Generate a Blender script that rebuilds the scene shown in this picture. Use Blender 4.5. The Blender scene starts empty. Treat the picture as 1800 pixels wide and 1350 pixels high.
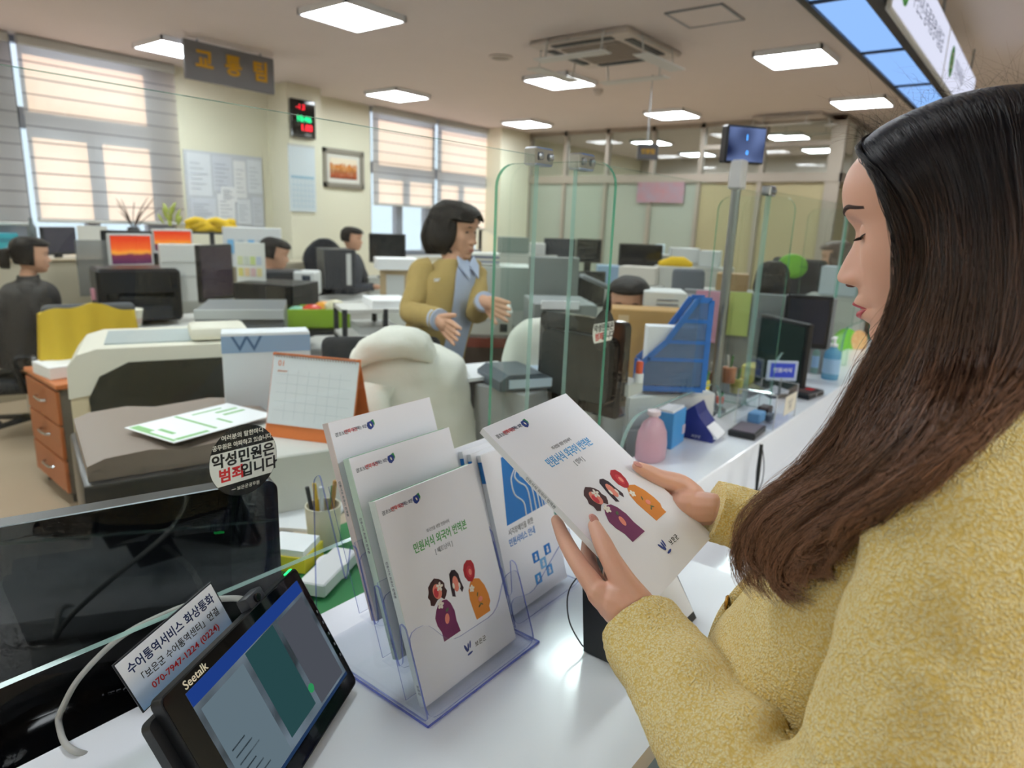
import bpy, bmesh, math, random
from mathutils import Vector, Matrix, noise
import numpy as np

random.seed(7)
sc = bpy.context.scene
C = sc.collection

# ---------------------------------------------------------------- camera
# X runs along the counter, Y into the office, Z up; the phone is held at 1.5 m
F_PX, PITCH, ROLL, YAW, EYE = 1182.0, 0.2348, -0.03765, 0.6605, 1.5
def _basis():
    cp, sp = math.cos(PITCH), math.sin(PITCH)
    f = Vector((cp*math.cos(YAW), cp*math.sin(YAW), -sp))
    r = f.cross(Vector((0, 0, 1))).normalized()
    d = f.cross(r)
    c, s = math.cos(ROLL), math.sin(ROLL)
    return c*r + s*d, -s*r + c*d, f
CR, CD, CF = _basis()
CAM = Vector((0, 0, EYE))
cam_d = bpy.data.cameras.new('camera')
cam = bpy.data.objects.new('camera', cam_d); C.objects.link(cam)
m3 = Matrix((CR, -CD, -CF)).transposed()
cam.matrix_world = Matrix.Translation(CAM) @ m3.to_4x4()
cam_d.sensor_width = 36.0
cam_d.lens = 36.0*F_PX/1800.0
cam_d.clip_start = 0.02
cam_d.dof.use_dof = True
cam_d.dof.focus_distance = 0.80
cam_d.dof.aperture_fstop = 5.2
sc.camera = cam

# ---------------------------------------------------------------- sky, sun, exposure
w = bpy.data.worlds.new('sky'); sc.world = w
w.use_nodes = True
nt = w.node_tree; nt.nodes.clear()
wo = nt.nodes.new('ShaderNodeOutputWorld'); bg = nt.nodes.new('ShaderNodeBackground')
bg.inputs['Color'].default_value = (0.80, 0.88, 1.0, 1); bg.inputs['Strength'].default_value = 0.85
nt.links.new(bg.outputs[0], wo.inputs[0])
sun_d = bpy.data.lights.new('sun', 'SUN'); sun_d.energy = 3.6; sun_d.angle = 0.02; sun_d.color = (1.0, 0.64, 0.38)
sun = bpy.data.objects.new('sun', sun_d); C.objects.link(sun)
sun.rotation_euler = Vector((0.22, -0.90, -0.38)).to_track_quat('-Z', 'Y').to_euler()
PANEL_STRENGTH = 20.0
vs = sc.view_settings
vs.view_transform = 'Standard'; vs.look = 'None'; vs.gamma = 1.0; vs.use_curve_mapping = False
vs.exposure = 0.62
sc.cycles.max_bounces = 5; sc.cycles.transparent_max_bounces = 40
sc.cycles.diffuse_bounces = 3; sc.cycles.glossy_bounces = 2; sc.cycles.transmission_bounces = 2
sc.cycles.caustics_reflective = False; sc.cycles.caustics_refractive = False
sc.cycles.sample_clamp_indirect = 6.0; sc.cycles.use_light_tree = False
sc.cycles.use_adaptive_sampling = True; sc.cycles.adaptive_threshold = .07; sc.cycles.adaptive_min_samples = 8

# ---------------------------------------------------------------- pixel helpers (a pixel of the 1800x1350 frame and a known plane or depth)
def ray(x, y): return CR*((x-900)/F_PX) + CD*((y-675)/F_PX) + CF
def Zp(x, y, z): d = ray(x, y); return CAM + d*((z-EYE)/d.z)
def Yp(x, y, v): d = ray(x, y); return CAM + d*(v/d.y)
def Xp(x, y, v): d = ray(x, y); return CAM + d*(v/d.x)
def at(x, y, depth): return CAM + ray(x, y)*depth

# ---------------------------------------------------------------- materials
def lin(h):
    if not isinstance(h, str): return tuple(h)
    h = h.lstrip('#'); v = [int(h[i:i+2], 16)/255 for i in (0, 2, 4)]
    return tuple(c/12.92 if c <= .04045 else ((c+.055)/1.055)**2.4 for c in v)
MATS = {}
def mat(name, col='#ffffff', rough=.5, metal=0., spec=.5, noise_=None, bump=None, emit=None, trans=0., sss=0., coat=0., sheen=0., alpha=None, coords='Object'):
    if name in MATS: return MATS[name]
    m = bpy.data.materials.new(name); m.use_nodes = True
    n = m.node_tree.nodes; l = m.node_tree.links
    b = n['Principled BSDF']
    c = lin(col)
    b.inputs['Base Color'].default_value = (*c, 1)
    b.inputs['Roughness'].default_value = rough; b.inputs['Metallic'].default_value = metal
    b.inputs['Specular IOR Level'].default_value = spec
    if coat: b.inputs['Coat Weight'].default_value = coat; b.inputs['Coat Roughness'].default_value = .08
    if sheen: b.inputs['Sheen Weight'].default_value = sheen; b.inputs['Sheen Roughness'].default_value = .5
    if sss: b.inputs['Subsurface Weight'].default_value = sss; b.inputs['Subsurface Radius'].default_value = (.012, .005, .003); b.inputs['Subsurface Scale'].default_value = 1.0
    if trans: b.inputs['Transmission Weight'].default_value = trans
    if emit:
        b.inputs['Emission Color'].default_value = (*lin(emit[0]), 1); b.inputs['Emission Strength'].default_value = emit[1]
    tc = None
    if noise_ or bump:
        tc = n.new('ShaderNodeTexCoord')
    if noise_:
        sca, amt = noise_[:2]
        t = n.new('ShaderNodeTexNoise'); t.inputs['Scale'].default_value = sca; t.inputs['Detail'].default_value = 5
        l.new(tc.outputs[coords], t.inputs['Vector'])
        mx = n.new('ShaderNodeMix'); mx.data_type = 'RGBA'
        c2 = lin(noise_[2]) if len(noise_) > 2 else tuple(max(0, v*(1-amt)) for v in c)
        mx.inputs[6].default_value = (*c, 1); mx.inputs[7].default_value = (*c2, 1)
        l.new(t.outputs['Fac'], mx.inputs[0]); l.new(mx.outputs[2], b.inputs['Base Color'])
    if bump:
        t = n.new('ShaderNodeTexNoise'); t.inputs['Scale'].default_value = bump[0]; t.inputs['Detail'].default_value = 4
        l.new(tc.outputs[coords], t.inputs['Vector'])
        bp = n.new('ShaderNodeBump'); bp.inputs['Strength'].default_value = bump[1]; bp.inputs['Distance'].default_value = bump[2] if len(bump) > 2 else .005
        l.new(t.outputs['Fac'], bp.inputs['Height']); l.new(bp.outputs[0], b.inputs['Normal'])
    MATS[name] = m
    return m
def glassmat(name, tint, refl=1.0, ior=1.45):
    if name in MATS: return MATS[name]
    m = bpy.data.materials.new(name); m.use_nodes = True
    n = m.node_tree.nodes; l = m.node_tree.links; n.clear()
    o = n.new('ShaderNodeOutputMaterial'); t = n.new('ShaderNodeBsdfTransparent'); g = n.new('ShaderNodeBsdfGlossy')
    t.inputs[0].default_value = (*tint, 1); g.inputs['Roughness'].default_value = .01; g.inputs['Color'].default_value = (1, 1, 1, 1)
    fr = n.new('ShaderNodeFresnel'); fr.inputs['IOR'].default_value = ior
    mu = n.new('ShaderNodeMath'); mu.operation = 'MULTIPLY'; mu.inputs[1].default_value = refl
    mx = n.new('ShaderNodeMixShader')
    ge = n.new('ShaderNodeNewGeometry'); iv = n.new('ShaderNodeMath'); iv.operation = 'SUBTRACT'; iv.inputs[0].default_value = refl   # only outward faces mirror
    l.new(ge.outputs['Backfacing'], iv.inputs[1]); iv.use_clamp = True; l.new(iv.outputs[0], mu.inputs[1])
    l.new(fr.outputs[0], mu.inputs[0]); l.new(mu.outputs[0], mx.inputs[0]); l.new(t.outputs[0], mx.inputs[1]); l.new(g.outputs[0], mx.inputs[2]); l.new(mx.outputs[0], o.inputs[0])
    MATS[name] = m
    return m
def mixmat(name, tint, col, fac, rough=.4):
    """half see-through solid: tinted edge glass, frosted film, sheer fabric"""
    if name in MATS: return MATS[name]
    m = bpy.data.materials.new(name); m.use_nodes = True
    n = m.node_tree.nodes; l = m.node_tree.links
    b = n['Principled BSDF']; b.inputs['Base Color'].default_value = (*lin(col), 1); b.inputs['Roughness'].default_value = rough
    t = n.new('ShaderNodeBsdfTransparent'); t.inputs[0].default_value = (*tint, 1)
    mx = n.new('ShaderNodeMixShader'); mx.inputs[0].default_value = fac
    l.new(t.outputs[0], mx.inputs[1]); l.new(b.outputs[0], mx.inputs[2]); l.new(mx.outputs[0], n['Material Output'].inputs[0])
    MATS[name] = m
    return m
def fabric_translucent(name, col, tcol, fac, through=0.0):
    if name in MATS: return MATS[name]
    m = bpy.data.materials.new(name); m.use_nodes = True
    n = m.node_tree.nodes; l = m.node_tree.links; n.clear()
    o = n.new('ShaderNodeOutputMaterial'); d = n.new('ShaderNodeBsdfDiffuse'); t = n.new('ShaderNodeBsdfTranslucent')
    d.inputs[0].default_value = (*lin(col), 1); t.inputs[0].default_value = (*lin(tcol), 1)
    mx = n.new('ShaderNodeMixShader'); mx.inputs[0].default_value = fac
    l.new(d.outputs[0], mx.inputs[1]); l.new(t.outputs[0], mx.inputs[2])
    tp = n.new('ShaderNodeBsdfTransparent'); m2 = n.new('ShaderNodeMixShader'); m2.inputs[0].default_value = through
    l.new(mx.outputs[0], m2.inputs[1]); l.new(tp.outputs[0], m2.inputs[2]); l.new(m2.outputs[0], o.inputs[0])
    MATS[name] = m
    return m
def emitmat(name, col, strength):
    if name in MATS: return MATS[name]
    m = bpy.data.materials.new(name); m.use_nodes = True
    n = m.node_tree.nodes; l = m.node_tree.links; n.clear()
    o = n.new('ShaderNodeOutputMaterial'); e = n.new('ShaderNodeEmission')
    e.inputs[0].default_value = (*lin(col), 1); e.inputs[1].default_value = strength
    l.new(e.outputs[0], o.inputs[0]); MATS[name] = m
    return m

# ---------------------------------------------------------------- mesh helpers
def RX(a): return Matrix.Rotation(a, 4, 'X')
def RY(a): return Matrix.Rotation(a, 4, 'Y')
def RZ(a): return Matrix.Rotation(a, 4, 'Z')
def TR(x, y=None, z=None): return Matrix.Translation(Vector(x) if y is None else Vector((x, y, z)))
def frame(o, right, up):
    """matrix with local x along right, y along up, z the normal, origin o"""
    r = Vector(right).normalized(); u = Vector(up); u = (u - r*u.dot(r)).normalized(); n = r.cross(u)
    m = Matrix((r, u, n)).transposed().to_4x4(); m.translation = Vector(o)
    return m
class MB:
    def __init__(s): s.v = []; s.f = []; s.mi = []
    def add(s, vs_, fs, M_=None, mi=0):
        k = len(s.v)
        s.v += [tuple(M_ @ Vector(p)) if M_ is not None else tuple(p) for p in vs_]
        s.f += [tuple(i+k for i in f) for f in fs]; s.mi += [mi]*len(fs)
        return s
    def box(s, c, d, bev=0., M_=None, mi=0, seg=1):
        x, y, z = d[0]/2, d[1]/2, d[2]/2
        if bev <= 0:
            vs_ = [(c[0]+a*x, c[1]+b*y, c[2]+e*z) for e in (-1, 1) for b in (-1, 1) for a in (-1, 1)]
            return s.add(vs_, [(0, 2, 3, 1), (4, 5, 7, 6), (0, 1, 5, 4), (2, 6, 7, 3), (0, 4, 6, 2), (1, 3, 7, 5)], M_, mi)
        bm = bmesh.new(); bmesh.ops.create_cube(bm, size=1)
        for v in bm.verts: v.co = Vector((v.co.x*d[0], v.co.y*d[1], v.co.z*d[2]))
        bmesh.ops.bevel(bm, geom=bm.edges[:], offset=min(bev, .49*min(d)), segments=seg, profile=.5, affect='EDGES')
        for v in bm.verts: v.co += Vector(c)
        bm.verts.index_update()
        s.add([v.co[:] for v in bm.verts], [[v.index for v in f.verts] for f in bm.faces], M_, mi); bm.free()
        return s
    def bb(s, a, b, bev=0., M_=None, mi=0, seg=1):
        return s.box([(a[i]+b[i])/2 for i in range(3)], [abs(b[i]-a[i]) for i in range(3)], bev, M_, mi, seg)
    def tube(s, pts, r, n=8, mi=0, cap=True, closed=False):
        pts = [Vector(p) for p in pts]; k = len(pts)
        rr = r if isinstance(r, (list, tuple)) else [r]*k
        rings = []; prev = None
        for i, p in enumerate(pts):
            if closed: t = (pts[(i+1) % k]-pts[i-1])
            else: t = (pts[min(i+1, k-1)]-pts[max(i-1, 0)])
            t.normalize()
            if prev is None:
                a = Vector((0, 0, 1)) if abs(t.z) < .9 else Vector((1, 0, 0)); u = t.cross(a).normalized()
            else:
                u = prev - t*prev.dot(t)
                u = u.normalized() if u.length > 1e-6 else t.orthogonal().normalized()
            prev = u; b = t.cross(u)
            rad = rr[i]; ra, rb = rad if isinstance(rad, (list, tuple)) else (rad, rad)
            rings.append([p + u*ra*math.cos(2*math.pi*j/n) + b*rb*math.sin(2*math.pi*j/n) for j in range(n)])
        vs_ = [q for rg in rings for q in rg]; fs = []
        for i in range(k if closed else k-1):
            a, b = i*n, ((i+1) % k)*n
            fs += [(a+j, a+(j+1) % n, b+(j+1) % n, b+j) for j in range(n)]
        if cap and not closed: fs += [tuple(range(n))[::-1], tuple(range((k-1)*n, k*n))]
        return s.add(vs_, fs, None, mi)
    def lathe(s, prof, n=20, M_=None, mi=0):
        vs_ = []; fs = []
        for r, z in prof: vs_ += [(r*math.cos(2*math.pi*j/n), r*math.sin(2*math.pi*j/n), z) for j in range(n)]
        for i in range(len(prof)-1):
            fs += [(i*n+j, i*n+(j+1) % n, (i+1)*n+(j+1) % n, (i+1)*n+j) for j in range(n)]
        fs += [tuple(range(n))[::-1], tuple(range((len(prof)-1)*n, len(prof)*n))]
        return s.add(vs_, fs, M_, mi)
    def prism(s, poly, h0, h1, M_=None, mi=0, side=None):
        """polygon in local xy extruded in z from h0 to h1; side = other material slot for the rim"""
        n = len(poly)
        vs_ = [(x, y, h0) for x, y in poly]+[(x, y, h1) for x, y in poly]
        k = len(s.f)
        s.add(vs_, [tuple(range(n))[::-1], tuple(range(n, 2*n))], M_, mi)
        s.f += [tuple(i+len(s.v)-2*n for i in (j, (j+1) % n, (j+1) % n+n, j+n)) for j in range(n)]
        s.mi += [mi if side is None else side]*n
        return s
    def build(s, name, mats, parent=None, M_=None, smooth=None):
        me = bpy.data.meshes.new(name); me.from_pydata(s.v, [], s.f)
        for m in (mats if isinstance(mats, (list, tuple)) else [mats]): me.materials.append(m)
        if len(me.polygons) == len(s.mi): me.polygons.foreach_set('material_index', s.mi)
        me.update()
        if smooth:
            me.shade_smooth(); me.set_sharp_from_angle(angle=math.radians(smooth))
        o = bpy.data.objects.new(name, me); C.objects.link(o)
        if parent is not None: o.parent = parent
        if M_ is not None: o.matrix_local = M_
        return o
def tag(o, label, cat, group=None):
    o['label'] = label; o['category'] = cat
    if group: o['group'] = group
    return o
def thing(name, label, cat, loc=(0, 0, 0), rz=0., group=None, M_=None):
    o = bpy.data.objects.new(name, None); o.empty_display_size = .05; C.objects.link(o)
    if M_ is not None: o.matrix_world = M_
    else: o.location = loc; o.rotation_euler = (0, 0, rz)
    return tag(o, label, cat, group)
def struct(o): o['kind'] = 'structure'; return o
def dup(root, loc, rz=0., label=None, group=None):
    r = root.copy(); C.objects.link(r); r.location = loc; r.rotation_euler = (0, 0, rz)
    if label: r['label'] = label
    if group: r['group'] = group
    for ch in list(root.children):
        c = ch.copy(); C.objects.link(c); c.parent = r
        for g in ch.children:
            d = g.copy(); C.objects.link(d); d.parent = c
    return r
def text(s, size, m, parent, M_, name='lettering', bold=0., sx=1., align='CENTER', depth=0.0002, sp=1.):
    cu = bpy.data.curves.new(name, 'FONT'); cu.body = s; cu.size = size; cu.align_x = align; cu.align_y = 'CENTER'
    cu.offset = bold*size; cu.extrude = depth; cu.resolution_u = 3; cu.space_character = sp
    cu.materials.append(m)
    o = bpy.data.objects.new(name, cu); C.objects.link(o)
    if parent is not None: o.parent = parent
    o.matrix_local = M_ @ Matrix.Diagonal((sx, 1, 1, 1))
    return o
def rrect(w_, h_, r, n=5, x0=None, y0=None):
    x0 = -w_/2 if x0 is None else x0; y0 = -h_/2 if y0 is None else y0
    rs = r if isinstance(r, (list, tuple)) else [r]*4   # bl, br, tr, tl
    out = []
    for (cx, cy, a0, rad) in ((x0+rs[0], y0+rs[0], 180, rs[0]), (x0+w_-rs[1], y0+rs[1], 270, rs[1]), (x0+w_-rs[2], y0+h_-rs[2], 0, rs[2]), (x0+rs[3], y0+h_-rs[3], 90, rs[3])):
        if rad <= 0: out.append((cx, cy)); continue
        for i in range(n+1):
            a = math.radians(a0+90*i/n); out.append((cx+rad*math.cos(a), cy+rad*math.sin(a)))
    return out
def ellipse(cx, cy, a, b, n=24, rot=0.):
    return [(cx+a*math.cos(2*math.pi*i/n)*math.cos(rot)-b*math.sin(2*math.pi*i/n)*math.sin(rot), cy+a*math.cos(2*math.pi*i/n)*math.sin(rot)+b*math.sin(2*math.pi*i/n)*math.cos(rot)) for i in range(n)]
def flat(poly, name, m, parent, M_, h=.0003, h0=0.):
    return MB().prism(poly, h0, h).build(name, m, parent, M_)
def catmull(pts, n=8):
    P = [Vector(p) for p in pts]; P = [2*P[0]-P[1]]+P+[2*P[-1]-P[-2]]; out = []
    for i in range(1, len(P)-2):
        for k in range(n):
            t = k/n; a, b, c, d = P[i-1:i+3]
            out.append(.5*((2*b)+(c-a)*t+(2*a-5*b+4*c-d)*t*t+(3*b-a-3*c+d)*t**3))
    out.append(P[-2]); return out

# shared materials
WHITE = mat('white_laminate', '#eef0f4', .22, coat=.3)
PAPER = mat('paper_white', '#f4f4f6', .55)
INK = mat('ink_black', '#15151a', .6); INKG = mat('ink_grey', '#8a8c92', .6); INKB = mat('ink_blue', '#1577c4', .6); INKR = mat('ink_red', '#d6252c', .6)
INKN = mat('ink_navy', '#182a58', .6)
GREEN = mat('ink_green', '#4fae54', .6); ORANGE = mat('ink_orange', '#e08a34', .6); PURPLE = mat('ink_purple', '#7b2f5f', .6); REDPRINT = mat('ink_crimson', '#d23a44', .6); PEACH = mat('ink_peach', '#f0907c', .6); BROWNPRINT = mat('ink_brown', '#4a2a2c', .6); CREAMPRINT = mat('ink_cream', '#f6efe2', .6)
BLACKP = mat('black_plastic', '#16171a', .38); BLACKG = mat('black_gloss', '#06070a', .06, coat=.6); DARKP = mat('dark_grey_plastic', '#2c2e33', .45); GREYP = mat('grey_plastic', '#8d9096', .45)
LGREY = mat('light_grey_plastic', '#c9cac8', .45); BEIGEP = mat('beige_plastic', '#d9cfb9', .45); CHROME = mat('chrome', '#c8ccd0', .18, metal=1.); STEEL = mat('brushed_steel', '#9aa0a4', .35, metal=1.)
GLASS = glassmat('clear_glass', (.955, .985, .972), .75); GEDGE = mixmat('glass_edge_green', (.35, .75, .6), '#5fae93', .55, .12); GEDGEP = mixmat('glass_edge_pale', (.7, .9, .85), '#b9d8d0', .5, .12)
ACRYL = glassmat('clear_acrylic', (.965, .97, .985), .8); AEDGE = mixmat('acrylic_edge_violet', (.6, .65, .95), '#8d95d6', .36, .15)
# ================================================================ room shell
WY, FX, CZ, X0, Y0, X1 = 6.95, 8.75, 2.85, -3.0, -3.6, 13.0
ZC = 0.83
FLOORM = mat('vinyl_floor_tan', '#c0aa90', .38, noise_=(2.2, .12), bump=(60, .05, .002))
CEILM = mat('ceiling_paint', '#ddd3cf', .8, noise_=(3, .05))
WALLM = mat('wall_paint_cream', '#e6e1cc', .75, noise_=(4, .04))
ALU = mat('window_frame_aluminium', '#8d93a0', .45, metal=.2)
PFRAME = mat('partition_frame', '#a39a8e', .4, metal=.3)
struct(MB().bb((X0, Y0, -.1), (X1, WY+.3, 0)).build('floor', FLOORM))
struct(MB().bb((X0, Y0, CZ), (X1, WY+.3, CZ+.12)).build('ceiling', CEILM))
struct(MB().bb((X0, Y0-.15, 0), (X1, Y0, CZ)).build('wall_front', WALLM))
struct(MB().bb((X0-.15, Y0, 0), (X0, WY+.3, CZ)).build('wall_side', WALLM))
struct(MB().bb((X1, Y0, 0), (X1+.15, WY+.3, CZ)).build('wall_end', mat('wall_paint_grey', '#c9c2ba', .75)))
# window wall with two openings (each two windows wide)
SILL = 1.02
wb = MB()
ops = [(0.62, 3.36), (5.86, 8.12)]
xs = X0
for a, b in ops:
    wb.bb((xs, WY, 0), (a, WY+.2, CZ)); wb.bb((a, WY, 0), (b, WY+.2, SILL)); xs = b
wb.bb((xs, WY, 0), (X1, WY+.2, CZ))
struct(wb.build('wall_left', WALLM))
struct(MB().bb((4.44, 6.58, 0), (4.86, WY, CZ)).build('trim_1', WALLM))
struct(MB().bb((8.05, 6.62, 0), (8.75, WY, CZ)).build('trim_2', WALLM))
def xw(px, py=300): return Yp(px, py, WY).x
PANE = glassmat('window_pane', (.93, .96, .97), .6)
def window(n, x0, x1, mull, tz0, tz1, ops_low, edge):
    """aluminium window: outer frame, transom band, mullions; panes between"""
    wn = MB()
    y0, y1 = WY+.05, WY+.13
    wn.bb((x0, y0, SILL), (x0+.05, y1, CZ)); wn.bb((x1-edge, y0, SILL), (x1, y1, CZ)); wn.bb((x0, y0, SILL), (x1, y1, SILL+.06)); wn.bb((x0, y0, CZ-.05), (x1, y1, CZ))
    wn.bb((x0, y0, tz0), (x1, y1, tz1))
    for a, b in mull: wn.bb((a, y0, SILL), (b, y1, tz0))
    o = struct(wn.build('window_%d' % n, ALU))
    xsn = [x0+.05]+[v for m in mull for v in m]+[x1-edge]
    for a, b in zip(xsn[::2], xsn[1::2]):
        MB().bb((a, WY+.085, SILL+.06), (b, WY+.09, tz0)).build('pane', PANE, o)
    MB().bb((x0+.05, WY+.085, tz1), (x1-edge, WY+.09, CZ-.05)).build('pane', PANE, o)
    MB().bb((x0, WY-.03, SILL-.04), (x1, WY+.05, SILL)).build('sill', WHITE, o)
    return o
window(1, .62, 2.08, [(1.27, 1.40)], 2.13, 2.30, None, .30)
window(2, 2.08, 3.36, [(xw(148), xw(171))], 2.13, 2.30, None, 3.36-xw(256))
window(3, 5.86, 7.0, [(xw(701), xw(712))], 2.06, 2.20, None, .12)
window(4, 7.0, 8.12, [(7.42, 7.52)], 2.06, 2.20, None, 8.12-xw(860))
# zebra roller blinds, one band per strip
BLF = fabric_translucent('blind_fabric', '#d3cdcb', '#efe6e2', .62)
BLH = fabric_translucent('blind_hem', '#aaa3a4', '#9a8f90', .45)
BP = .1265
bandm = {}
def blind(x0, x1, zbot, label, first):
    t = thing('zebra_blind', label, 'blind', (x0, WY-.05, zbot), group='zebra blinds on the windows')
    wdt = x1-x0; n = int((CZ-.05-zbot)/BP)
    MB().bb((0, -.03, CZ-zbot-.08), (wdt, .03, CZ-zbot-.005), .01).build('headrail', LGREY, t)
    key = round(wdt, 3)
    for i in range(n):
        z = i*BP+.02
        h = BP if i < n-1 else CZ-zbot-.07-z
        b = MB(); b.add([(0, 0, .011), (wdt, 0, .011), (wdt, 0, h), (0, 0, h)], [(0, 1, 2, 3)], mi=0)
        b.add([(0, -.004, 0), (wdt, -.004, 0), (wdt, -.004, .012), (0, -.004, .012)], [(0, 1, 2, 3)], mi=1)
        b.build('band', [BLF, BLH], t, TR(0, 0, z))
    MB().box((wdt/2, 0, .012), (wdt, .022, .028), .008).build('bottom_rail', LGREY, t)
    return t
blind(.72, 2.09, 1.33, 'striped roller blind at the far left, cut by the picture edge', 1)
blind(2.14, 3.42, 1.36, 'wide striped roller blind beside the notice board, glowing in the sun', 1)
blind(5.86, 6.96, 1.66, 'striped roller blind pulled half up beside the autumn picture', 1)
blind(7.01, 8.06, 1.38, 'striped roller blind let down behind the standing employee', 1)
# far glass partition (frames, upper clear panes, lower frosted panes)
FROST = mixmat('frosted_glass', (.8, .9, .85), '#b4b9ad', .66, .3)
FROST2 = mixmat('film_beige', (.8, .8, .6), '#b5aa86', .8, .4)
PGL = glassmat('partition_glass', (.9, .93, .92), .9)
ys = [6.62, 5.96, 5.24, 4.52, 3.82, 3.02, 2.17]
pb = MB()
for i, y in enumerate(ys):
    wd = .16 if i == 6 else .055
    pb.bb((FX, y-wd/2, 0), (FX+.08, y+wd/2, CZ))
pb.bb((FX-.01, 2.1, 2.11), (FX+.09, 6.66, 2.22)); pb.bb((FX, 2.1, 0), (FX+.08, 6.66, .1)); pb.bb((FX, 2.1, CZ-.06), (FX+.08, 6.66, CZ)); pb.bb((FX-.005, 2.1, 2.52), (FX+.06, 3.82, 2.57))
pw = struct(pb.build('wall_far', PFRAME))
for i in range(6):
    a, b = ys[i+1]+.03, ys[i]-.03
    MB().bb((FX+.03, a, 2.22), (FX+.04, b, CZ-.06)).build('pane', PGL, pw)
    MB().bb((FX+.03, a, .1), (FX+.04, b, 2.11)).build('pane', FROST if i < 4 else FROST2, pw)
sb = MB()
for x in (9.6, 10.5, 11.4, 12.3): sb.bb((x-.03, 2.10, 0), (x+.03, 2.18, CZ))
sb.bb((FX, 2.09, 2.11), (X1, 2.19, 2.22)); sb.bb((FX, 2.1, 0), (X1, 2.18, .1)); sb.bb((FX, 2.1, CZ-.06), (X1, 2.18, CZ))
sw = struct(sb.build('wall_corridor', PFRAME))
sx_ = [FX+.08, 9.6, 10.5, 11.4, 12.3, X1]
for a, b in zip(sx_, sx_[1:]):
    MB().bb((a+.03, 2.135, 2.22), (b-.03, 2.145, CZ-.06)).build('pane', PGL, sw)
    MB().bb((a+.03, 2.135, .1), (b-.03, 2.145, 2.11)).build('pane', FROST2, sw)

# ================================================================ ceiling fittings
PANELM = emitmat('led_panel', '#f4fbff', PANEL_STRENGTH)
def light(i, x, y, label, grp='square ceiling light panels'):
    t = thing('ceiling_light', label, 'light', (x, y, CZ), group=grp)
    fr = MB(); s = .255
    for a, b in (((-s, -s), (s, -s+.014)), ((-s, s-.014), (s, s)), ((-s, -s), (-s+.014, s)), ((s-.014, -s), (s, s))):
        fr.bb((a[0], a[1], -.042), (b[0], b[1], 0))
    fr.build('frame', WHITE, t)
    df = MB().bb((-.24, -.24, -.036), (.24, .24, -.01)); df.mi = [1, 0, 0, 0, 0, 0]
    df.build('diffuser', [WHITE, PANELM], t)
L = ['square ceiling light at the top edge left of the air conditioner', 'square ceiling light half hidden behind the hanging team sign', 'square ceiling light above the clock pillar wall', 'square ceiling light just under the air conditioner', 'square ceiling light in front of the far window corner', 'square ceiling light above the queue number display', 'square ceiling light just above the forehead of the woman in yellow', 'square ceiling light in front of the far glass partition']
for i, (x, y) in enumerate([(3.23, 4.0), (3.06, 6.08), (5.43, 5.97), (5.65, 3.95), (7.75, 5.93), (5.78, 1.82), (7.95, 1.79), (7.84, 3.83)]):
    light(i, x, y, L[i])
OFFL = ['front row of the office, left', 'window row, left', 'front row, above the staff desk', 'first row behind the counter, left', 'far left middle', 'far left by the counter']
for k, (x, y) in enumerate([(.9, 4.0), (.9, 6.0), (3.23, 1.85), (.9, 1.85), (-1.4, 4.0), (-1.4, 1.8)]): light(9, x, y, 'square ceiling light outside the picture: '+OFFL[k])
VISL = ['above the woman\'s back', 'behind the camera', 'second along the counter', 'third along the counter', 'last along the counter', 'by the front wall, near', 'by the front wall, far']
for k, (x, y) in enumerate([(1.0, -1.5), (-1.3, -1.5), (3.3, -1.5), (5.6, -1.5), (8.0, -1.5), (1.0, -2.9), (3.3, -2.9)]): light(9, x, y, 'square ceiling light of the visitor side '+VISL[k])
for k, (x, y) in enumerate([(10.2, 5.3), (10.2, 3.2), (12.0, 5.3), (12.0, 3.2)]):
    light(9, x, y, 'square ceiling light seen through the far glass partition, %s' % ['near left', 'near right', 'far left', 'far right'][k], 'lights of the far room')
# air conditioner cassette with wind deflectors
ac = thing('air_conditioner', 'white four-way ceiling air conditioner with deflector plates', 'air conditioner', (4.86, 2.98, CZ))
ACM = mat('ac_white', '#c9bfb8', .5); GRILLE = mat('ac_grille', '#9a9086', .6)
MB().box((0, 0, -.02), (.86, .86, .04), .012).build('panel', ACM, ac)
gb = MB().box((0, 0, -.045), (.5, .5, .012), .004)
for i in range(12): gb.box((0, -.22+i*.04, -.054), (.46, .012, .006))
gb.build('grille', GRILLE, ac)
for k in range(4):
    MB().box((0, .34, -.042), (.52, .07, .01), .003).build('louver', DARKP, ac, RZ(k*math.pi/2))
for k in range(4):
    d = MB().box((0, .47, -.16), (.6, .13, .008), .002, RX(0))
    d.tube([(-.24, .44, -.01), (-.24, .46, -.155)], .006, 6); d.tube([(.24, .44, -.01), (.24, .46, -.155)], .006, 6)
    d.tube([(-.3, .42, -.03), (.3, .42, -.03)], .008, 6)
    d.build('deflector', LGREY, ac, RZ(k*math.pi/2))
ach = thing('ceiling_hatch', 'thin square outline of an access hatch in the ceiling', 'hatch', (4.5, 2.03, CZ))
hb = MB()
for k in range(4): hb.box((0, .185, -.005), (.385, .014, .01), 0, RZ(k*math.pi/2))
hb.build('rim', GREYP, ach); MB().box((0, 0, -.003), (.36, .36, .006)).build('cover', CEILM, ach)
p = Zp(880, 100, CZ)
sp = thing('ceiling_speaker', 'small round flush speaker in the ceiling near the air conditioner', 'speaker', p)
MB().lathe([(.10, 0), (.105, -.008), (.09, -.012)], 24).build('rim', ACM, sp, smooth=40); MB().lathe([(.088, -.011), (.05, -.014), (.0, -.015)], 24).build('grille', GRILLE, sp)
p = Zp(1052, 157, CZ)
tag(MB().lathe([(.05, 0), (.052, -.02), (.035, -.05), (.012, -.062)], 16, TR(p)).build('smoke_detector', ACM, smooth=50), 'small round smoke detector on the ceiling', 'detector')
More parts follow.
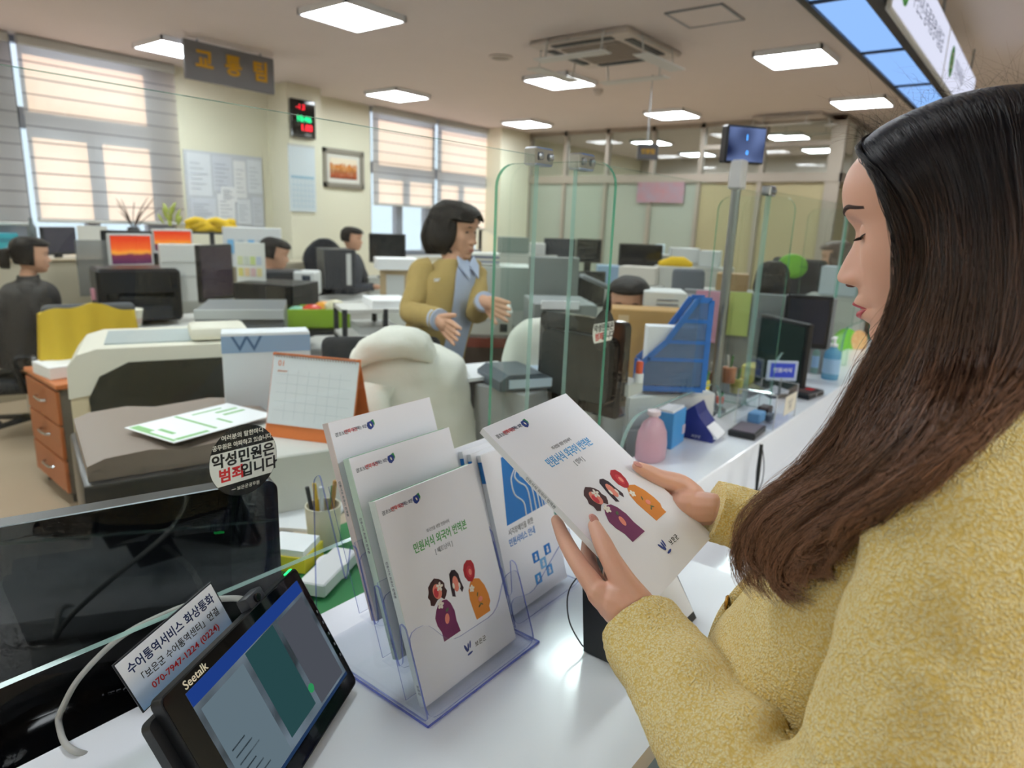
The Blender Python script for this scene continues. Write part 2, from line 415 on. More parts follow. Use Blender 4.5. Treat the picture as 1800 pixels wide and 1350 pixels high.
# second cassette far right by the partition
a2 = thing('air_conditioner', 'distant ceiling air conditioner near the glass partition corner', 'air conditioner', Zp(1400, 208, CZ))
MB().box((0, 0, -.02), (.8, .8, .04), .012).build('panel', ACM, a2)
for k in range(4):
    MB().box((0, .46, -.13), (.58, .12, .008), .002).tube([(-.24, .42, -.01), (-.24, .45, -.13)], .006, 6).tube([(.24, .42, -.01), (.24, .45, -.13)], .006, 6).build('deflector', LGREY, a2, RZ(k*math.pi/2))

# lit canopy over the counter, with hanging sign boxes
LBLUE = emitmat('canopy_blue_light', '#8fbaf8', .72)
cz = 2.40
cp_ = thing('counter_canopy', 'dark framed canopy with blue lit panels above the counter', 'canopy', (0, 0, cz))
ya, yb = Zp(1527, 0, cz).y+.01, Zp(1415, 0, cz).y
xe = [Zp(1425, 8, cz).x, Zp(1510, 97, cz).x, Zp(1565, 154, cz).x]
dx_ = xe[1]-xe[0]
xl = [xe[0]-dx_*k for k in (4, 3, 2, 1)]+[xe[0]+dx_*k for k in range(0, 4)]
cb = MB()
cb.bb((xl[0], ya-.05, 0), (xl[-1], ya, .12)); cb.bb((xl[0], yb, 0), (xl[-1], yb+.03, .12)); cb.bb((xl[0], ya-.05, .1), (xl[-1], yb+.03, .13))
for x in xl: cb.bb((x-.008, ya, 0), (x+.008, yb, .1))
cb.build('frame', DARKP, cp_)
for a, b in zip(xl, xl[1:]): lp0 = MB().bb((a+.008, ya, .012), (b-.008, yb, .03)); lp0.mi = [1, 0, 0, 0, 0, 0]; lp0.build('lit_panel', [WHITE, LBLUE], cp_)
for x in (xl[1], xl[3], xl[5], xl[6]): MB().tube([(x, (ya+yb)/2, .12), (x, (ya+yb)/2, CZ-cz)], .008, 6).build('hanger', STEEL, cp_)
SIGNW = emitmat('sign_box_white', '#dfe2f6', .66)
def sign_box(x0, x1, label, num, words):
    s = thing('hanging_sign', label, 'sign', (0, 0, 0))
    y = ya-.075
    MB().bb((x0, y-.0, cz-.02), (x1, y+.022, cz+.27), .004).build('case', [LGREY], s)
    f = MB().bb((x0+.012, y-.004, cz-.005), (x1-.012, y+.0, cz+.255)).build('lit_face', SIGNW, s)
    Mf = frame((x0+.20, y-.006, cz+.125), (1, 0, 0), (0, 0, 1))
    MB().prism(ellipse(0, 0, .085, .085, 28), 0, .001).build('disc', GREEN, s, Mf)
    text(num, .12, CREAMPRINT, s, Mf @ TR(0, 0, .002), bold=.02)
    text(words, .105, INKN, s, frame((x0+.36, y-.0062, cz+.125), (1, 0, 0), (0, 0, 1)), align='LEFT')
    MB().tube([(x1-.1, y+.03, cz+.26), (x1-.1, y+.03, CZ)], .007, 6).build('hanger', STEEL, s)
sx0 = Yp(1583, 30, ya-.075).x
sign_box(sx0-.2, sx0+1.32, 'long white hanging sign with green number disc above the woman', '2', '무인민·등록증명서발급')
sign_box(sx0+1.36, sx0+2.9, 'second white hanging sign with green disc, mostly behind the hair', '3', '민원서비스')

# ================================================================ wall furniture
# hanging team sign 교통팀
SIGNG = mat('sign_grey', '#7d7c80', .55)
k = 1.33/.8
tl = CAM+(at(322, 66, 3.2)-CAM)*k; bl = CAM+(at(326, 134, 3.2)-CAM)*k
d0 = at(481, 104, 3.2)-CAM
trp = CAM+d0*(tl.y/ d0.y)
wS = trp.x-tl.x; hS = tl.z-bl.z
ts = thing('hanging_sign', 'grey hanging sign with three yellow characters near the ceiling', 'sign', (tl.x, tl.y, tl.z))
MB().bb((0, 0, -hS), (wS, .03, 0), .004).build('board', SIGNG, ts)
for xx in (.12, wS-.12): MB().tube([(xx, .015, 0), (xx, .015, CZ-tl.z)], .008, 6).build('hanger', STEEL, ts)
YEL = mat('sign_yellow', '#d6a018', .5)
for i, chx in enumerate('교통팀'):
    text(chx, .17, YEL, ts, frame((wS*(.20+.315*i), -.003, -hS*(.48)), (1, 0, 0), (0, 0, 1)), bold=.03, depth=.004)
# small dark sign on the far partition
p = at(1122, 252, 6.2); p2 = at(1158, 256, 6.2)
ss = thing('hanging_sign', 'small dark hanging sign with yellow letters before the glass partition', 'sign', p)
MB().bb((0, 0, -.14), ((p2-p).length, .02, 0)).build('board', mat('sign_dark', '#55555a', .5), ss, RZ(math.atan2(p2.y-p.y, p2.x-p.x)))
text('민원팀', .048, YEL, ss, RZ(math.atan2(p2.y-p.y, p2.x-p.x)) @ frame(((p2-p).length/2, -.003, -.07), (1, 0, 0), (0, 0, 1)), bold=.02)
MB().tube([(.08, -.05, 0), (.08, -.05, CZ-p.z)], .006, 6).build('hanger', STEEL, ss)
# led clock, calendar on pillar
yP = 6.58
a = Yp(507, 172, yP); b = Yp(552, 246, yP)
lc = thing('digital_clock', 'tall black digital wall clock with red and green digits', 'clock', (a.x, yP, b.z))
wq, hq = b.x-a.x, a.z-b.z
MB().bb((0, -.04, 0), (wq, -.002, hq), .006).build('case', BLACKG, lc)
LR = emitmat('led_red', '#ff2436', 2.2); LG = emitmat('led_green', '#17e08a', 1.8); LW = mat('ink_white', '#e8e8ee', .5)
text('-1.2', .07, LR, lc, frame((wq*.38, -.042, hq*.80), (1, 0, 0), (0, 0, 1))); text('10:46', .085, LG, lc, frame((wq*.5, -.042, hq*.50), (1, 0, 0), (0, 0, 1)), bold=.02); text('1.08', .085, LR, lc, frame((wq*.6, -.042, hq*.27), (1, 0, 0), (0, 0, 1)), bold=.02)
text('보은군', .03, LW, lc, frame((wq*.66, -.042, hq*.09), (1, 0, 0), (0, 0, 1)))
a = Yp(505, 252, yP); b = Yp(555, 373, yP)
wc = thing('wall_calendar', 'white paper wall calendar hanging under the digital clock', 'calendar', (a.x, yP, b.z)); wq, hq = b.x-a.x, a.z-b.z
MB().bb((0, -.015, 0), (wq, -.002, hq)).build('pages', mat('calendar_paper', '#d4dde4', .6), wc)
cg = MB()
for i in range(1, 6): cg.bb((.02, -.017, hq*.48*i/6), (wq-.02, -.0155, hq*.48*i/6+.004))
for i in range(1, 7): cg.bb((wq*i/7, -.017, .03), (wq*i/7+.003, -.0155, hq*.48))
cg.bb((.02, -.017, hq*.5), (wq-.02, -.0155, hq*.54))
cg.build('print', mat('print_pale_blue', '#9fc0d4', .6), wc)
MB().bb((0, -.018, hq-.02), (wq, 0, hq+.004)).build('binding', LGREY, wc)
# autumn picture
a = Yp(567, 258, WY-.03); b = Yp(640, 333, WY-.03)
pf = thing('framed_picture', 'framed painting of orange autumn trees on the wall', 'picture', (a.x, WY, b.z)); wq, hq = b.x-a.x, a.z-b.z
FRM = mat('frame_grey_wood', '#8d867c', .5)
fb = MB(); e = .055
for q0, q1 in (((0, 0), (wq, e)), ((0, hq-e), (wq, hq)), ((0, 0), (e, hq)), ((wq-e, 0), (wq, hq))): fb.bb((q0[0], -.045, q0[1]), (q1[0], -.002, q1[1]), .006)
fb.build('frame', FRM, pf)
MB().bb((e, -.02, e), (wq-e, -.005, hq-e)).build('mat_board', mat('mat_board', '#d8d4cc', .7), pf)
def autumn():
    m = bpy.data.materials.new('autumn_painting'); m.use_nodes = True; n = m.node_tree.nodes; l = m.node_tree.links; b_ = n['Principled BSDF']
    tc = n.new('ShaderNodeTexCoord'); no = n.new('ShaderNodeTexNoise'); no.inputs['Scale'].default_value = 9; no.inputs['Detail'].default_value = 6
    sp_ = n.new('ShaderNodeSeparateXYZ'); l.new(tc.outputs['Generated'], sp_.inputs[0]); l.new(tc.outputs['Generated'], no.inputs[0])
    ad = n.new('ShaderNodeMath'); ad.operation = 'MULTIPLY_ADD'; ad.inputs[1].default_value = .6; l.new(no.outputs[0], ad.inputs[0]); l.new(sp_.outputs[2], ad.inputs[2])
    cr = n.new('ShaderNodeValToRGB'); cr.color_ramp.elements[0].position = .25; cr.color_ramp.elements[0].color = (*lin('#7d2f14'), 1); cr.color_ramp.elements[1].position = 1.15
    for ps, c_ in ((.5, '#b4562a'), (.66, '#9a5a2c'), (.8, '#d28a3c'), (.98, '#c46a24')):
        q = cr.color_ramp.elements.new(ps); q.color = (*lin(c_), 1)
    cr.color_ramp.elements[-1].color = (*lin('#e8d8c0'), 1)
    l.new(ad.outputs[0], cr.inputs[0]); l.new(cr.outputs[0], b_.inputs['Base Color']); b_.inputs['Roughness'].default_value = .3
    return m
MB().bb((e+.05, -.024, e+.05), (wq-e-.05, -.0205, hq-e-.05)).build('canvas', autumn(), pf)
tk = MB()
for i in range(9):
    x = e+.08+i*(wq-2*e-.17)/8+.012*math.sin(i*5); tk.bb((x, -.0255, e+.10+.03*(i*7 % 3)), (x+.005, -.0242, hq-e-.10-.05*(i*5 % 4)))
tk.build('painted_trunks', mat('paint_pale', '#d9c0a0', .5), pf)
# notice board with sheets
a = Yp(322, 262, WY-.02); b = Yp(466, 402, WY-.02)
nb = thing('notice_board', 'white notice board covered with pinned paper sheets', 'notice board', (a.x, WY, b.z)); wq, hq = b.x-a.x, a.z-b.z
MB().bb((0, -.025, 0), (wq, -.002, hq), .004).build('board', mat('board_white', '#c9ccd4', .6), nb)
shs = [(.03, .42, .28, .55), (.33, .5, .25, .46), (.6, .42, .16, .5), (.78, .5, .2, .45), (.04, .05, .3, .34), (.37, .04, .22, .42), (.62, .06, .18, .34), (.82, .04, .15, .4), (.42, .36, .2, .2)]
SH = [mat('sheet_a', '#dfe2ea', .6), mat('sheet_b', '#d2d5e0', .6), mat('sheet_c', '#e8e8ec', .6)]
for i, (x, z, ww, hh) in enumerate(shs):
    MB().bb((x*wq, -.03-.001*i, z*hq), ((x+ww)*wq, -.028, (z+hh)*hq)).build('pinned_sheet', SH[i % 3], nb)
ln = MB()
for i, (x, z, ww, hh) in enumerate(shs):
    for j in range(6): ln.bb(((x+.02)*wq, -.0415, (z+hh*(.15+.12*j))*hq), ((x+ww*(.5+.4*((i*7+j*3) % 5)/5))*wq, -.0405, (z+hh*(.15+.12*j))*hq+.006))
ln.build('print', mat('print_grey', '#a7abb8', .6), nb)
# ================================================================ counter
ct = thing('service_counter', 'long white reception counter with raised ledge and lower shelf', 'counter')
G = 0.867          # plane of the glass screens
YF, YB, XD, YL = .308, .885, 1.25, .652
poly = [(-1.2, YF), (XD-.05, YF), (XD-.015, YF+.012), (XD, YF+.05), (XD, YB), (-1.2, YB)]
MB().prism(poly, ZC-.035, ZC).build('counter_top', WHITE, ct)
MB().bb((XD, YL, ZC-.035), (6.6, YB, ZC), .003).build('ledge_top', WHITE, ct)
MB().bb((XD, YL+.012, .62), (6.6, YL+.03, ZC-.035)).build('riser', WHITE, ct)
MB().bb((XD, .36, .62), (6.6, YL+.03, .65), .003).build('lower_shelf', WHITE, ct)
MB().bb((-1.2, YF+.05, 0), (XD-.03, YF+.07, ZC-.035)).build('front_panel', WHITE, ct)
MB().bb((XD-.03, .42, 0), (6.6, .44, .62)).build('front_panel', WHITE, ct)
MB().bb((XD-.05, YF+.05, 0), (XD-.03, YB, ZC-.035)).build('end_panel', WHITE, ct)
MB().bb((-1.2, YB-.03, 0), (6.6, YB-.01, ZC-.035)).build('back_panel', WHITE, ct)

# ================================================================ glass screens
def pane(name, poly, M_, label, group=None, em=None, th=.011):
    o = MB().prism(poly, 0, th, side=1).build(name, [GLASS, em or GEDGE], None, M_)
    return tag(o, label, 'glass screen', group)
MG = frame((0, G, 0), (1, 0, 0), (0, 0, 1))     # local x = X, y = Z, normal -Y
pane('glass_screen', [(-1.2, .962), (1.165, .962), (1.165, 1.636), (-1.2, 1.636)], MG, 'large clear glass screen in front of the big black monitor', em=GEDGEP)
def arch(x0, x1, z0, z1, a0, a1, h):
    r = .11; out = [(x0, z0), (a0, z0)]
    for i in range(7): t = math.pi-math.pi/2*i/6; out.append((a0+r+r*math.cos(t), h-r+r*math.sin(t)))
    for i in range(7): t = math.pi/2-math.pi/2*i/6; out.append((a1-r+r*math.cos(t), h-r+r*math.sin(t)))
    return out+[(a1, z0), (x1, z0), (x1, z1), (x0, z1)]
pane('glass_screen', arch(1.31, 2.60, ZC, 1.64, 1.62, 2.36, .975), MG, 'glass screen with arched opening in front of the blue magazine file', 'glass screens along the ledge', GEDGEP)
pane('glass_screen', arch(2.63, 3.84, ZC, 1.65, 2.95, 3.72, .985), MG, 'glass screen with arched opening behind the clear acrylic box', 'glass screens along the ledge', GEDGEP)
pane('glass_screen', arch(3.87, 5.1, ZC, 1.65, 4.2, 4.95, .985), MG, 'glass screen nearest the face of the woman in yellow', 'glass screens along the ledge')
def divider(x, y0, y1, label):
    M_ = frame((x, 0, 0), (0, 1, 0), (0, 0, 1))
    pane('glass_divider', rrect(y1-y0, 1.63-ZC, [0, 0, .05, .05], 6, y0, ZC), M_, label, 'short glass dividers')
divider(1.24, .72, 1.035, 'short glass divider with rounded corners at the end of the big screen')
divider(2.612, .76, 1.05, 'short glass divider beside the clear acrylic box')
divider(3.852, .76, 1.05, 'short glass divider close to the woman\'s profile')
def clamp(x, z, label):
    t = thing('glass_clamp', label, 'clamp', (x, G, z), group='chrome glass clamps')
    MB().box((0, -.004, 0), (.062, .034, .036), .004).build('block', CHROME, t)
    for s in (-.018, .018):
        MB().lathe([(.008, 0), (.008, .004), (.004, .006)], 10, TR(s, -.021, 0) @ RX(math.pi/2)).build('screw', STEEL, t)
clamp(1.172, 1.634, 'chrome clamp on the free end of the big glass screen'); clamp(1.335, 1.638, 'chrome clamp where the row of ledge screens begins'); clamp(2.615, 1.65, 'chrome clamp beside the queue display pole'); clamp(3.855, 1.65, 'chrome clamp near the woman\'s forehead')
# round sticker on the glass
st = thing('round_sticker', 'round black and white warning sticker on the big glass screen', 'sticker', M_=frame((.4855, G-.0085, 1.1555), (1, 0, 0), (0, 0, 1)))
R_ = .0525
MB().prism(ellipse(0, 0, R_, R_, 40), -.0004, 0).build('black_disc', mat('sticker_black', '#1c1b1d', .5), st)
band = [(x, y) for x, y in ellipse(0, 0, R_*.985, R_*.985, 80) if -.031 < y < .0195]
ang = lambda y: math.sqrt(max(0, (R_*.985)**2-y*y))
lo, hi = -.0305, .0185
bp = []
for i in range(13): y = lo+(hi-lo)*i/12; bp.append((ang(y), y))
for i in range(13): y = hi-(hi-lo)*i/12; bp.append((-ang(y), y))
MB().prism(bp, 0, .0003).build('white_band', mat('sticker_white', '#eceae4', .5), st)
text('악성민원은', .0212, INK, st, TR(0, .0055, .0006), bold=.03); text('범죄', .0212, INKR, st, TR(-.0205, -.0165, .0006), bold=.03); text('입니다', .0212, INK, st, TR(.0225, -.0165, .0006), bold=.03)
text('여러분의 말한마디', .0085, CREAMPRINT, st, TR(0, .0385, .0006), bold=.01); text('공무원은 아파하고 있습니다.', .0085, CREAMPRINT, st, TR(0, .0265, .0006), bold=.01, sx=.92); text('━ 보은군공무원', .0065, CREAMPRINT, st, TR(0, -.040, .0006))

# ================================================================ big black monitor behind the glass
mr = Vector((.954, -.30, 0)).normalized()
trc = Yp(487, 842, .945)
MW, MH = .56, .335
MM = frame(trc - mr*MW - Vector((0, 0, MH)), mr, (0, 0, 1))
mo = thing('computer_monitor', 'large glossy black monitor behind the front glass screen', 'monitor', M_=MM)
MB().prism(rrect(MW, MH, .018, 5, 0, 0), -.035, -.004).build('back_shell', BLACKP, mo, smooth=40)
SCRB = mat('screen_off', '#0a0b0e', .05, coat=.8)
MB().prism(rrect(MW, MH, .018, 5, 0, 0), -.004, 0).build('bezel', BLACKG, mo, smooth=40)
MB().bb((.022, .06, 0), (MW-.022, MH-.02, .001)).build('screen', SCRB, mo)
ebar = MB().tube([(.012, MH-.001, -.002), (MW-.014, MH-.001, -.002)], .0022, 6).build('chrome_edge', STEEL, mo)
text('ATEC', .016, INKG, mo, TR(.30, .030, .001), sp=1.1)
nk = MB().box((.28, -.03, -.03), (.09, .12, .03), .01, seg=2).build('stand_neck', BLACKG, mo, smooth=40)
cz_ = MM.inverted() @ Vector((MM.translation.x+.24, MM.translation.y-.08, .74))
MB().lathe([(.135, 0), (.138, .006), (.125, .016), (.07, .03), (.03, .036), (.0, .037)], 32, Matrix.Diagonal((1.15, 1, 1, 1))).build('stand_base', BLACKG, mo, MM.inverted() @ TR(MM @ Vector((.27, 0, 0))) @ TR(0, 0, .735-(MM @ Vector((.27, 0, 0))).z), smooth=50)

# staff desk behind the counter
DZ = .735
sd = thing('staff_desk', 'staff desk with green mat right behind the counter', 'desk')
MB().bb((-.6, .895, DZ-.03), (1.5, 1.36, DZ), .002).build('desk_top', mat('desk_beige', '#c8b39a', .5), sd)
MB().bb((-.6, 1.33, 0), (1.5, 1.35, DZ-.03)).build('modesty_panel', LGREY, sd)
MB().bb((-.6, .9, 0), (-.57, 1.33, DZ-.03)).build('side_panel', LGREY, sd); MB().bb((1.47, .9, 0), (1.5, 1.33, DZ-.03)).build('side_panel', LGREY, sd)
gm = Zp(560, 1050, DZ)
tag(MB().bb((.3, .90, DZ), (1.02, 1.3, DZ+.004)).build('desk_mat', mat('mat_green', '#2f7f45', .5)), 'green desk mat under the glass edge behind the brochure stand', 'desk mat')

# ================================================================ booklets
BW, BH = .21, .297
LOGOB = mat('logo_blue', '#283f8c', .6); LOGOG = mat('logo_green', '#2f8f50', .6)
def cover_print(o, color, langs, z=.0002, full=True):
    """printed cover, millimetre layout from the lower left corner"""
    m = lambda x, y: TR(x/1000, y/1000, z)
    text('결초보은', .0068, INKG, o, m(19, 276.5), bold=.01, align='CENTER'); text('변화하는', .0068, INKR, o, m(36, 277.5), bold=.01); text('도약하는 보은', .0062, INKN, o, m(53, 278), bold=.01, sx=.75)
    flat([(69, 273), (73, 271), (79, 274), (80, 280), (77, 284), (69, 283), (67, 278)], 'logo_shield', LOGOB, o, TR(0, 0, z) @ Matrix.Diagonal((.001, .001, 1, 1)))
    flat([(76, 284.5), (81, 285.5), (82.5, 279), (80.5, 275), (79.8, 280)], 'logo_leaf', LOGOG, o, TR(0, 0, z) @ Matrix.Diagonal((.001, .001, 1, 1)))
    flat(ellipse(74, 278, 1.2, 2.6, 10, .4), 'logo_mark', CREAMPRINT, o, TR(0, 0, z+.0003) @ Matrix.Diagonal((.001, .001, 1, 1)))
    if not full: return
    text('외국인을 위한 민원서식', .0062, INKG, o, m(103, 227), sx=.82)
    text('민원서식 외국어 번역본', .0165, color, o, m(104, 210), bold=.012, sx=.72)
    text('[ %s ]' % langs, .0092, INKG, o, m(104, 193), sx=.85)
    S = TR(0, 0, z) @ Matrix.Diagonal((.001, .001, 1, 1))
    # woman in purple with brown wavy hair
    hair_ = [(58, 121), (52, 124), (53, 131), (50, 137), (54, 143), (55, 150), (62, 155), (70, 158), (78, 154), (83, 150), (87, 144), (86, 138), (89, 132), (85, 126), (80, 122), (74, 128), (66, 126)]
    flat(hair_, 'printed_hair', BROWNPRINT, o, S, .0003)
    flat(ellipse(70, 138, 8.5, 11.5, 20, .2), 'printed_face', PEACH, o, S, .0005, .0003)
    flat(ellipse(67, 137, 4.5, 7, 14), 'printed_cheek', REDPRINT, o, S, .0007, .0005)
    for k in range(5): flat(ellipse(76+4*math.cos(1.256*k), 143+4*math.sin(1.256*k), 3.2, 2, 10, 1.256*k), 'printed_petal', CREAMPRINT, o, S, .0009, .0007)
    flat([(60, 66), (96, 66), (93, 84), (94, 98), (90, 112), (84, 120), (76, 122), (66, 120), (60, 114), (54, 104), (55, 92), (60, 80)], 'printed_dress', PURPLE, o, S, .0003)
    for k in range(5): flat(ellipse(70+3.6*math.cos(1.256*k), 118+3.6*math.sin(1.256*k), 3, 2.2, 10, 1.256*k), 'printed_petal', CREAMPRINT, o, S, .0009, .0003)
    flat(ellipse(76, 94, 4.5, 7.5, 14, -.3), 'printed_hand', PEACH, o, S, .0006, .0003)
    flat(ellipse(80, 106, 3.6, 2.2, 10, .5), 'printed_leaf', mat('ink_olive', '#5a6a48', .6), o, S, .0006, .0003)
    # girl with black bobbed hair
    flat([(101, 152), (107, 156), (114, 154), (119, 146), (120, 135), (123, 122), (118, 117), (114, 128), (104, 128), (103, 116), (97, 119), (98, 135)], 'printed_hair', mat('ink_plum', '#33202c', .6), o, S, .0003)
    flat(ellipse(109, 134, 6.2, 12, 18), 'printed_face', PEACH, o, S, .0005, .0003)
    flat(ellipse(103.5, 133, 2.2, 4.5, 10), 'printed_petal', CREAMPRINT, o, S, .0007, .0005); flat(ellipse(115.5, 129, 2, 4.5, 10), 'printed_petal', CREAMPRINT, o, S, .0007, .0005)
    # woman in orange with red hair
    flat([(131, 147), (135, 154), (143, 158), (152, 155), (156, 147), (155, 136), (151, 128), (144, 123), (136, 127), (131, 136)], 'printed_hair', mat('ink_red_hair', '#b8252f', .6), o, S, .0003)
    flat(ellipse(143, 140, 6.5, 9, 18), 'printed_face', REDPRINT, o, S, .0005, .0003); flat(ellipse(144, 139, 3.2, 5, 12), 'printed_cheek', PEACH, o, S, .0007, .0005)
    flat([(134, 66), (167, 66), (167, 74), (172, 80), (172, 92), (168, 108), (160, 122), (150, 126), (140, 124), (132, 114), (130, 100), (132, 82)], 'printed_dress', ORANGE, o, S, .0003)
    for k in range(5): flat(ellipse(139+3.2*math.cos(1.256*k), 114+3.2*math.sin(1.256*k), 2.6, 2, 10, 1.256*k), 'printed_petal', CREAMPRINT, o, S, .0009, .0003)
    flat(ellipse(152, 92, 5, 4, 12), 'printed_rose', PEACH, o, S, .0006, .0003)
    for (x, y, r) in ((148, 101, 1.0), (152, 84, -.7), (147, 83, .5)): flat(ellipse(x, y, 3.6, 1.1, 10, r), 'printed_leaf', mat('ink_olive', '#5a6a48', .6), o, S, .0006, .0003)
    # county mark
    for (x, y, a, b, r) in ((98, 37, 2.1, 6.5, .35), (103, 37, 1.6, 6, -.25), (108, 39, 1.5, 5.5, -.35)): flat(ellipse(x, y, a, b, 14, r), 'county_mark', LOGOB, o, S)
    flat(ellipse(104, 27, 6, 1.6, 14, .1), 'county_mark', LOGOB, o, S)
    text('보은군', .0088, INK, o, m(131, 33), sp=1.2)
def booklet(M_, th, label, color, langs, tint='#f2f2f6', full=True, spine='#e6e6ea'):
    t = thing('booklet', label, 'booklet', M_=M_, group='translation booklets')
    MB().bb((.0015, .001, -th+.0008), (BW-.001, BH-.001, -.0008)).build('pages', mat('book_pages', '#f6f6f2', .7), t)
    cv = MB().bb((0, 0, -.0008), (BW, BH, 0)).build('front_cover', mat('cover_white', '#f3f3f8', .32), t)
    MB().bb((0, 0, -th), (BW, BH, -th+.0008)).build('back_cover', mat('cover_'+tint, tint, .4), t)
    sp_ = MB().bb((-.0008, 0, -th), (0, BH, 0)).build('spine', mat('spine_'+spine, spine, .4), t)
    text('민원서식 외국어 번역본', .0055, INKG, sp_, frame((-.0010, BH*.62, -th/2), (0, -1, 0), (0, 0, 1)), sx=1.0)
    text('보은군', .0055, INKG, sp_, frame((-.0010, BH*.08, -th/2), (0, -1, 0), (0, 0, 1)))
    cover_print(cv, color, langs, full=full)
    return t
UPV = Vector((0, .342, .94))
TIER = [(Vector((.575, .577, .838)), 'white booklet with green title in the front tier of the stand', mat('ink_title_green', '#55a85a', .6), '베트남어', '#7fb28a', '#dfe6e2'),
        (Vector((.575, .632, .887)), 'white booklet in the middle tier with pale green side', mat('ink_title_teal', '#4aa39a', .6), '외국어', '#79a888', '#cfe2d4'),
        (Vector((.575, .678, .930)), 'white booklet in the highest back tier with brownish side', mat('ink_title_brown', '#b06a50', .6), '외국어', '#b58a7c', '#e8d8d4')]
for i, (o_, lb, cm, lg, tt, spn) in enumerate(TIER):
    booklet(frame(o_, (1, .02, 0), UPV), .013, lb, cm, lg, tt, full=(i == 0), spine=spn)
# held booklet
HB = frame((.658, .294, 1.076), (.998, .057, .034), (-.066, .831, .552))
booklet(HB, .009, 'white booklet with a light blue title held in both hands of the woman', mat('ink_title_blue', '#4da3dc', .6), '영어', '#e9e9ee', spine='#e9e9ec')

# acrylic three tier stand
hs = thing('brochure_stand', 'clear three-tier acrylic stand holding the white booklets', 'brochure stand', (0, 0, 0))
xa, xb = .560, .803
def lean(y, z, l): return (y+.342*l, z+.94*l)
side = [(.556, .832)]+[lean(.556, .832, .135), (lean(.556, .832, .135)[0]+.012, .962)]
for k, (y, z) in enumerate(((.612, .882), (.662, .926))):
    p0 = lean(y, z, .01); p1 = lean(y, z, .125)
    side += [(p0[0]-.008, p0[1]+.01), p0, p1, (p1[0]+.012, p1[1])]
side += [lean(.722, .96, .02), lean(.722, .96, .185), (.800, 1.12), (.806, .832)]
def smooth2(pl, r=.012):
    out = []
    for i, p in enumerate(pl):
        a = Vector(pl[i-1]); b = Vector(p); c = Vector(pl[(i+1) % len(pl)])
        u = (a-b); v = (c-b); l = min(r, .45*u.length, .45*v.length)
        s_, e_ = b+u.normalized()*l, b+v.normalized()*l
        for t in (0, .33, .67, 1): out.append(tuple(s_*(1-t)**2+b*2*t*(1-t)+e_*t*t))
    return out
sp2 = smooth2(side)
for x in (xa, xb): MB().prism(sp2, -.0015, .0015, side=1).build('side_wall', [ACRYL, AEDGE], hs, frame((x, 0, 0), (0, 1, 0), (0, 0, 1)))
MB().bb((xa-.006, .552, .8305), (xb+.006, .812, .8335)).build('base_plate', [ACRYL], hs)
rim = MB()
for (p, q) in (((xa-.006, .552), (xb+.006, .552)), ((xa-.006, .552), (xa-.006, .812)), ((xb+.006, .552), (xb+.006, .812))): rim.tube([(*p, .8325), (*q, .8325)], .0016, 6)
rim.build('base_rim', AEDGE, hs)
for k, (y, z, hgt) in enumerate(((.556, .834, .125), (.614, .884, .11), (.664, .928, .11))):
    wdt = xb-xa
    pl = [(0, 0), (wdt, 0), (wdt, hgt), (wdt-.035, hgt), (wdt-.07, hgt-.045), (.07, hgt-.045), (.035, hgt), (0, hgt)]
    MB().prism(smooth2(pl, .02), -.0012, .0012, side=1).build('front_wall', [ACRYL, AEDGE], hs, frame((xa, y, z), (1, 0, 0), UPV))
for k, (y, z, hgt) in enumerate(((.602, .845, .17), (.65, .89, .17), (.70, .94, .19))):
    MB().prism([(0, 0), (xb-xa, 0), (xb-xa, hgt), (0, hgt)], -.001, .001, side=1).build('back_wall', [ACRYL, AEDGE], hs, frame((xa, y, z), (1, 0, 0), UPV))
    MB().bb((xa, y-.045, z-.006), (xb, y, z-.004)).build('tier_floor', ACRYL, hs)

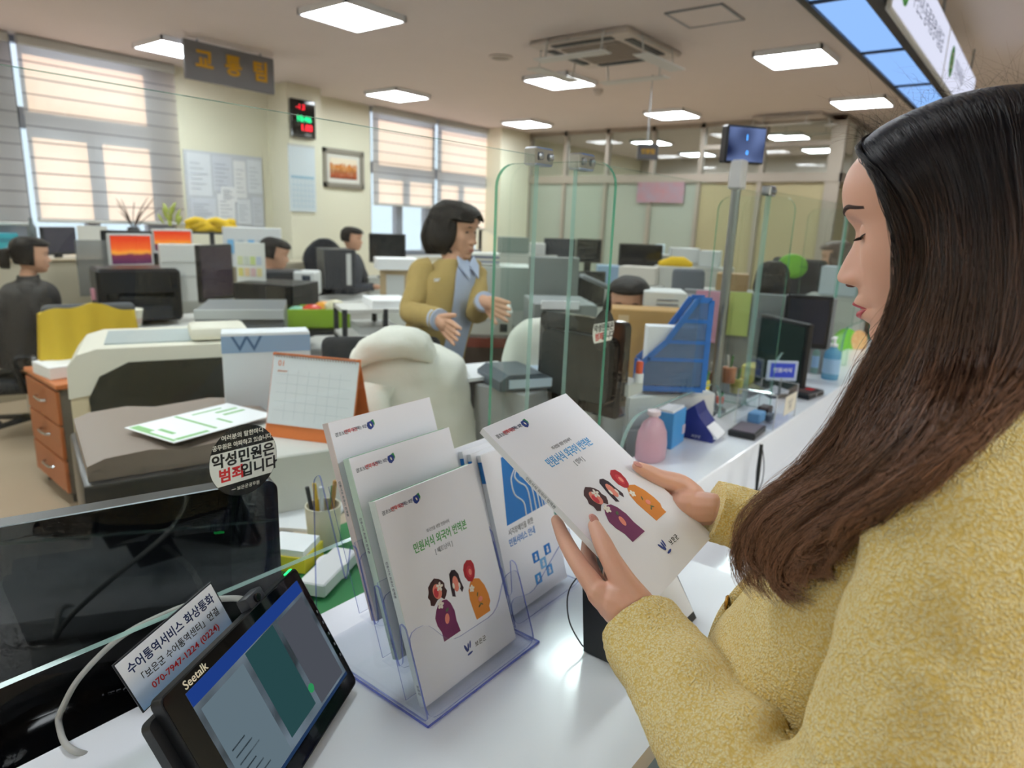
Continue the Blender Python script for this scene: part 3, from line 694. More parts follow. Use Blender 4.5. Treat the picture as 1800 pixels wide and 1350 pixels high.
# blue brochures in their own stand
BLUE = mat('cover_blue', '#1377c8', .35); LB = mat('cover_light_blue', '#7fbbe6', .4)
def blue_brochure(M_, label, front):
    t = thing('blue_brochure', label, 'brochure', M_=M_, group='brochures for blind visitors')
    w_, h_, th = .17, .285, .009
    MB().bb((.001, .001, -th+.0008), (w_-.001, h_-.001, -.0006)).build('pages', mat('book_pages', '#f6f6f2', .7), t)
    cv = MB().bb((0, 0, -.0006), (w_, h_, 0)).build('front_cover', mat('cover_white', '#f3f3f8', .32), t)
    sp_ = MB().bb((-.001, 0, -th), (0, h_, 0)).build('spine', mat('spine_white', '#eef0f4', .4), t)
    MB().bb((-.0014, h_-.05, -th), (-.001, h_-.012, 0)).build('spine_mark', BLUE, sp_)
    if front:
        z = .0002; S = TR(0, 0, z) @ Matrix.Diagonal((.001, .001, 1, 1))
        flat([(50, 268), (170, 268), (170, 215), (153, 152), (29, 150)], 'printed_block', BLUE, cv, S)
        ic = MB()
        for pth in ([(70, 232), (64, 222), (66, 196), (86, 176), (86, 152)], [(82, 236), (76, 226), (84, 214), (104, 196), (104, 152)], [(94, 232), (92, 224), (108, 214), (118, 196), (118, 152)], [(104, 240), (112, 232), (124, 214), (130, 190), (130, 152)], [(70, 232), (82, 240), (94, 234), (104, 242), (116, 236)], [(140, 152), (140, 190)], [(148, 152), (148, 178)]):
            q = [Vector((a/1000, b/1000, .0008)) for a, b in pth]
            ic.tube(catmull(q, 4), .0016, 5)
        ic.build('printed_icon', mat('ink_icon_white', '#eef3f8', .6), cv)
        text('시각장애인을 위한', .0125, INK, cv, TR(.066, .136, z), sx=.78); text('민원서비스 안내', .015, INKB, cv, TR(.064, .118, z), bold=.012, sx=.78)
        for x, y, m_ in ((89, 71, BLUE), (127, 72, BLUE), (107, 53, LB), (121, 34, mat('cover_mid_blue', '#4f9fdc', .4)), (84, 32, mat('cover_mid_blue', '#4f9fdc', .4))):
            flat(rrect(.019, .019, .001, 1, x/1000-.0095, y/1000-.0095), 'printed_tile', m_, cv, TR(0, 0, z))
            flat(ellipse(x/1000, y/1000+.003, .0028, .0028, 10), 'printed_symbol', LW, cv, TR(0, 0, z), .0006, .0003); flat(rrect(.007, .006, .001, 1, x/1000-.0035, y/1000-.006), 'printed_symbol', LW, cv, TR(0, 0, z), .0006, .0003)
UP2 = Vector((0, .30, .954))
for k, (dx, dy, dz, lb) in enumerate(((0, 0, 0, 'blue and white brochure for blind visitors, frontmost of its stack'), (-.012, .012, .002, 'blue and white brochure just behind the frontmost one'), (-.020, .024, .006, 'blue edged brochure third from the front of its stack'), (-.030, .04, .008, 'blue edged brochure at the very back of its stack'))):
    blue_brochure(frame((.836+dx, .625+dy, .838+dz), (1, .02, 0), UP2), lb, k == 0)
h2 = thing('brochure_stand', 'single clear acrylic pocket holding the blue brochures', 'brochure stand')
MB().prism(smooth2([(0, 0), (.205, 0), (.205, .10), (.16, .085), (.06, .035), (0, .05)], .02), -.0012, .0012, side=1).build('front_wall', [ACRYL, AEDGE], h2, frame((.815, .606, .8325), (1, 0, 0), UP2))
for x in (.815, 1.02): MB().prism([(.606, .832), (.64, .93), (.70, .93), (.70, .832)], -.0012, .0012, side=1).build('side_wall', [ACRYL, AEDGE], h2, frame((x, 0, 0), (0, 1, 0), (0, 0, 1)))
MB().prism([(0, 0), (.205, 0), (.205, .2), (0, .2)], -.0012, .0012, side=1).build('back_wall', [ACRYL, AEDGE], h2, frame((.815, .685, .8345), (1, 0, 0), UP2))
MB().bb((.812, .60, .8305), (1.023, .71, .833)).build('base_plate', ACRYL, h2)

# ================================================================ tablet terminal with card
tb = frame((.293, .556, .842), (.885, .465, 0), (-.217, .413, .885))
tt_ = thing('tablet_terminal', 'black video call tablet standing tilted on the counter', 'tablet', M_=tb)
TWd, THt = .283, .194
MB().prism(rrect(TWd, THt, .008, 4, 0, 0), -.014, 0).build('case', BLACKP, tt_, smooth=40)
MB().prism(rrect(TWd-.004, THt-.004, .007, 4, .002, .002), 0, .0006).build('front_glass', BLACKG, tt_)
def screen_mat():
    m = bpy.data.materials.new('tablet_screen'); m.use_nodes = True; n = m.node_tree.nodes; l = m.node_tree.links; b_ = n['Principled BSDF']
    tc = n.new('ShaderNodeTexCoord'); no = n.new('ShaderNodeTexNoise'); no.inputs['Scale'].default_value = 2.4; l.new(tc.outputs['Generated'], no.inputs[0])
    cr = n.new('ShaderNodeValToRGB'); cr.color_ramp.elements[0].color = (*lin('#39464e'), 1); cr.color_ramp.elements[1].color = (*lin('#8fa3b4'), 1); cr.color_ramp.elements[0].position = .35; cr.color_ramp.elements[1].position = .65
    l.new(no.outputs[0], cr.inputs[0]); l.new(cr.outputs[0], b_.inputs['Emission Color']); b_.inputs['Emission Strength'].default_value = .3; b_.inputs['Base Color'].default_value = (.02, .02, .02, 1); b_.inputs['Roughness'].default_value = .08
    return m
sc_o = MB().bb((.030, .022, .0006), (TWd-.012, THt-.016, .0009)).build('display', screen_mat(), tt_)
sx0_, sx1_, sy0_, sy1_ = .030, TWd-.012, .022, THt-.016
def scrq(name, a, b, c, d, col, st_=.6):
    st_ *= .55
    w_, h_ = sx1_-sx0_, sy1_-sy0_
    MB().bb((sx0_+a*w_, sy0_+b*h_, .0009), (sx0_+c*w_, sy0_+d*h_, .0011)).build(name, emitmat('screen_'+col, col, st_), sc_o)
scrq('title_bar', 0, .89, 1, 1, '#2b52b0'); scrq('window_pane_shape', .03, .04, .36, .84, '#8ea6b4', .5); scrq('window_pane_shape', .4, .1, .66, .88, '#3c6a6e', .5); scrq('window_pane_shape', .7, .05, .97, .86, '#6f7480', .5); scrq('status_bar', 0, 0, 1, .03, '#33507c', .5)
for k in range(6): scrq('screen_line', .06, .44-.06*k, .16+.03*(k % 3), .452-.06*k, '#23303a', .4)
MB().prism(ellipse(sx0_+.165, sy0_+.035, .006, .006, 16), .0011, .0013).build('green_button', emitmat('screen_button', '#2f8f58', .6), sc_o)
text('Seetalk', .0135, mat('ink_cream_logo', '#e8dcc0', .5), tt_, TR(.052, THt-.0095, .0008), bold=.01)
MB().box((TWd-.014, THt+.0005, -.004), (.016, .002, .005), .0008).build('status_light', emitmat('status_green', '#20e060', 2.5), tt_)
for k in range(5): MB().box((TWd-.005, .05+.018*k, .0008), (.002, .004, .0005)).build('touch_mark', INKG, tt_)
MB().box((.19, THt+.006, -.010), (.035, .018, .018), .003, seg=2).build('camera_block', DARKP, tt_, smooth=40)
MB().lathe([(.006, 0), (.006, .003), (.004, .0035)], 14, TR(.19, THt+.006, -.001)).build('camera_lens', BLACKG, tt_)
MB().prism(rrect(TWd-.02, THt-.02, .008, 4, -.012, .004), -.026, -.014).build('rear_stand_plate', BLACKP, tt_, smooth=40)
# support foot
MB().prism([(0, .09), (.0, .02), (-.075, -.032), (-.085, -.03)], .07, .2).build('support_foot', BLACKP, tt_, frame((0, 0, -.026), (0, 0, 1), (0, 1, 0)))
cd = thing('sign_card', 'small pale blue phone number card standing behind the tablet', 'sign card', M_=frame((.2905, .779, .900), (.944, .182, .277), (-.304, .141, .942)))
CWd, CHt = .143, .075
def card_mat():
    m = bpy.data.materials.new('card_gradient'); m.use_nodes = True; n = m.node_tree.nodes; l = m.node_tree.links; b_ = n['Principled BSDF']
    tc = n.new('ShaderNodeTexCoord'); sp_ = n.new('ShaderNodeSeparateXYZ'); l.new(tc.outputs['Generated'], sp_.inputs[0])
    cr = n.new('ShaderNodeValToRGB'); cr.color_ramp.elements[0].color = (*lin('#9cc6f2'), 1); cr.color_ramp.elements[1].color = (*lin('#ffffff'), 1); cr.color_ramp.elements[1].position = .7
    l.new(sp_.outputs[1], cr.inputs[0]); l.new(cr.outputs[0], b_.inputs['Base Color']); b_.inputs['Roughness'].default_value = .4
    return m
MB().bb((-.002, -.002, -.003), (CWd+.002, CHt+.002, -.001)).build('backing', DARKP, cd)
MB().bb((0, 0, -.001), (CWd, CHt, 0)).build('printed_face', card_mat(), cd)
text('수어통역서비스 화상통화', .0168, INKN, cd, TR(CWd/2+.001, .057, .0002), bold=.015, sx=.74); text('「보은군 수어통역센터」연결', .0135, INK, cd, TR(CWd/2+.002, .0365, .0002), sx=.74); text('070-7947-1224 (0224)', .0125, INKR, cd, TR(CWd/2+.002, .018, .0002), sx=.92, bold=.01)
MB().bb((.03, -.055, -.006), (.11, .01, -.0035)).build('holder_strip', DARKP, cd)
# white cable
cbp = [at(322, 1312, .88), at(255, 1330, .92), Zp(135, 1322, ZC+.004), at(104, 1275, .90), at(112, 1240, .91), at(145, 1185, .925), at(215, 1118, .945), at(300, 1075, .955), at(360, 1056, .95), at(412, 1052, .92), tb @ Vector((.19, THt+.006, -.014))]
tag(MB().tube(catmull(cbp, 8), .0042, 8).build('white_cable', mat('cable_grey', '#b9b8b2', .5), smooth=60), 'thick grey-white cable looping from the tablet camera over the counter', 'cable')

# ================================================================ black wedge device with wire
wd = thing('signature_pad', 'black wedge-shaped signature pad with its back to us on the counter', 'signature pad')
MB().prism([(.384, ZC+.001), (.484, ZC+.001), (.498, .985), (.486, .987), (.438, .915)], 0, .215).build('body', BLACKP, wd, frame((.838, 0, 0), (0, 1, 0), (0, 0, 1)))
MB().bb((.005, .012, 0), (.21, .07, .0015)).build('green_label', LOGOG, wd, frame((.838, .440, .918), (1, 0, 0), (0, .58, .81)))
MB().bb((.005, .002, 0), (.21, .07, .0015)).build('white_label', PAPER, wd, frame((.838, .389, .842), (1, 0, 0), (0, .56, .83)))
wpts = [Vector((.84, .49, .98)), Vector((.832, .515, .93)), Vector((.83, .51, .88)), Vector((.834, .487, .845)), Vector((.85, .486, .832))]
tag(MB().tube(catmull(wpts, 8), .0012, 6).build('thin_black_wire', BLACKP), 'thin black wire curving beside the signature pad', 'wire')
# ================================================================ people: shared builders
def interp(tab, z):
    """smooth lookup in a table [(z, v), ...] sorted descending or ascending"""
    t = sorted(tab)
    if z <= t[0][0]: return t[0][1]
    if z >= t[-1][0]: return t[-1][1]
    for i in range(len(t)-1):
        if t[i][0] <= z <= t[i+1][0]:
            a = t[max(i-1, 0)]; b = t[i]; c = t[i+1]; d = t[min(i+2, len(t)-1)]
            u = (z-b[0])/(c[0]-b[0])
            m0 = (c[1]-a[1])/(c[0]-a[0])*(c[0]-b[0]) if c[0] != a[0] else 0
            m1 = (d[1]-b[1])/(d[0]-b[0])*(c[0]-b[0]) if d[0] != b[0] else 0
            return (2*u**3-3*u*u+1)*b[1]+(u**3-2*u*u+u)*m0+(-2*u**3+3*u*u)*c[1]+(u**3-u*u)*m1
PROF = [(.102, .0), (.098, .035), (.088, .064), (.072, .083), (.055, .0915), (.038, .0945), (.02, .0945), (.005, .0885), (-.008, .0925), (-.02, .101), (-.03, .1075), (-.037, .111), (-.0425, .1095), (-.047, .101), (-.050, .0945), (-.057, .0935), (-.0625, .0975), (-.067, .0990), (-.0705, .0955), (-.0725, .0925), (-.075, .0955), (-.0795, .0965), (-.084, .092), (-.089, .0868), (-.096, .0885), (-.104, .0875), (-.111, .080), (-.117, .062), (-.121, .038)]
FBASE = [(.102, .0), (.098, .035), (.088, .064), (.072, .083), (.055, .0915), (.038, .0945), (.02, .0925), (.005, .0865), (-.015, .0845), (-.035, .0855), (-.05, .087), (-.062, .0875), (-.075, .0865), (-.089, .0845), (-.096, .085), (-.104, .0835), (-.111, .076), (-.117, .060), (-.121, .038)]
WIDTH = [(.102, .0), (.098, .028), (.088, .048), (.072, .061), (.055, .0685), (.035, .0725), (.01, .0735), (-.015, .0735), (-.04, .071), (-.06, .066), (-.08, .058), (-.095, .048), (-.105, .041), (-.113, .034), (-.119, .025), (-.121, .02)]
BACK = [(.102, .0), (.098, .045), (.088, .070), (.072, .086), (.05, .096), (.02, .1), (-.01, .097), (-.04, .085), (-.07, .066), (-.1, .05), (-.121, .045)]
for _t in (PROF, FBASE, WIDTH, BACK):
    for _i, (_z, _v) in enumerate(_t):
        if _z > .03: _t[_i] = (.03+(_z-.03)*.83, _v)
def head_mesh(mb, M_, nt=72, nz=100, mi=0):
    vs_ = []; g2 = lambda a, s: math.exp(-(a/s)**2)
    zz = [.0896-.2106*(.5-.5*math.cos(math.pi*i/(nz-1)))*.35-.2106*.65*i/(nz-1) for i in range(nz)]
    for z in zz:
        yf, yb, w_ = interp(FBASE, z), interp(BACK, z), interp(WIDTH, z)
        nb = interp(PROF, z)-yf
        for j in range(nt):
            a = 2*math.pi*j/nt-math.pi
            a = a-.32*math.sin(a)            # more columns at the face
            s_, c_ = math.sin(a), math.cos(a)
            x = w_*(abs(s_)**.92)*(1 if s_ > 0 else -1)
            y = (yf*c_**.78 if c_ > 0 else -yb*(-c_)**.9)
            if c_ > 0:
                if z > -.052: sg = .0085+.0075*max(0, min(1, (-z-.006)/.04)) if z < .004 else .011
                elif z > -.0885: sg = .021
                else: sg = .022
                y += nb*g2(x, sg)
                if -.052 < z < -.03: y += .006*g2(abs(x)-.0135, .006)*g2(z+.043, .007)     # nostril wing
                y += -.0105*g2(abs(x)-.031, .014)*g2(z-.002, .0105)                          # eye socket
                y += .0065*g2(abs(x)-.032, .0115)*g2(z-.0005, .0075)                         # lid over the eye
                y += .0040*g2(abs(x)-.047, .020)*g2(z+.028, .02)                             # cheek
                y += .0020*g2(abs(x)-.03, .016)*g2(z-.021, .007)                             # brow ridge
                y += -.0030*g2(abs(x)-.028, .008)*g2(z+.071, .008)                           # mouth corner
            vs_.append((x, y, z))
    fs = []
    for i in range(nz-1):
        for j in range(nt): fs.append((i*nt+j, (i+1)*nt+j, (i+1)*nt+(j+1) % nt, i*nt+(j+1) % nt))
    fs.append(tuple(range(nt))); fs.append(tuple(range((nz-1)*nt, nz*nt))[::-1])
    mb.add(vs_, fs, M_, mi)
def ball(mb, c, r, n=10, mi=0, M_=None):
    c = Vector(c); r = r if isinstance(r, (tuple, list)) else (r, r, r)
    vs_ = []; fs = []
    for i in range(n+1):
        t = math.pi*i/n
        for j in range(2*n): p = math.pi*j/n; vs_.append((c.x+r[0]*math.sin(t)*math.cos(p), c.y+r[1]*math.sin(t)*math.sin(p), c.z+r[2]*math.cos(t)))
    for i in range(n):
        for j in range(2*n): fs.append((i*2*n+j, (i+1)*2*n+j, (i+1)*2*n+(j+1) % (2*n), i*2*n+(j+1) % (2*n)))
    mb.add(vs_, fs, M_, mi)
def limb(mb, pts, rad, n=12):
    """closed tapered chain: tube with round ends"""
    pts = [Vector(p) for p in pts]
    P = catmull(pts, 4); R = []
    for i in range(len(pts)-1):
        for k in range(4): R.append(rad[i]+(rad[i+1]-rad[i])*k/4)
    R.append(rad[-1])
    mb.tube(P, R, n)
    ball(mb, P[0], R[0]*.99, 6); ball(mb, P[-1], R[-1]*.99, 6)
def remeshed(mb, voxel, it=6):
    me = bpy.data.meshes.new('tmp'); me.from_pydata(mb.v, [], mb.f); o = bpy.data.objects.new('tmp', me); C.objects.link(o)
    r = o.modifiers.new('r', 'REMESH'); r.mode = 'VOXEL'; r.voxel_size = voxel
    s = o.modifiers.new('s', 'SMOOTH'); s.factor = .5; s.iterations = it
    d = bpy.context.evaluated_depsgraph_get(); d.update()
    e = o.evaluated_get(d).to_mesh()
    vs_ = [v.co[:] for v in e.vertices]; fs = [tuple(p.vertices) for p in e.polygons]
    bpy.data.objects.remove(o); bpy.data.meshes.remove(me)
    return vs_, fs
def loft(rings, n=48, cap=True, exp=2.3):
    """rings: (centre, axis_a, axis_b) half-axis vectors; superellipse sections, catmull-smoothed along the length"""
    vs_ = []; fs = []
    Cc = catmull([r[0] for r in rings], 5); A = catmull([r[1] for r in rings], 5); B = catmull([r[2] for r in rings], 5)
    for c, a, b in zip(Cc, A, B):
        for j in range(n):
            t = 2*math.pi*j/n; ct_, st_ = math.cos(t), math.sin(t)
            vs_.append(c+a*(abs(ct_)**(2/exp))*(1 if ct_ > 0 else -1)+b*(abs(st_)**(2/exp))*(1 if st_ > 0 else -1))
    k = len(Cc)
    for i in range(k-1):
        for j in range(n): fs.append((i*n+j, i*n+(j+1) % n, (i+1)*n+(j+1) % n, (i+1)*n+j))
    if cap: fs += [tuple(range(n))[::-1], tuple(range((k-1)*n, k*n))]
    return vs_, fs
def sleeve(pts, rad, n=28, flat_=1.0, up=(0, 0, 1)):
    P = [Vector(p) for p in pts]; rings = []
    for i, p in enumerate(P):
        t = (P[min(i+1, len(P)-1)]-P[max(i-1, 0)]).normalized(); a = t.cross(Vector(up))
        a = a.normalized() if a.length > .05 else t.orthogonal().normalized()
        b = t.cross(a).normalized(); rings.append((p, a*rad[i], b*rad[i]*flat_))
    return loft(rings, n, True, 2.05)
def wrinkle(vs_, amp, scale, seed=0., dirs=None):
    out = []
    for v in vs_:
        v = Vector(v); q = v*scale+Vector((seed, seed*2, 0))
        d = noise.noise_vector(q)*amp+noise.noise_vector(q*2.7)*amp*.4
        out.append(v+d)
    return out
SKIN = mat('skin_warm', '#e6b39b', .42, sss=.12, noise_=(40, .1, '#dea88e'))
LIPM = mat('lip_red', '#bc4a54', .3); NAILM = mat('nail_red_glitter', '#a84a48', .2, noise_=(900, .5, '#e8b8a8')); BROWM = mat('brow_brown', '#3a241c', .7); LASHM = mat('lash_black', '#0d0908', .6)
EYEW = mat('eye_white', '#d8ccc4', .15); IRIS = mat('iris_brown', '#241510', .1)
def boucle():
    m = bpy.data.materials.new('boucle_yellow'); m.use_nodes = True; n = m.node_tree.nodes; l = m.node_tree.links; b_ = n['Principled BSDF']
    tc = n.new('ShaderNodeTexCoord'); vo = n.new('ShaderNodeTexVoronoi'); vo.inputs['Scale'].default_value = 400; vo.inputs['Randomness'].default_value = 1
    no = n.new('ShaderNodeTexNoise'); no.inputs['Scale'].default_value = 420; no.inputs['Detail'].default_value = 4
    wob = n.new('ShaderNodeTexNoise'); wob.inputs['Scale'].default_value = 120; wob.inputs['Detail'].default_value = 3
    vm = n.new('ShaderNodeVectorMath'); vm.operation = 'MULTIPLY_ADD'; vm.inputs[1].default_value = (.008, .008, .008)
    l.new(tc.outputs['Object'], wob.inputs['Vector']); l.new(wob.outputs['Color'], vm.inputs[0]); l.new(tc.outputs['Object'], vm.inputs[2])
    l.new(vm.outputs[0], vo.inputs['Vector']); l.new(vm.outputs[0], no.inputs['Vector'])
    cr = n.new('ShaderNodeValToRGB'); cr.color_ramp.elements[0].position = .05; cr.color_ramp.elements[0].color = (*lin('#fff3c4'), 1); cr.color_ramp.elements[1].position = .72; cr.color_ramp.elements[1].color = (*lin('#efcd72'), 1)
    l.new(vo.outputs['Distance'], cr.inputs[0]); l.new(cr.outputs[0], b_.inputs['Base Color'])
    ad = n.new('ShaderNodeMath'); ad.operation = 'MULTIPLY_ADD'; ad.inputs[1].default_value = -1.0; l.new(vo.outputs['Distance'], ad.inputs[0]); l.new(no.outputs['Fac'], ad.inputs[2])
    bp = n.new('ShaderNodeBump'); bp.inputs['Strength'].default_value = .75; bp.inputs['Distance'].default_value = .0035; l.new(ad.outputs[0], bp.inputs['Height']); l.new(bp.outputs[0], b_.inputs['Normal'])
    b_.inputs['Roughness'].default_value = .95; b_.inputs['Specular IOR Level'].default_value = .1; b_.inputs['Sheen Weight'].default_value = .25
    return m
BOUCLE = boucle()

# ================================================================ the woman in the yellow jacket
XM = .75
wom = thing('person', 'woman in a pale yellow textured jacket reading the held booklet', 'person', (XM, .05, 0))
WI = TR(-XM, -.05, 0)                      # world to person
PIT = math.radians(15.5)
HM = WI @ TR(XM, .071, 1.524) @ RX(-PIT)   # head local -> person
body = MB()
# trunk, arms and hands: one blended surface
core = MB()
for (z, a, b, cy) in ((.80, .14, .09, .05), (.95, .125, .085, .06), (1.1, .13, .08, .06), (1.22, .14, .075, .05), (1.32, .12, .055, .04)): ball(core, (XM, cy, z), (a, b, .10), 10)
limb(core, [(XM, .03, 1.30), (XM, .045, 1.38), (XM, .066, 1.45)], [.055, .048, .05])
LE, RE = (.512, .055, 1.03), (1.0, .10, 1.045)
limb(core, [(.61, .03, 1.31), (.545, .025, 1.18), LE], [.045, .042, .036]); limb(core, [(.90, .04, 1.31), (.97, .06, 1.18), RE], [.045, .042, .036])
LW_, RW_ = (.641, .292, 1.062), (.889, .322, 1.112)
limb(core, [LE, (.575, .19, 1.045), LW_], [.038, .034, .0245]); limb(core, [RE, (.945, .21, 1.08), RW_], [.038, .033, .0235])
for s in (-1, 1):
    limb(core, [(XM+s*.08, .05, .80), (XM+s*.085, .05, .45), (XM+s*.085, .03, .10)], [.085, .058, .036])
    limb(core, [(XM+s*.085, .02, .05), (XM+s*.09, .15, .035)], [.035, .03])
vs_, fs = remeshed(core, .008, 4); body.add(vs_, fs, WI)
def hand(parts, voxel=.0017):
    hb = MB()
    for p in parts:
        if p[0] == 'l': limb(hb, p[1], p[2], 12)
        else: ball(hb, p[1], p[2], 10, 0, p[3] if len(p) > 3 else None)
    return remeshed(hb, voxel, 5)
# left hand: thumb on the cover, fingers under the spine
LH = [('l', [LW_, (.637, .312, 1.070), (.633, .326, 1.078)], [.0235, .0265, .025]),
      ('l', [(.630, .322, 1.072), (.624, .345, 1.086)], [.019, .0155]),
      ('l', [(.640, .322, 1.064), (.637, .345, 1.072)], [.020, .0145]),
      ('l', [(.652, .318, 1.056), (.652, .338, 1.060)], [.019, .0135]),
      ('l', [(.642, .303, 1.080), (.640, .322, 1.100), (.6425, .343, 1.1215), (.650, .360, 1.1345), (.6625, .3800, 1.1465)], [.0195, .0158, .0124, .0116, .0082]),
      ('l', [(.624, .345, 1.086), (.632, .379, 1.106), (.644, .408, 1.1225), (.661, .434, 1.1365)], [.0135, .0112, .0098, .0075]),
      ('l', [(.637, .347, 1.072), (.662, .383, 1.094), (.690, .402, 1.108), (.712, .415, 1.118)], [.0125, .0105, .0092, .0075]),
      ('l', [(.652, .340, 1.060), (.685, .365, 1.080), (.716, .380, 1.092), (.738, .392, 1.101)], [.012, .0098, .0088, .0072]),
      ('l', [(.662, .328, 1.052), (.692, .342, 1.066), (.716, .352, 1.074), (.734, .362, 1.082)], [.0105, .0085, .0076, .0065])]
v1, f1 = hand(LH); body.add(v1, f1, WI)
# right hand: thumb on the far edge, fingers hidden under the booklet
q = lambda x, y, d: tuple(at(x, y, d))
RHd = [('l', [RW_, q(1216, 893, .975), q(1203, 888, .975)], [.0235, .026, .0245]),
       ('l', [q(1218, 872, .985), q(1196, 852, .985), q(1160, 840, .977), q(1140, 830, .972), q(1120, 820, .966)], [.0185, .0158, .0125, .0112, .0078]),
       ('l', [q(1205, 880, .98), q(1186, 892, .985)], [.0225, .0165]), ('l', [q(1210, 905, .98), q(1192, 914, .985)], [.022, .015])]
for k in range(4):
    b0 = HB @ Vector((BW+.012, .085+.018*k, -.020)); b1 = HB @ Vector((BW-.02, .095+.020*k, -.0225)); b2 = HB @ Vector((BW-.045, .10+.021*k, -.0215)); b3 = HB @ Vector((BW-.065, .105+.021*k, -.0195))
    RHd.append(('l', [q(1200, 895, .985), tuple(b0), tuple(b1), tuple(b2), tuple(b3)], [.014, .0135, .011, .0095, .0075]))
v1, f1 = hand(RHd); body.add(v1, f1, WI)
head_mesh(body, HM, 110, 150)
bo = body.build('body', SKIN, wom, smooth=80)
# nails
for M_n, nm in ((frame((.6635, .3815, 1.1535), (.95, -.25, .0), (.3, .76, .55)), 'l'), (frame(at(1122, 816, .962), (.5, .6, .3), (-.75, .55, .3)), 'r')):
    nb_ = MB(); ball(nb_, (0, 0, 0), (.0062, .0085, .0022), 8); nb_.build('nail', NAILM, wom, WI @ M_n, smooth=60)
# lips, brow, eye, lashes (left side is the one we see; both are built)
def surf_y(x, z):
    yf, w_ = interp(FBASE, z), interp(WIDTH, z); g2 = lambda a, s: math.exp(-(a/s)**2)
    s_ = min(1, (abs(x)/w_)**(1/.92)); c_ = math.sqrt(max(0, 1-s_*s_)); y = yf*c_**.78
    nb = interp(PROF, z)-yf; sg = .021 if -.0885 < z <= -.052 else (.011 if z > .004 else .014)
    y += nb*g2(x, sg) - .0105*g2(abs(x)-.031, .014)*g2(z-.002, .0105) + .0065*g2(abs(x)-.032, .0115)*g2(z-.0005, .0075) + .004*g2(abs(x)-.047, .02)*g2(z+.028, .02) + .002*g2(abs(x)-.03, .016)*g2(z-.021, .007) - .003*g2(abs(x)-.028, .008)*g2(z+.071, .008)
    return y
def patch(name, fz0, fz1, x0, x1, n, k, off, m, parent, M_):
    vs_ = []; fs = []
    for i in range(n+1):
        x = x0+(x1-x0)*i/n; a, b = fz0(x), fz1(x)
        for j in range(k+1):
            t = j/k; z = a+(b-a)*t
            vs_.append((x, surf_y(x, z)+off*(.3+math.sin(math.pi*t)*.7)*min(1, 4*(1-abs(2*i/n-1))+.1), z))
    for i in range(n):
        for j in range(k): fs.append((i*(k+1)+j, (i+1)*(k+1)+j, (i+1)*(k+1)+j+1, i*(k+1)+j+1))
    return MB().add(vs_, fs).build(name, m, parent, M_, smooth=80)
lw = .0215
patch('upper_lip', lambda x: -.0728+.0005*(1-(x/lw)**2), lambda x: -.0728+.0095*max(0, 1-(abs(x)/lw)**1.7)-.0012*math.exp(-(x/.004)**2), -lw, lw, 24, 6, .0016, LIPM, wom, HM)
patch('lower_lip', lambda x: -.0733-.0110*max(0, 1-(abs(x)/lw)**2), lambda x: -.0733, -lw, lw, 24, 6, .0018, LIPM, wom, HM)
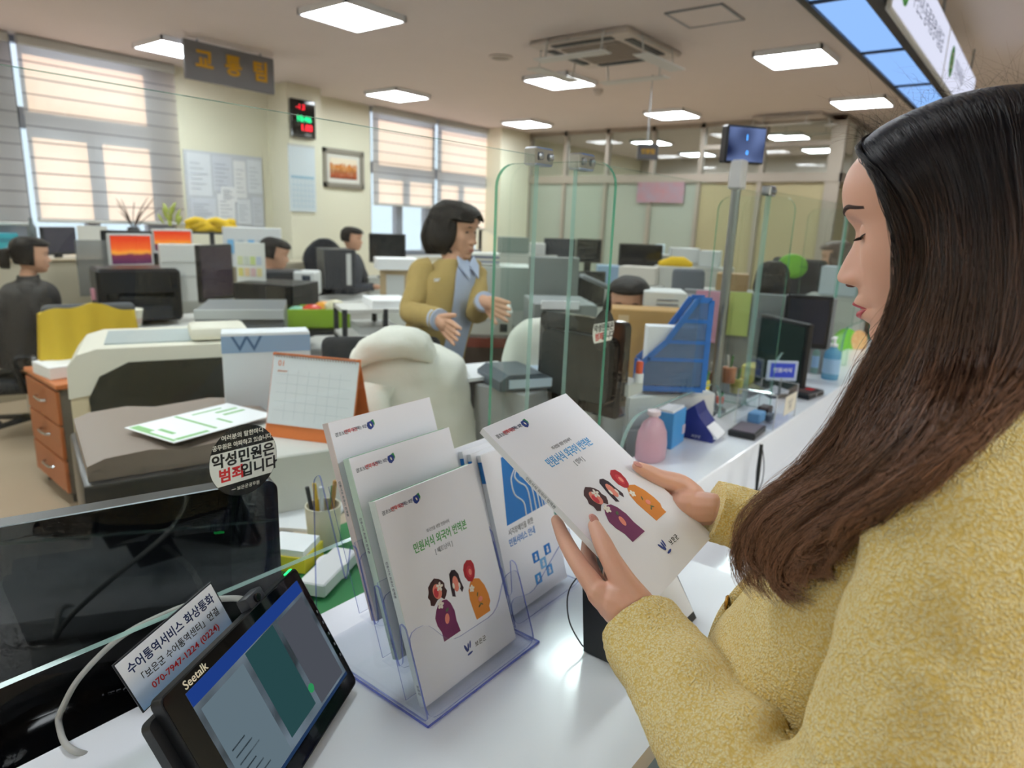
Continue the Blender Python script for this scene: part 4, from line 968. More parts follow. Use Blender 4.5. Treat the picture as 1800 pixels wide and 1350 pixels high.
for s in (-1, 1):
    bz = lambda x: .0205+.005*min(1, (abs(x)-.012)/.025)-.0055*max(0, (abs(x)-.042)/.015)
    x0_, x1_ = sorted((s*.013, s*.056))
    patch('eyebrow', lambda x: bz(x)-.0028*(1-.6*abs(abs(x)-.03)/.03), lambda x: bz(x)+.0028*(1-.6*abs(abs(x)-.03)/.03), x0_, x1_, 16, 3, .0012, BROWM, wom, HM)
    e_ = MB(); ball(e_, (0, 0, 0), .0118, 14); eo = e_.build('eyeball', EYEW, wom, HM @ TR(s*.0315, .0658, -.0005), smooth=80)
    i_ = MB(); ball(i_, (0, .0098, -.0035), (.0054, .0024, .0054), 10); i_.build('iris', IRIS, eo, RX(-.25), smooth=80)
    lid = []; lf = []
    for i in range(13):
        az = -1.3+2.6*i/12
        for j in range(7):
            el = -.28*math.cos(az*.9)+(1.35+.28*math.cos(az*.9))*j/6
            r = .0128+(.0006 if j == 0 else 0)
            lid.append((r*math.sin(az)*math.cos(el)*1.05, r*math.cos(az)*math.cos(el), r*math.sin(el)))
    for i in range(12):
        for j in range(6): lf.append((i*7+j, (i+1)*7+j, (i+1)*7+j+1, i*7+j+1))
    MB().add(lid, lf).build('upper_eyelid', SKIN, wom, HM @ TR(s*.0315, .0658, -.0005), smooth=80)
    lo_ = []; lf = []
    for i in range(13):
        az = -1.3+2.6*i/12
        for j in range(5):
            el = -.52+.12*(1-math.cos(az*.9))-(.75)*j/4
            lo_.append((.0127*math.sin(az)*math.cos(el)*1.1, .0127*math.cos(az)*math.cos(el), .0127*math.sin(el)))
    for i in range(12):
        for j in range(4): lf.append((i*5+j, i*5+j+1, (i+1)*5+j+1, (i+1)*5+j))
    MB().add(lo_, lf).build('lower_eyelid', SKIN, wom, HM @ TR(s*.0315, .0658, -.0005), smooth=80)
    la = MB()
    for i in range(26):
        az = -.95+1.9*i/25; el = -.28*math.cos(az*.9); r = .0130
        p0 = Vector((r*math.sin(az)*math.cos(el)*1.12, r*math.cos(az)*math.cos(el), r*math.sin(el)))
        d = Vector((math.sin(az)*.5+s*.12, .9, -.42)).normalized(); ln_ = .0072*(.7+.3*math.cos(az))
        la.tube([p0, p0+d*ln_*.5+Vector((0, 0, -.0008)), p0+d*ln_+Vector((0, 0, .0008))], [.00042, .00034, .0001], 4)
    la.tube([(.0131*math.sin(-1.1+2.2*i/16)*math.cos(-.28*math.cos((-1.1+2.2*i/16)*.9))*1.12, .0131*math.cos(-1.1+2.2*i/16)*math.cos(-.28*math.cos((-1.1+2.2*i/16)*.9)), .0131*math.sin(-.28*math.cos((-1.1+2.2*i/16)*.9))) for i in range(17)], .0005, 4)
    la.build('eyelashes', LASHM, wom, HM @ TR(s*.0315, .0658, -.0005))
    nbm = MB(); ball(nbm, (0, 0, 0), (.0028, .0046, .0018), 8); nbm.build('nostril', mat('nostril_dark', '#7a4638', .7), wom, HM @ TR(s*.0072, .0985, -.0478) @ RX(.35))

# jacket
rg = []
for (z, a, b, cy) in ((.80, .205, .155, .075), (.90, .200, .158, .08), (.98, .192, .165, .083), (1.05, .190, .157, .080), (1.12, .190, .138, .066), (1.19, .192, .122, .052), (1.25, .194, .110, .042), (1.30, .192, .095, .034), (1.335, .172, .080, .034), (1.365, .132, .070, .036), (1.385, .085, .064, .042), (1.395, .066, .060, .046)):
    rg.append((Vector((XM, cy, z)), Vector((a, 0, 0)), Vector((0, b, 0))))
vs_, fs = loft(rg, 160, True, 2.35)
def fine(vs_, seed): return [v+noise.noise_vector(v*26+Vector((seed, 0, 0)))*.004+noise.noise_vector(v*9+Vector((seed, 3, 0)))*.006+noise.noise_vector(v*170)*.0011 for v in map(Vector, vs_)]
jk = MB().add(fine(vs_, 1.), fs, WI).build('jacket_body', BOUCLE, wom, smooth=80)
def dense(pts, rad, k=6):
    P = catmull(pts, k); R = []
    for i in range(len(pts)-1):
        for j in range(k): R.append(rad[i]+(rad[i+1]-rad[i])*j/k)
    R.append(rad[-1]); return P, R
def sleeve_dense(pts, rad, seed, folds):
    P, R = dense(pts, rad, 7)
    vs_, fs = sleeve(P, R, 90, 1.0)
    out = []
    for v in map(Vector, vs_):
        # soft cross folds at the bend of the elbow
        f = 0
        for (c, d, amp, wl, wd_) in folds:
            t = (v-Vector(c)).dot(Vector(d)); f += amp*math.sin(t/wl)*math.exp(-((v-Vector(c)).length/wd_)**2)
        out.append(v+Vector((0, -.5, .8))*f)
    return fine(out, seed), fs
LS = [(.605, .022, 1.335), (.570, .018, 1.27), (.538, .020, 1.17), (.512, .040, 1.065), (.518, .098, 1.018), (.560, .180, 1.032), (.606, .252, 1.050), (.6325, .292, 1.062)]
v1, f1 = sleeve_dense(LS, [.056, .067, .066, .066, .064, .058, .051, .0475], 4., [((.53, .13, 1.06), (.4, .8, .3), .006, .012, .09)])
lsl = MB().add(v1, f1, WI).build('left_sleeve', BOUCLE, wom, smooth=80)
RS = [(.90, .03, 1.335), (.94, .035, 1.27), (.975, .05, 1.17), (1.0, .08, 1.08), (.995, .14, 1.055), (.955, .215, 1.078), (.915, .280, 1.098), (.8925, .318, 1.111)]
v1, f1 = sleeve_dense(RS, [.06, .07, .068, .066, .064, .056, .047, .0435], 9., [])
MB().add(v1, f1, WI).build('right_sleeve', BOUCLE, wom, smooth=80)
# front edge, pocket, buttons
fe = []
for i in range(22):
    z = .82+i*.0255; 
    cyv = interp([(.80, .23), (.90, .238), (.98, .248), (1.05, .237), (1.12, .204), (1.19, .174), (1.25, .152), (1.30, .129), (1.335, .114), (1.365, .106)], z)
    fe.append((XM-.012, cyv-.002, z))
MB().tube(catmull(fe, 3), .0085, 10).build('front_edge', BOUCLE, wom, WI, smooth=80)
GOLD = mat('gold_button', '#c89a4c', .25, metal=1.)
def button(p, n_, r, par, name='button'):
    Mx = Vector(n_).to_track_quat('Z', 'Y').to_matrix().to_4x4(); Mx.translation = Vector(p)
    MB().lathe([(r*.9, 0), (r, .0015), (r*.8, .0035), (r*.45, .003), (r*.3, .004), (0, .0042)], 16).build(name, GOLD, par, WI @ Mx, smooth=50)
for z in (.90, .985, 1.07, 1.155): button((XM-.018, interp([(.9, .24), (.985, .250), (1.07, .231), (1.155, .192)], z), z), (-.25, 1, 0), .0095, wom)
pk = []
for (sz, ex) in ((0, 0),):
    vsk = []; fk = []
    for i in range(11):
        ang_ = math.radians(200-10.0-5.2*i)           # around the left front of the body
        for j in range(9):
            z = .985+.0115*j; a = .190+.004; b = .163+.004; ca, sa = math.cos(ang_), math.sin(ang_)
            bulge = .006*math.sin(math.pi*j/8)**.5+.003
            vsk.append((XM+(a+bulge)*(abs(ca)**(2/2.35))*(1 if ca > 0 else -1), .082+(b+bulge)*(abs(sa)**(2/2.35))*(1 if sa > 0 else -1), z))
    for i in range(10):
        for j in range(8): fk.append((i*9+j, (i+1)*9+j, (i+1)*9+j+1, i*9+j+1))
    MB().add(vsk, fk).build('pocket', BOUCLE, wom, WI, smooth=80)
for p in (at(1140, 1190, .735), at(1160, 1212, .722)): button(p, (-.4, .2, -.7), .008, lsl)
# skirt and shoes (below the picture edge)
SK = mat('skirt_brown', '#4a372c', .8)
vs_, fs = loft([(Vector((XM, .06, .86)), Vector((.175, 0, 0)), Vector((0, .13, 0))), (Vector((XM, .05, .70)), Vector((.195, 0, 0)), Vector((0, .145, 0))), (Vector((XM, .04, .42)), Vector((.20, 0, 0)), Vector((0, .15, 0)))], 40)
MB().add(vs_, fs, WI).build('skirt', SK, wom, smooth=60)
for s in (-1, 1):
    b_ = MB(); limb(b_, [(XM+s*.085, .0, .045), (XM+s*.088, .09, .042), (XM+s*.09, .19, .03)], [.043, .044, .032]); vv, ff = remeshed(b_, .006, 3)
    MB().add([(x, y, max(z, .002)) for x, y, z in vv], ff, WI).build('shoe', mat('shoe_black', '#191716', .35), wom, smooth=60)

# hair: scalp shell, lock sheets and strands
HAIRM = mat('hair_dark_brown', '#1d120e', .42, noise_=(90, .5, '#281a13'), spec=.4)
def hair_strand_mat():
    m = bpy.data.materials.new('hair_strands'); m.use_nodes = True; n = m.node_tree.nodes; l = m.node_tree.links
    b_ = n['Principled BSDF']; hi = n.new('ShaderNodeHairInfo')
    cr = n.new('ShaderNodeValToRGB'); cr.color_ramp.elements[0].color = (*lin('#17100e'), 1); cr.color_ramp.elements[1].color = (*lin('#7c573f'), 1); cr.color_ramp.elements[0].position = .28; cr.color_ramp.elements[1].position = 1.
    l.new(hi.outputs['Intercept'], cr.inputs[0])
    mx = n.new('ShaderNodeMix'); mx.data_type = 'RGBA'; mx.blend_type = 'MULTIPLY'; mx.inputs[0].default_value = .9
    rr = n.new('ShaderNodeMapRange'); rr.inputs['To Min'].default_value = .35; rr.inputs['To Max'].default_value = 2.4; l.new(hi.outputs['Random'], rr.inputs[0])
    cb_ = n.new('ShaderNodeCombineColor'); 
    for k in range(3): l.new(rr.outputs[0], cb_.inputs[k])
    l.new(cr.outputs[0], mx.inputs[6]); l.new(cb_.outputs[0], mx.inputs[7]); l.new(mx.outputs[2], b_.inputs['Base Color'])
    b_.inputs['Roughness'].default_value = .32; b_.inputs['Specular IOR Level'].default_value = .45
    return m
GD = [  # (pixel x, pixel y, plane X) down each guide
 [(1585, 203, .752), (1548, 224, .742), (1532, 252, .728), (1548, 288, .712), (1584, 322, .692), (1604, 400, .672), (1592, 500, .662), (1560, 585, .653), (1522, 645, .645), (1490, 730, .635), (1420, 835, .618), (1345, 888, .608), (1304, 950, .60), (1330, 1030, .594)],
 [(1540, 262, .745), (1575, 300, .712), (1606, 345, .682), (1614, 430, .667), (1598, 515, .660), (1566, 590, .652), (1528, 650, .645), (1502, 715, .637), (1478, 785, .628), (1415, 845, .618), (1348, 893, .608), (1310, 945, .60), (1315, 1000, .595), (1350, 1040, .59)],
 [(1555, 232, .748), (1600, 265, .705), (1640, 340, .672), (1650, 440, .655), (1636, 540, .646), (1606, 630, .637), (1566, 705, .626), (1530, 770, .615), (1480, 832, .605), (1410, 880, .597), (1355, 930, .59), (1335, 985, .585), (1352, 1025, .583), (1395, 1048, .58)],
 [(1600, 200, .75), (1650, 235, .70), (1692, 330, .664), (1702, 450, .645), (1690, 560, .634), (1662, 660, .622), (1620, 745, .608), (1570, 815, .596), (1505, 865, .588), (1440, 905, .582), (1390, 950, .578), (1370, 995, .575), (1385, 1025, .572), (1420, 1035, .57)],
 [(1660, 172, .75), (1706, 205, .70), (1746, 320, .660), (1758, 450, .640), (1748, 580, .626), (1722, 685, .610), (1680, 765, .594), (1625, 830, .582), (1560, 878, .574), (1490, 915, .57), (1435, 955, .566), (1410, 990, .563), (1420, 1010, .56), (1445, 1005, .56)],
 [(1730, 162, .75), (1770, 200, .70), (1802, 320, .658), (1812, 450, .636), (1800, 560, .620), (1770, 650, .602), (1728, 715, .586), (1676, 775, .574), (1620, 825, .567), (1560, 868, .563), (1505, 908, .56), (1468, 940, .558), (1455, 960, .557), (1465, 970, .556)],
 [(1790, 168, .75), (1830, 215, .70), (1862, 340, .658), (1872, 470, .634), (1858, 570, .614), (1826, 640, .596), (1784, 690, .582), (1738, 735, .572), (1690, 780, .566), (1640, 818, .562), (1590, 855, .559), (1545, 885, .557), (1515, 903, .556), (1500, 912, .555)],
 [(1850, 190, .75), (1900, 250, .70), (1935, 380, .66), (1945, 500, .636), (1925, 585, .612), (1885, 635, .592), (1840, 668, .578), (1795, 698, .570), (1750, 735, .565), (1705, 770, .562), (1660, 802, .56), (1620, 830, .558), (1590, 850, .557), (1570, 862, .556)]]
HINV = HM.inverted() @ WI
def skull_out(p, grow=.012):
    """push a point out of the grown skull, in head space"""
    q = HINV @ p
    k = (abs(q.x/(.0735+grow))**2.5+abs(q.y/((.094 if q.y > 0 else .1)+grow))**2.5+abs(q.z/((.0896 if q.z > 0 else .2)+grow))**2.5)**.4
    if q.z > -.09 and k < 1: q = q/max(k, .25); return HINV.inverted() @ q
    return p
def in_jacket(p, m_=.010):
    for P_, R_c in ((LSd, LRd),):
        for c, r in zip(P_, R_c):
            if (p-c).length < r+m_: return True
    if .8 < p.z < 1.39:
        a = interp(TA, p.z)+m_; b = interp(TB, p.z)+m_; cy = interp(TC, p.z)
        if (abs(p.x-XM)/a)**2.35+(abs(p.y-cy)/b)**2.35 < 1: return True
    return False
LSd, LRd = dense(LS, [.056, .067, .066, .066, .064, .058, .051, .0475], 7)
TRG = ((.80, .205, .155, .075), (.90, .200, .158, .08), (.98, .192, .165, .083), (1.05, .190, .157, .080), (1.12, .190, .138, .066), (1.19, .192, .122, .052), (1.25, .194, .110, .042), (1.30, .192, .095, .034), (1.335, .172, .080, .034), (1.365, .132, .070, .036), (1.385, .085, .064, .042), (1.395, .066, .060, .046))
TA = [(r[0], r[1]) for r in TRG]; TB = [(r[0], r[2]) for r in TRG]; TC = [(r[0], r[3]) for r in TRG]
GW = []
for g in GD:
    pts = catmull([Xp(*p) for p in g], 4); out = []
    for p in pts:
        p = skull_out(p)
        d = (CAM-p).normalized()
        for _ in range(60):
            if p.z < 1.42 and in_jacket(p): p = p+d*.003
            else: break
        out.append(p)
    for _ in range(2): out = [out[0]]+[(out[i-1]+out[i]*2+out[i+1])/4 for i in range(1, len(out)-1)]+[out[-1]]
    GW.append(out)
NP = len(GW[0])
def gpoint(u, i):
    t = u*(len(GW)-1); k = min(int(t), len(GW)-2); f_ = t-k
    a = GW[max(k-1, 0)][i]; b = GW[k][i]; c = GW[k+1][i]; d = GW[min(k+2, len(GW)-1)][i]
    return .5*((2*b)+(c-a)*f_+(2*a-5*b+4*c-d)*f_*f_+(3*b-a-3*c+d)*f_**3)
hr = MB()
NU = 50
NSH = int(NP*.80)
shell = []
for lay, off in ((0, .006), (1, .03)):
    for j in range(NU):
        for i in range(NSH):
            p = gpoint(j/(NU-1), i); w_ = .0025*math.sin(j*1.9+i*.25)*min(1, i/10)
            shell.append(p+Vector((off*min(1, i/6)+w_, 0, -.002)))
sf = []
for lay in (0, 1):
    for j in range(NU-1):
        for i in range(NSH-1):
            a = lay*NU*NSH+j*NSH+i; q_ = (a, a+1, a+NSH+1, a+NSH); sf.append(q_ if lay == 0 else q_[::-1])
for i in range(NSH-1):
    for j0 in (0, (NU-1)*NSH):
        a = j0+i; sf.append((a, a+1, a+1+NU*NSH, a+NU*NSH))
for j in range(NU-1):
    a = j*NSH+NSH-1; sf.append((a, a+NSH, a+NSH+NU*NSH, a+NU*NSH))
hr.add(shell, sf, WI)
# scalp cap: the skull grown by half a centimetre behind the hairline, and the back and far side falls
tmp = MB(); head_mesh(tmp, None, 110, 150)
keep = [(p[2] > .064+.03*max(0, p[1]-.06)-.25*max(0, abs(p[0])-.02) and p[1] < .064) or p[1] < .030 for p in tmp.v]
cap = [Vector(p)*1.0+Vector((p[0], p[1], p[2])).normalized()*(.003 if k_ else 0) for p, k_ in zip(tmp.v, keep)]
hr.add(cap, [f for f in tmp.f if all(keep[i] for i in f) and all(tmp.v[i][2] > -.085 for i in f)], HM)
vs_, fs = loft([(Vector((XM+.01, .02, 1.56)), Vector((.06, 0, 0)), Vector((0, .055, 0))), (Vector((XM+.01, .0, 1.47)), Vector((.078, 0, 0)), Vector((0, .058, 0))), (Vector((XM+.01, -.035, 1.38)), Vector((.085, 0, 0)), Vector((0, .045, 0))), (Vector((XM+.01, -.068, 1.28)), Vector((.09, 0, 0)), Vector((0, .028, 0))), (Vector((XM+.01, -.088, 1.15)), Vector((.085, 0, 0)), Vector((0, .02, 0))), (Vector((XM+.01, -.090, 1.02)), Vector((.06, 0, 0)), Vector((0, .012, 0)))], 36)
hr.add(vs_, fs, WI)
hair_o = hr.build('hair', HAIRM, wom, smooth=80)
NS = 10000
rng = random.Random(3)
KS = 26
GA = np.array([[tuple(p) for p in g] for g in GW])
rs = np.random.RandomState(3)
U = rs.rand(NS); LAY = rs.rand(NS); PH = rs.rand(NS)*6.28; AM = .0015+.004*rs.rand(NS)**2; FQ = 4+5*rs.rand(NS)
END = np.where(rs.rand(NS) < .8, .80+.2*rs.rand(NS), .55+.4*rs.rand(NS))
kk = np.arange(KS)/(KS-1)
T_ = END[:, None]*kk[None, :]*(NP-1); I_n = np.minimum(T_.astype(int), NP-2); Fr = (T_-I_n)[..., None]
UU = np.clip(U[:, None]+.012*np.sin(PH[:, None]+T_*.12)*np.minimum(1, np.arange(KS)/8)[None, :], 0, 1)*(len(GW)-1)
K_ = np.minimum(UU.astype(int), len(GW)-2); f_n = (UU-K_)[..., None]
def gint(i):
    A_, B_, C_, D_ = GA[np.maximum(K_-1, 0), i], GA[K_, i], GA[K_+1, i], GA[np.minimum(K_+2, len(GW)-1), i]
    return .5*(2*B_+(C_-A_)*f_n+(2*A_-5*B_+4*C_-D_)*f_n**2+(3*B_-A_-3*C_+D_)*f_n**3)
PT = gint(I_n)*(1-Fr)+gint(I_n+1)*Fr
g_n = np.minimum(1, np.arange(KS)/9)[None, :]
ARG = FQ[:, None]*kk[None, :]*3+PH[:, None]
PT[..., 0] += (-.006+.014*LAY[:, None])*g_n; WV = AM[:, None]*(.55+.3*kk[None, :]**3); CL = (np.floor(U*24)*2.4+np.floor(LAY*3)*1.1)[:, None]; PT[..., 1] += (WV*np.sin(ARG)+.012*kk[None, :]**3*np.sin(CL+kk[None, :]*7))*g_n; PT[..., 2] += (WV*np.cos(ARG+PH[:, None]*.7)+.012*kk[None, :]**3*np.cos(CL*1.3+kk[None, :]*6))*g_n
WIv = Vector((-XM, -.05, 0))
pos = (PT+np.array(WIv)).reshape(-1, 3).astype(np.float32)
rad_ = (np.where(np.arange(NS) % 5 == 0, .00038, .00022)[:, None]*(1-.75*kk[None, :]**3)).reshape(-1).astype(np.float32)
# stray hairs over the crown and before the face
NF = 140
fly = np.zeros((NF*12, 3), np.float32); flr = np.zeros(NF*12, np.float32)
for s_ in range(NF):
    u = .04+rng.random()*.9; i0 = rng.choice([0, 0, 0, 1, 2, 2]); p = gpoint(u, i0)+Vector((-.004, 0, .002))
    tan = (gpoint(u, min(i0+3, NP-1))-gpoint(u, max(i0-1, 0))).normalized()
    d = (tan*rng.uniform(-.4, .9)+Vector((rng.uniform(-.5, .3), rng.uniform(-.2, .9), rng.uniform(-.05, .9 if i0 < 3 else .3)))).normalized(); ln_ = rng.uniform(.02, .07)
    cv = Vector((rng.uniform(-.5, .5), rng.uniform(-.3, .5), rng.uniform(-1.2, .1)))
    for k in range(12):
        t = k/11; fly[s_*12+k] = p+d*ln_*t+cv*ln_*t*t*.6+WIv; flr[s_*12+k] = .00007*(1-.6*t)
HC = bpy.data.hair_curves.new('hair_strands')
HC.add_curves([26]*NS+[12]*NF)
allp = np.concatenate([pos, fly]); allr = np.concatenate([rad_, flr])
HC.attributes['position'].data.foreach_set('vector', allp.ravel())
ra = HC.attributes.get('radius') or HC.attributes.new('radius', 'FLOAT', 'POINT')
ra.data.foreach_set('value', allr)
HC.materials.append(hair_strand_mat())
ho = bpy.data.objects.new('hair_strands', HC); C.objects.link(ho); ho.parent = hair_o
ho['kind'] = 'stuff'
# ================================================================ small things on the ledge beyond the booklet
# queue display on a pole
qp = Yp(1252, 735, .92); qd = thing('queue_display', 'small queue number screen on a steel pole beside the glass', 'display', (2.44, .92, ZC-.04))
MB().tube([(0, 0, .0), (0, 0, .95)], .016, 12).build('pole', STEEL, qd, smooth=50)
MB().lathe([(.05, .04), (.05, .05), (.02, .056)], 20).build('foot_plate', STEEL, qd)
MB().box((0, 0, .905), (.05, .05, .10), .006).build('bracket', LGREY, qd)
yq = -.62
Mq = TR(.02, 0, .945) @ RZ(yq)
MB().bb((-.075, -.01, 0), (.085, .03, .125), .005).build('case', BLACKP, qd, Mq)
def qscreen():
    m = bpy.data.materials.new('queue_screen'); m.use_nodes = True; n = m.node_tree.nodes; l = m.node_tree.links; n.clear()
    o = n.new('ShaderNodeOutputMaterial'); e = n.new('ShaderNodeEmission'); tc = n.new('ShaderNodeTexCoord'); no = n.new('ShaderNodeTexNoise'); no.inputs['Scale'].default_value = 3.5
    cr = n.new('ShaderNodeValToRGB'); cr.color_ramp.elements[0].color = (*lin('#1c2440'), 1); cr.color_ramp.elements[1].color = (*lin('#8fa6e0'), 1); cr.color_ramp.elements[0].position = .42; cr.color_ramp.elements[1].position = .62
    l.new(tc.outputs['Object'], no.inputs[0]); l.new(no.outputs[0], cr.inputs[0]); l.new(cr.outputs[0], e.inputs[0]); e.inputs[1].default_value = .8; l.new(e.outputs[0], o.inputs[0])
    return m
qs = MB().bb((-.068, -.0115, .006), (.079, -.010, .118)).build('screen', qscreen(), qd, Mq)
EB = emitmat('led_blue', '#4aa0ff', 1.6)
text('1', .026, EB, qs, frame((.005, -.0125, .085), (1, 0, 0), (0, 0, 1)), bold=.02); text('0', .02, EB, qs, frame((.01, -.0125, .035), (1, 0, 0), (0, 0, 1)), bold=.02)
# second round sticker on the far glass
st2 = thing('round_sticker', 'small round warning sticker on the glass before the cardboard box', 'sticker', M_=frame(Yp(1061, 580, G-.0088), (1, 0, 0), (0, 0, 1)))
MB().prism(ellipse(0, 0, R_, R_, 32), -.0004, 0).build('black_disc', MATS['sticker_black'], st2); MB().prism(bp, 0, .0003).build('white_band', MATS['sticker_white'], st2)
text('악성민원은', .0212, INK, st2, TR(0, .0055, .0006), bold=.03); text('범죄', .0212, INKR, st2, TR(-.0205, -.0165, .0006), bold=.03); text('입니다', .0212, INK, st2, TR(.0225, -.0165, .0006), bold=.03)
# pink bottle
PINKB = mixmat('pink_bottle', (.95, .75, .8), '#e6bcc8', .7, .3)
pbp = Zp(1133, 812, ZC)
pb_ = thing('pump_bottle', 'milky pink round bottle on the ledge behind the booklet', 'bottle', (1.765, .838, ZC))
k_ = 1.22
MB().lathe([(.040*k_, 0), (.046*k_, .006), (.047*k_, .05), (.043*k_, .085), (.030*k_, .115), (.014, .130), (.013, .138)], 28, Matrix.Diagonal((1, .75, 1, 1))).build('body', PINKB, pb_, smooth=60)
MB().lathe([(.034, .004), (.037, .03), (.036, .045)], 24, Matrix.Diagonal((1, .75, 1, 1))).build('liquid', mat('pink_liquid', '#d46a94', .2), pb_, smooth=50)
MB().lathe([(.016, .134), (.02, .139), (.02, .150), (.012, .153)], 20).build('cap', mat('cap_white_pink', '#e8d6da', .4), pb_, smooth=40)
# sky blue carton
cbx = thing('blue_carton', 'sky blue tissue carton with a paper edge behind the pink bottle', 'carton', (1.94, .862, ZC), rz=.08)
MB().bb((-.055, -.03, 0), (.055, .03, .115), .002).build('carton', mat('carton_sky', '#4c9ad8', .45), cbx); MB().prism([(-.05, -.024), (.05, -.024), (.035, .024), (-.05, .024)], .115, .122).build('paper_insert', PAPER, cbx); MB().bb((.03, -.0315, .03), (.055, -.030, .06)).build('label', mat('label_pink', '#c9b6c4', .5), cbx)
# navy card dispenser
nv = thing('card_dispenser', 'navy blue angled card dispenser with white cards', 'card dispenser', (2.09, .808, ZC), rz=.1)
NAVY = mat('navy_card', '#25307c', .45)
MB().prism([(0, 0), (.10, 0), (.10, .02), (.045, .085), (.03, .115), (0, .09)], -.05, .05).build('box', NAVY, nv, frame((-.0, .055, 0), (0, -1, 0), (0, 0, 1)))
MB().prism([(0, 0), (.055, 0), (.055, .008), (.0, .052)], -.044, .044).build('white_cards', PAPER, nv, frame((0, -.002, .012), (0, -1, 0), (0, 0, 1)))
text('보은군', .011, LW, nv, frame((-.051, .01, .012), (0, -1, 0), (0, 0, 1)))
# dark scanner pad
pdv = thing('fingerprint_pad', 'flat dark purple-black pad lying at the ledge edge', 'pad', (2.235, .713, ZC), rz=.06)
MB().bb((-.07, -.045, 0), (.07, .045, .022), .004).build('case', BLACKP, pdv); MB().bb((-.062, -.038, .022), (.062, .038, .0235)).build('top_plate', mat('pad_purple', '#5b4658', .3), pdv)
# pen on a stand
ps_ = thing('pen_stand', 'black pen leaning upright in a small black base on the shelf', 'pen stand', (2.10, .617, .652))
MB().box((0, 0, .018), (.042, .042, .036), .012, seg=3).build('base', BLACKP, ps_, smooth=50)
MB().tube([(0, 0, .03), (.012, .006, .10), (.03, .012, .185)], [.0045, .007, .006], 10).build('pen', mat('pen_black', '#1b1e22', .25), ps_, smooth=60)
MB().tube(catmull([(.002, -.006, .036), (.022, -.008, .07), (.03, -.004, .12), (.03, .008, .175)], 6), .0018, 6).build('cord', BLACKP, ps_)
# acrylic box
ab = thing('acrylic_box', 'clear acrylic box with a cream label on the ledge', 'box', (2.46, .725, ZC+.001))
aw, ad_, ah = .25, .135, .125
for (a, b) in (((-aw/2, -ad_/2, 0), (aw/2, -ad_/2+.003, ah)), ((-aw/2, ad_/2-.003, 0), (aw/2, ad_/2, ah)), ((-aw/2, -ad_/2, 0), (-aw/2+.003, ad_/2, ah)), ((aw/2-.003, -ad_/2, 0), (aw/2, ad_/2, ah)), ((-aw/2, -ad_/2, ah), (aw/2, ad_/2, ah+.003)), ((-aw/2, -ad_/2, 0), (aw/2, ad_/2, .003))):
    MB().bb(a, b).build('panel', ACRYL, ab)
er = MB()
for sx in (-1, 1):
    for sy in (-1, 1): MB().tube([(sx*aw/2, sy*ad_/2, 0), (sx*aw/2, sy*ad_/2, ah)], .002, 5).build('edge', mixmat('acrylic_edge_white', (.85, .85, .85), '#e4e6e6', .6), ab)
    MB().tube([(sx*aw/2, -ad_/2, ah), (sx*aw/2, ad_/2, ah)], .002, 5).build('edge', mixmat('acrylic_edge_white', (.85, .85, .85), '#e4e6e6', .6), ab)
MB().bb((-.02, -ad_/2-.001, .03), (.115, -ad_/2, .1)).build('label_sheet', mat('label_cream', '#e2dccb', .5), ab); text('보은군\n민원', .02, INKG, ab, frame((.045, -ad_/2-.0012, .062), (1, 0, 0), (0, 0, 1)))
for k, (x, y, s, col) in enumerate(((-.07, .01, .045, '#6fa6d4'), (-.02, -.02, .03, '#57626e'), (.05, .02, .04, '#3a2c2a'))):
    tag(MB().box((2.46+x, .725+y, ZC+.007+s*.4), (s*1.5, s, s*.8), .004).build('found_item', mat('found_'+col, col, .5)), ['pale blue packet inside the acrylic box', 'grey wallet inside the acrylic box', 'dark pouch inside the acrylic box'][k], 'pouch')
# small blue window sign
bs = thing('desk_sign', 'small blue name sign on the ledge behind the acrylic box', 'sign', (2.86, .80, ZC), rz=-.85)
MB().bb((-.065, -.004, .07), (.065, .004, .155), .002).build('board', mat('sign_pale', '#b9c4dc', .4), bs); MB().bb((-.052, -.0055, .085), (.052, -.004, .145)).build('blue_panel', mat('sign_blue', '#2f49c8', .4), bs); text('민원서식', .022, LW, bs, frame((0, -.006, .115), (1, 0, 0), (0, 0, 1)), bold=.02)
MB().tube([(0, .0, .0), (0, 0, .08)], .006, 8).build('post', STEEL, bs); MB().bb((-.05, -.03, 0), (.05, .03, .006)).build('foot', DARKP, bs)
# card terminal
tm = thing('card_terminal', 'black card terminal with red print lying on the ledge', 'terminal', (2.97, .72, ZC), rz=-.15)
MB().bb((-.075, -.045, 0), (.075, .045, .025), .005).build('case', BLACKP, tm); MB().bb((-.06, -.03, .025), (.06, .03, .027)).build('top_plate', mat('terminal_brown', '#4a3a38', .4), tm); MB().bb((.0, -.02, .027), (.04, .01, .028)).build('red_mark', INKR, tm); text('IC', .016, LW, tm, frame((0, -.0455, .012), (1, 0, 0), (0, 0, 1)))
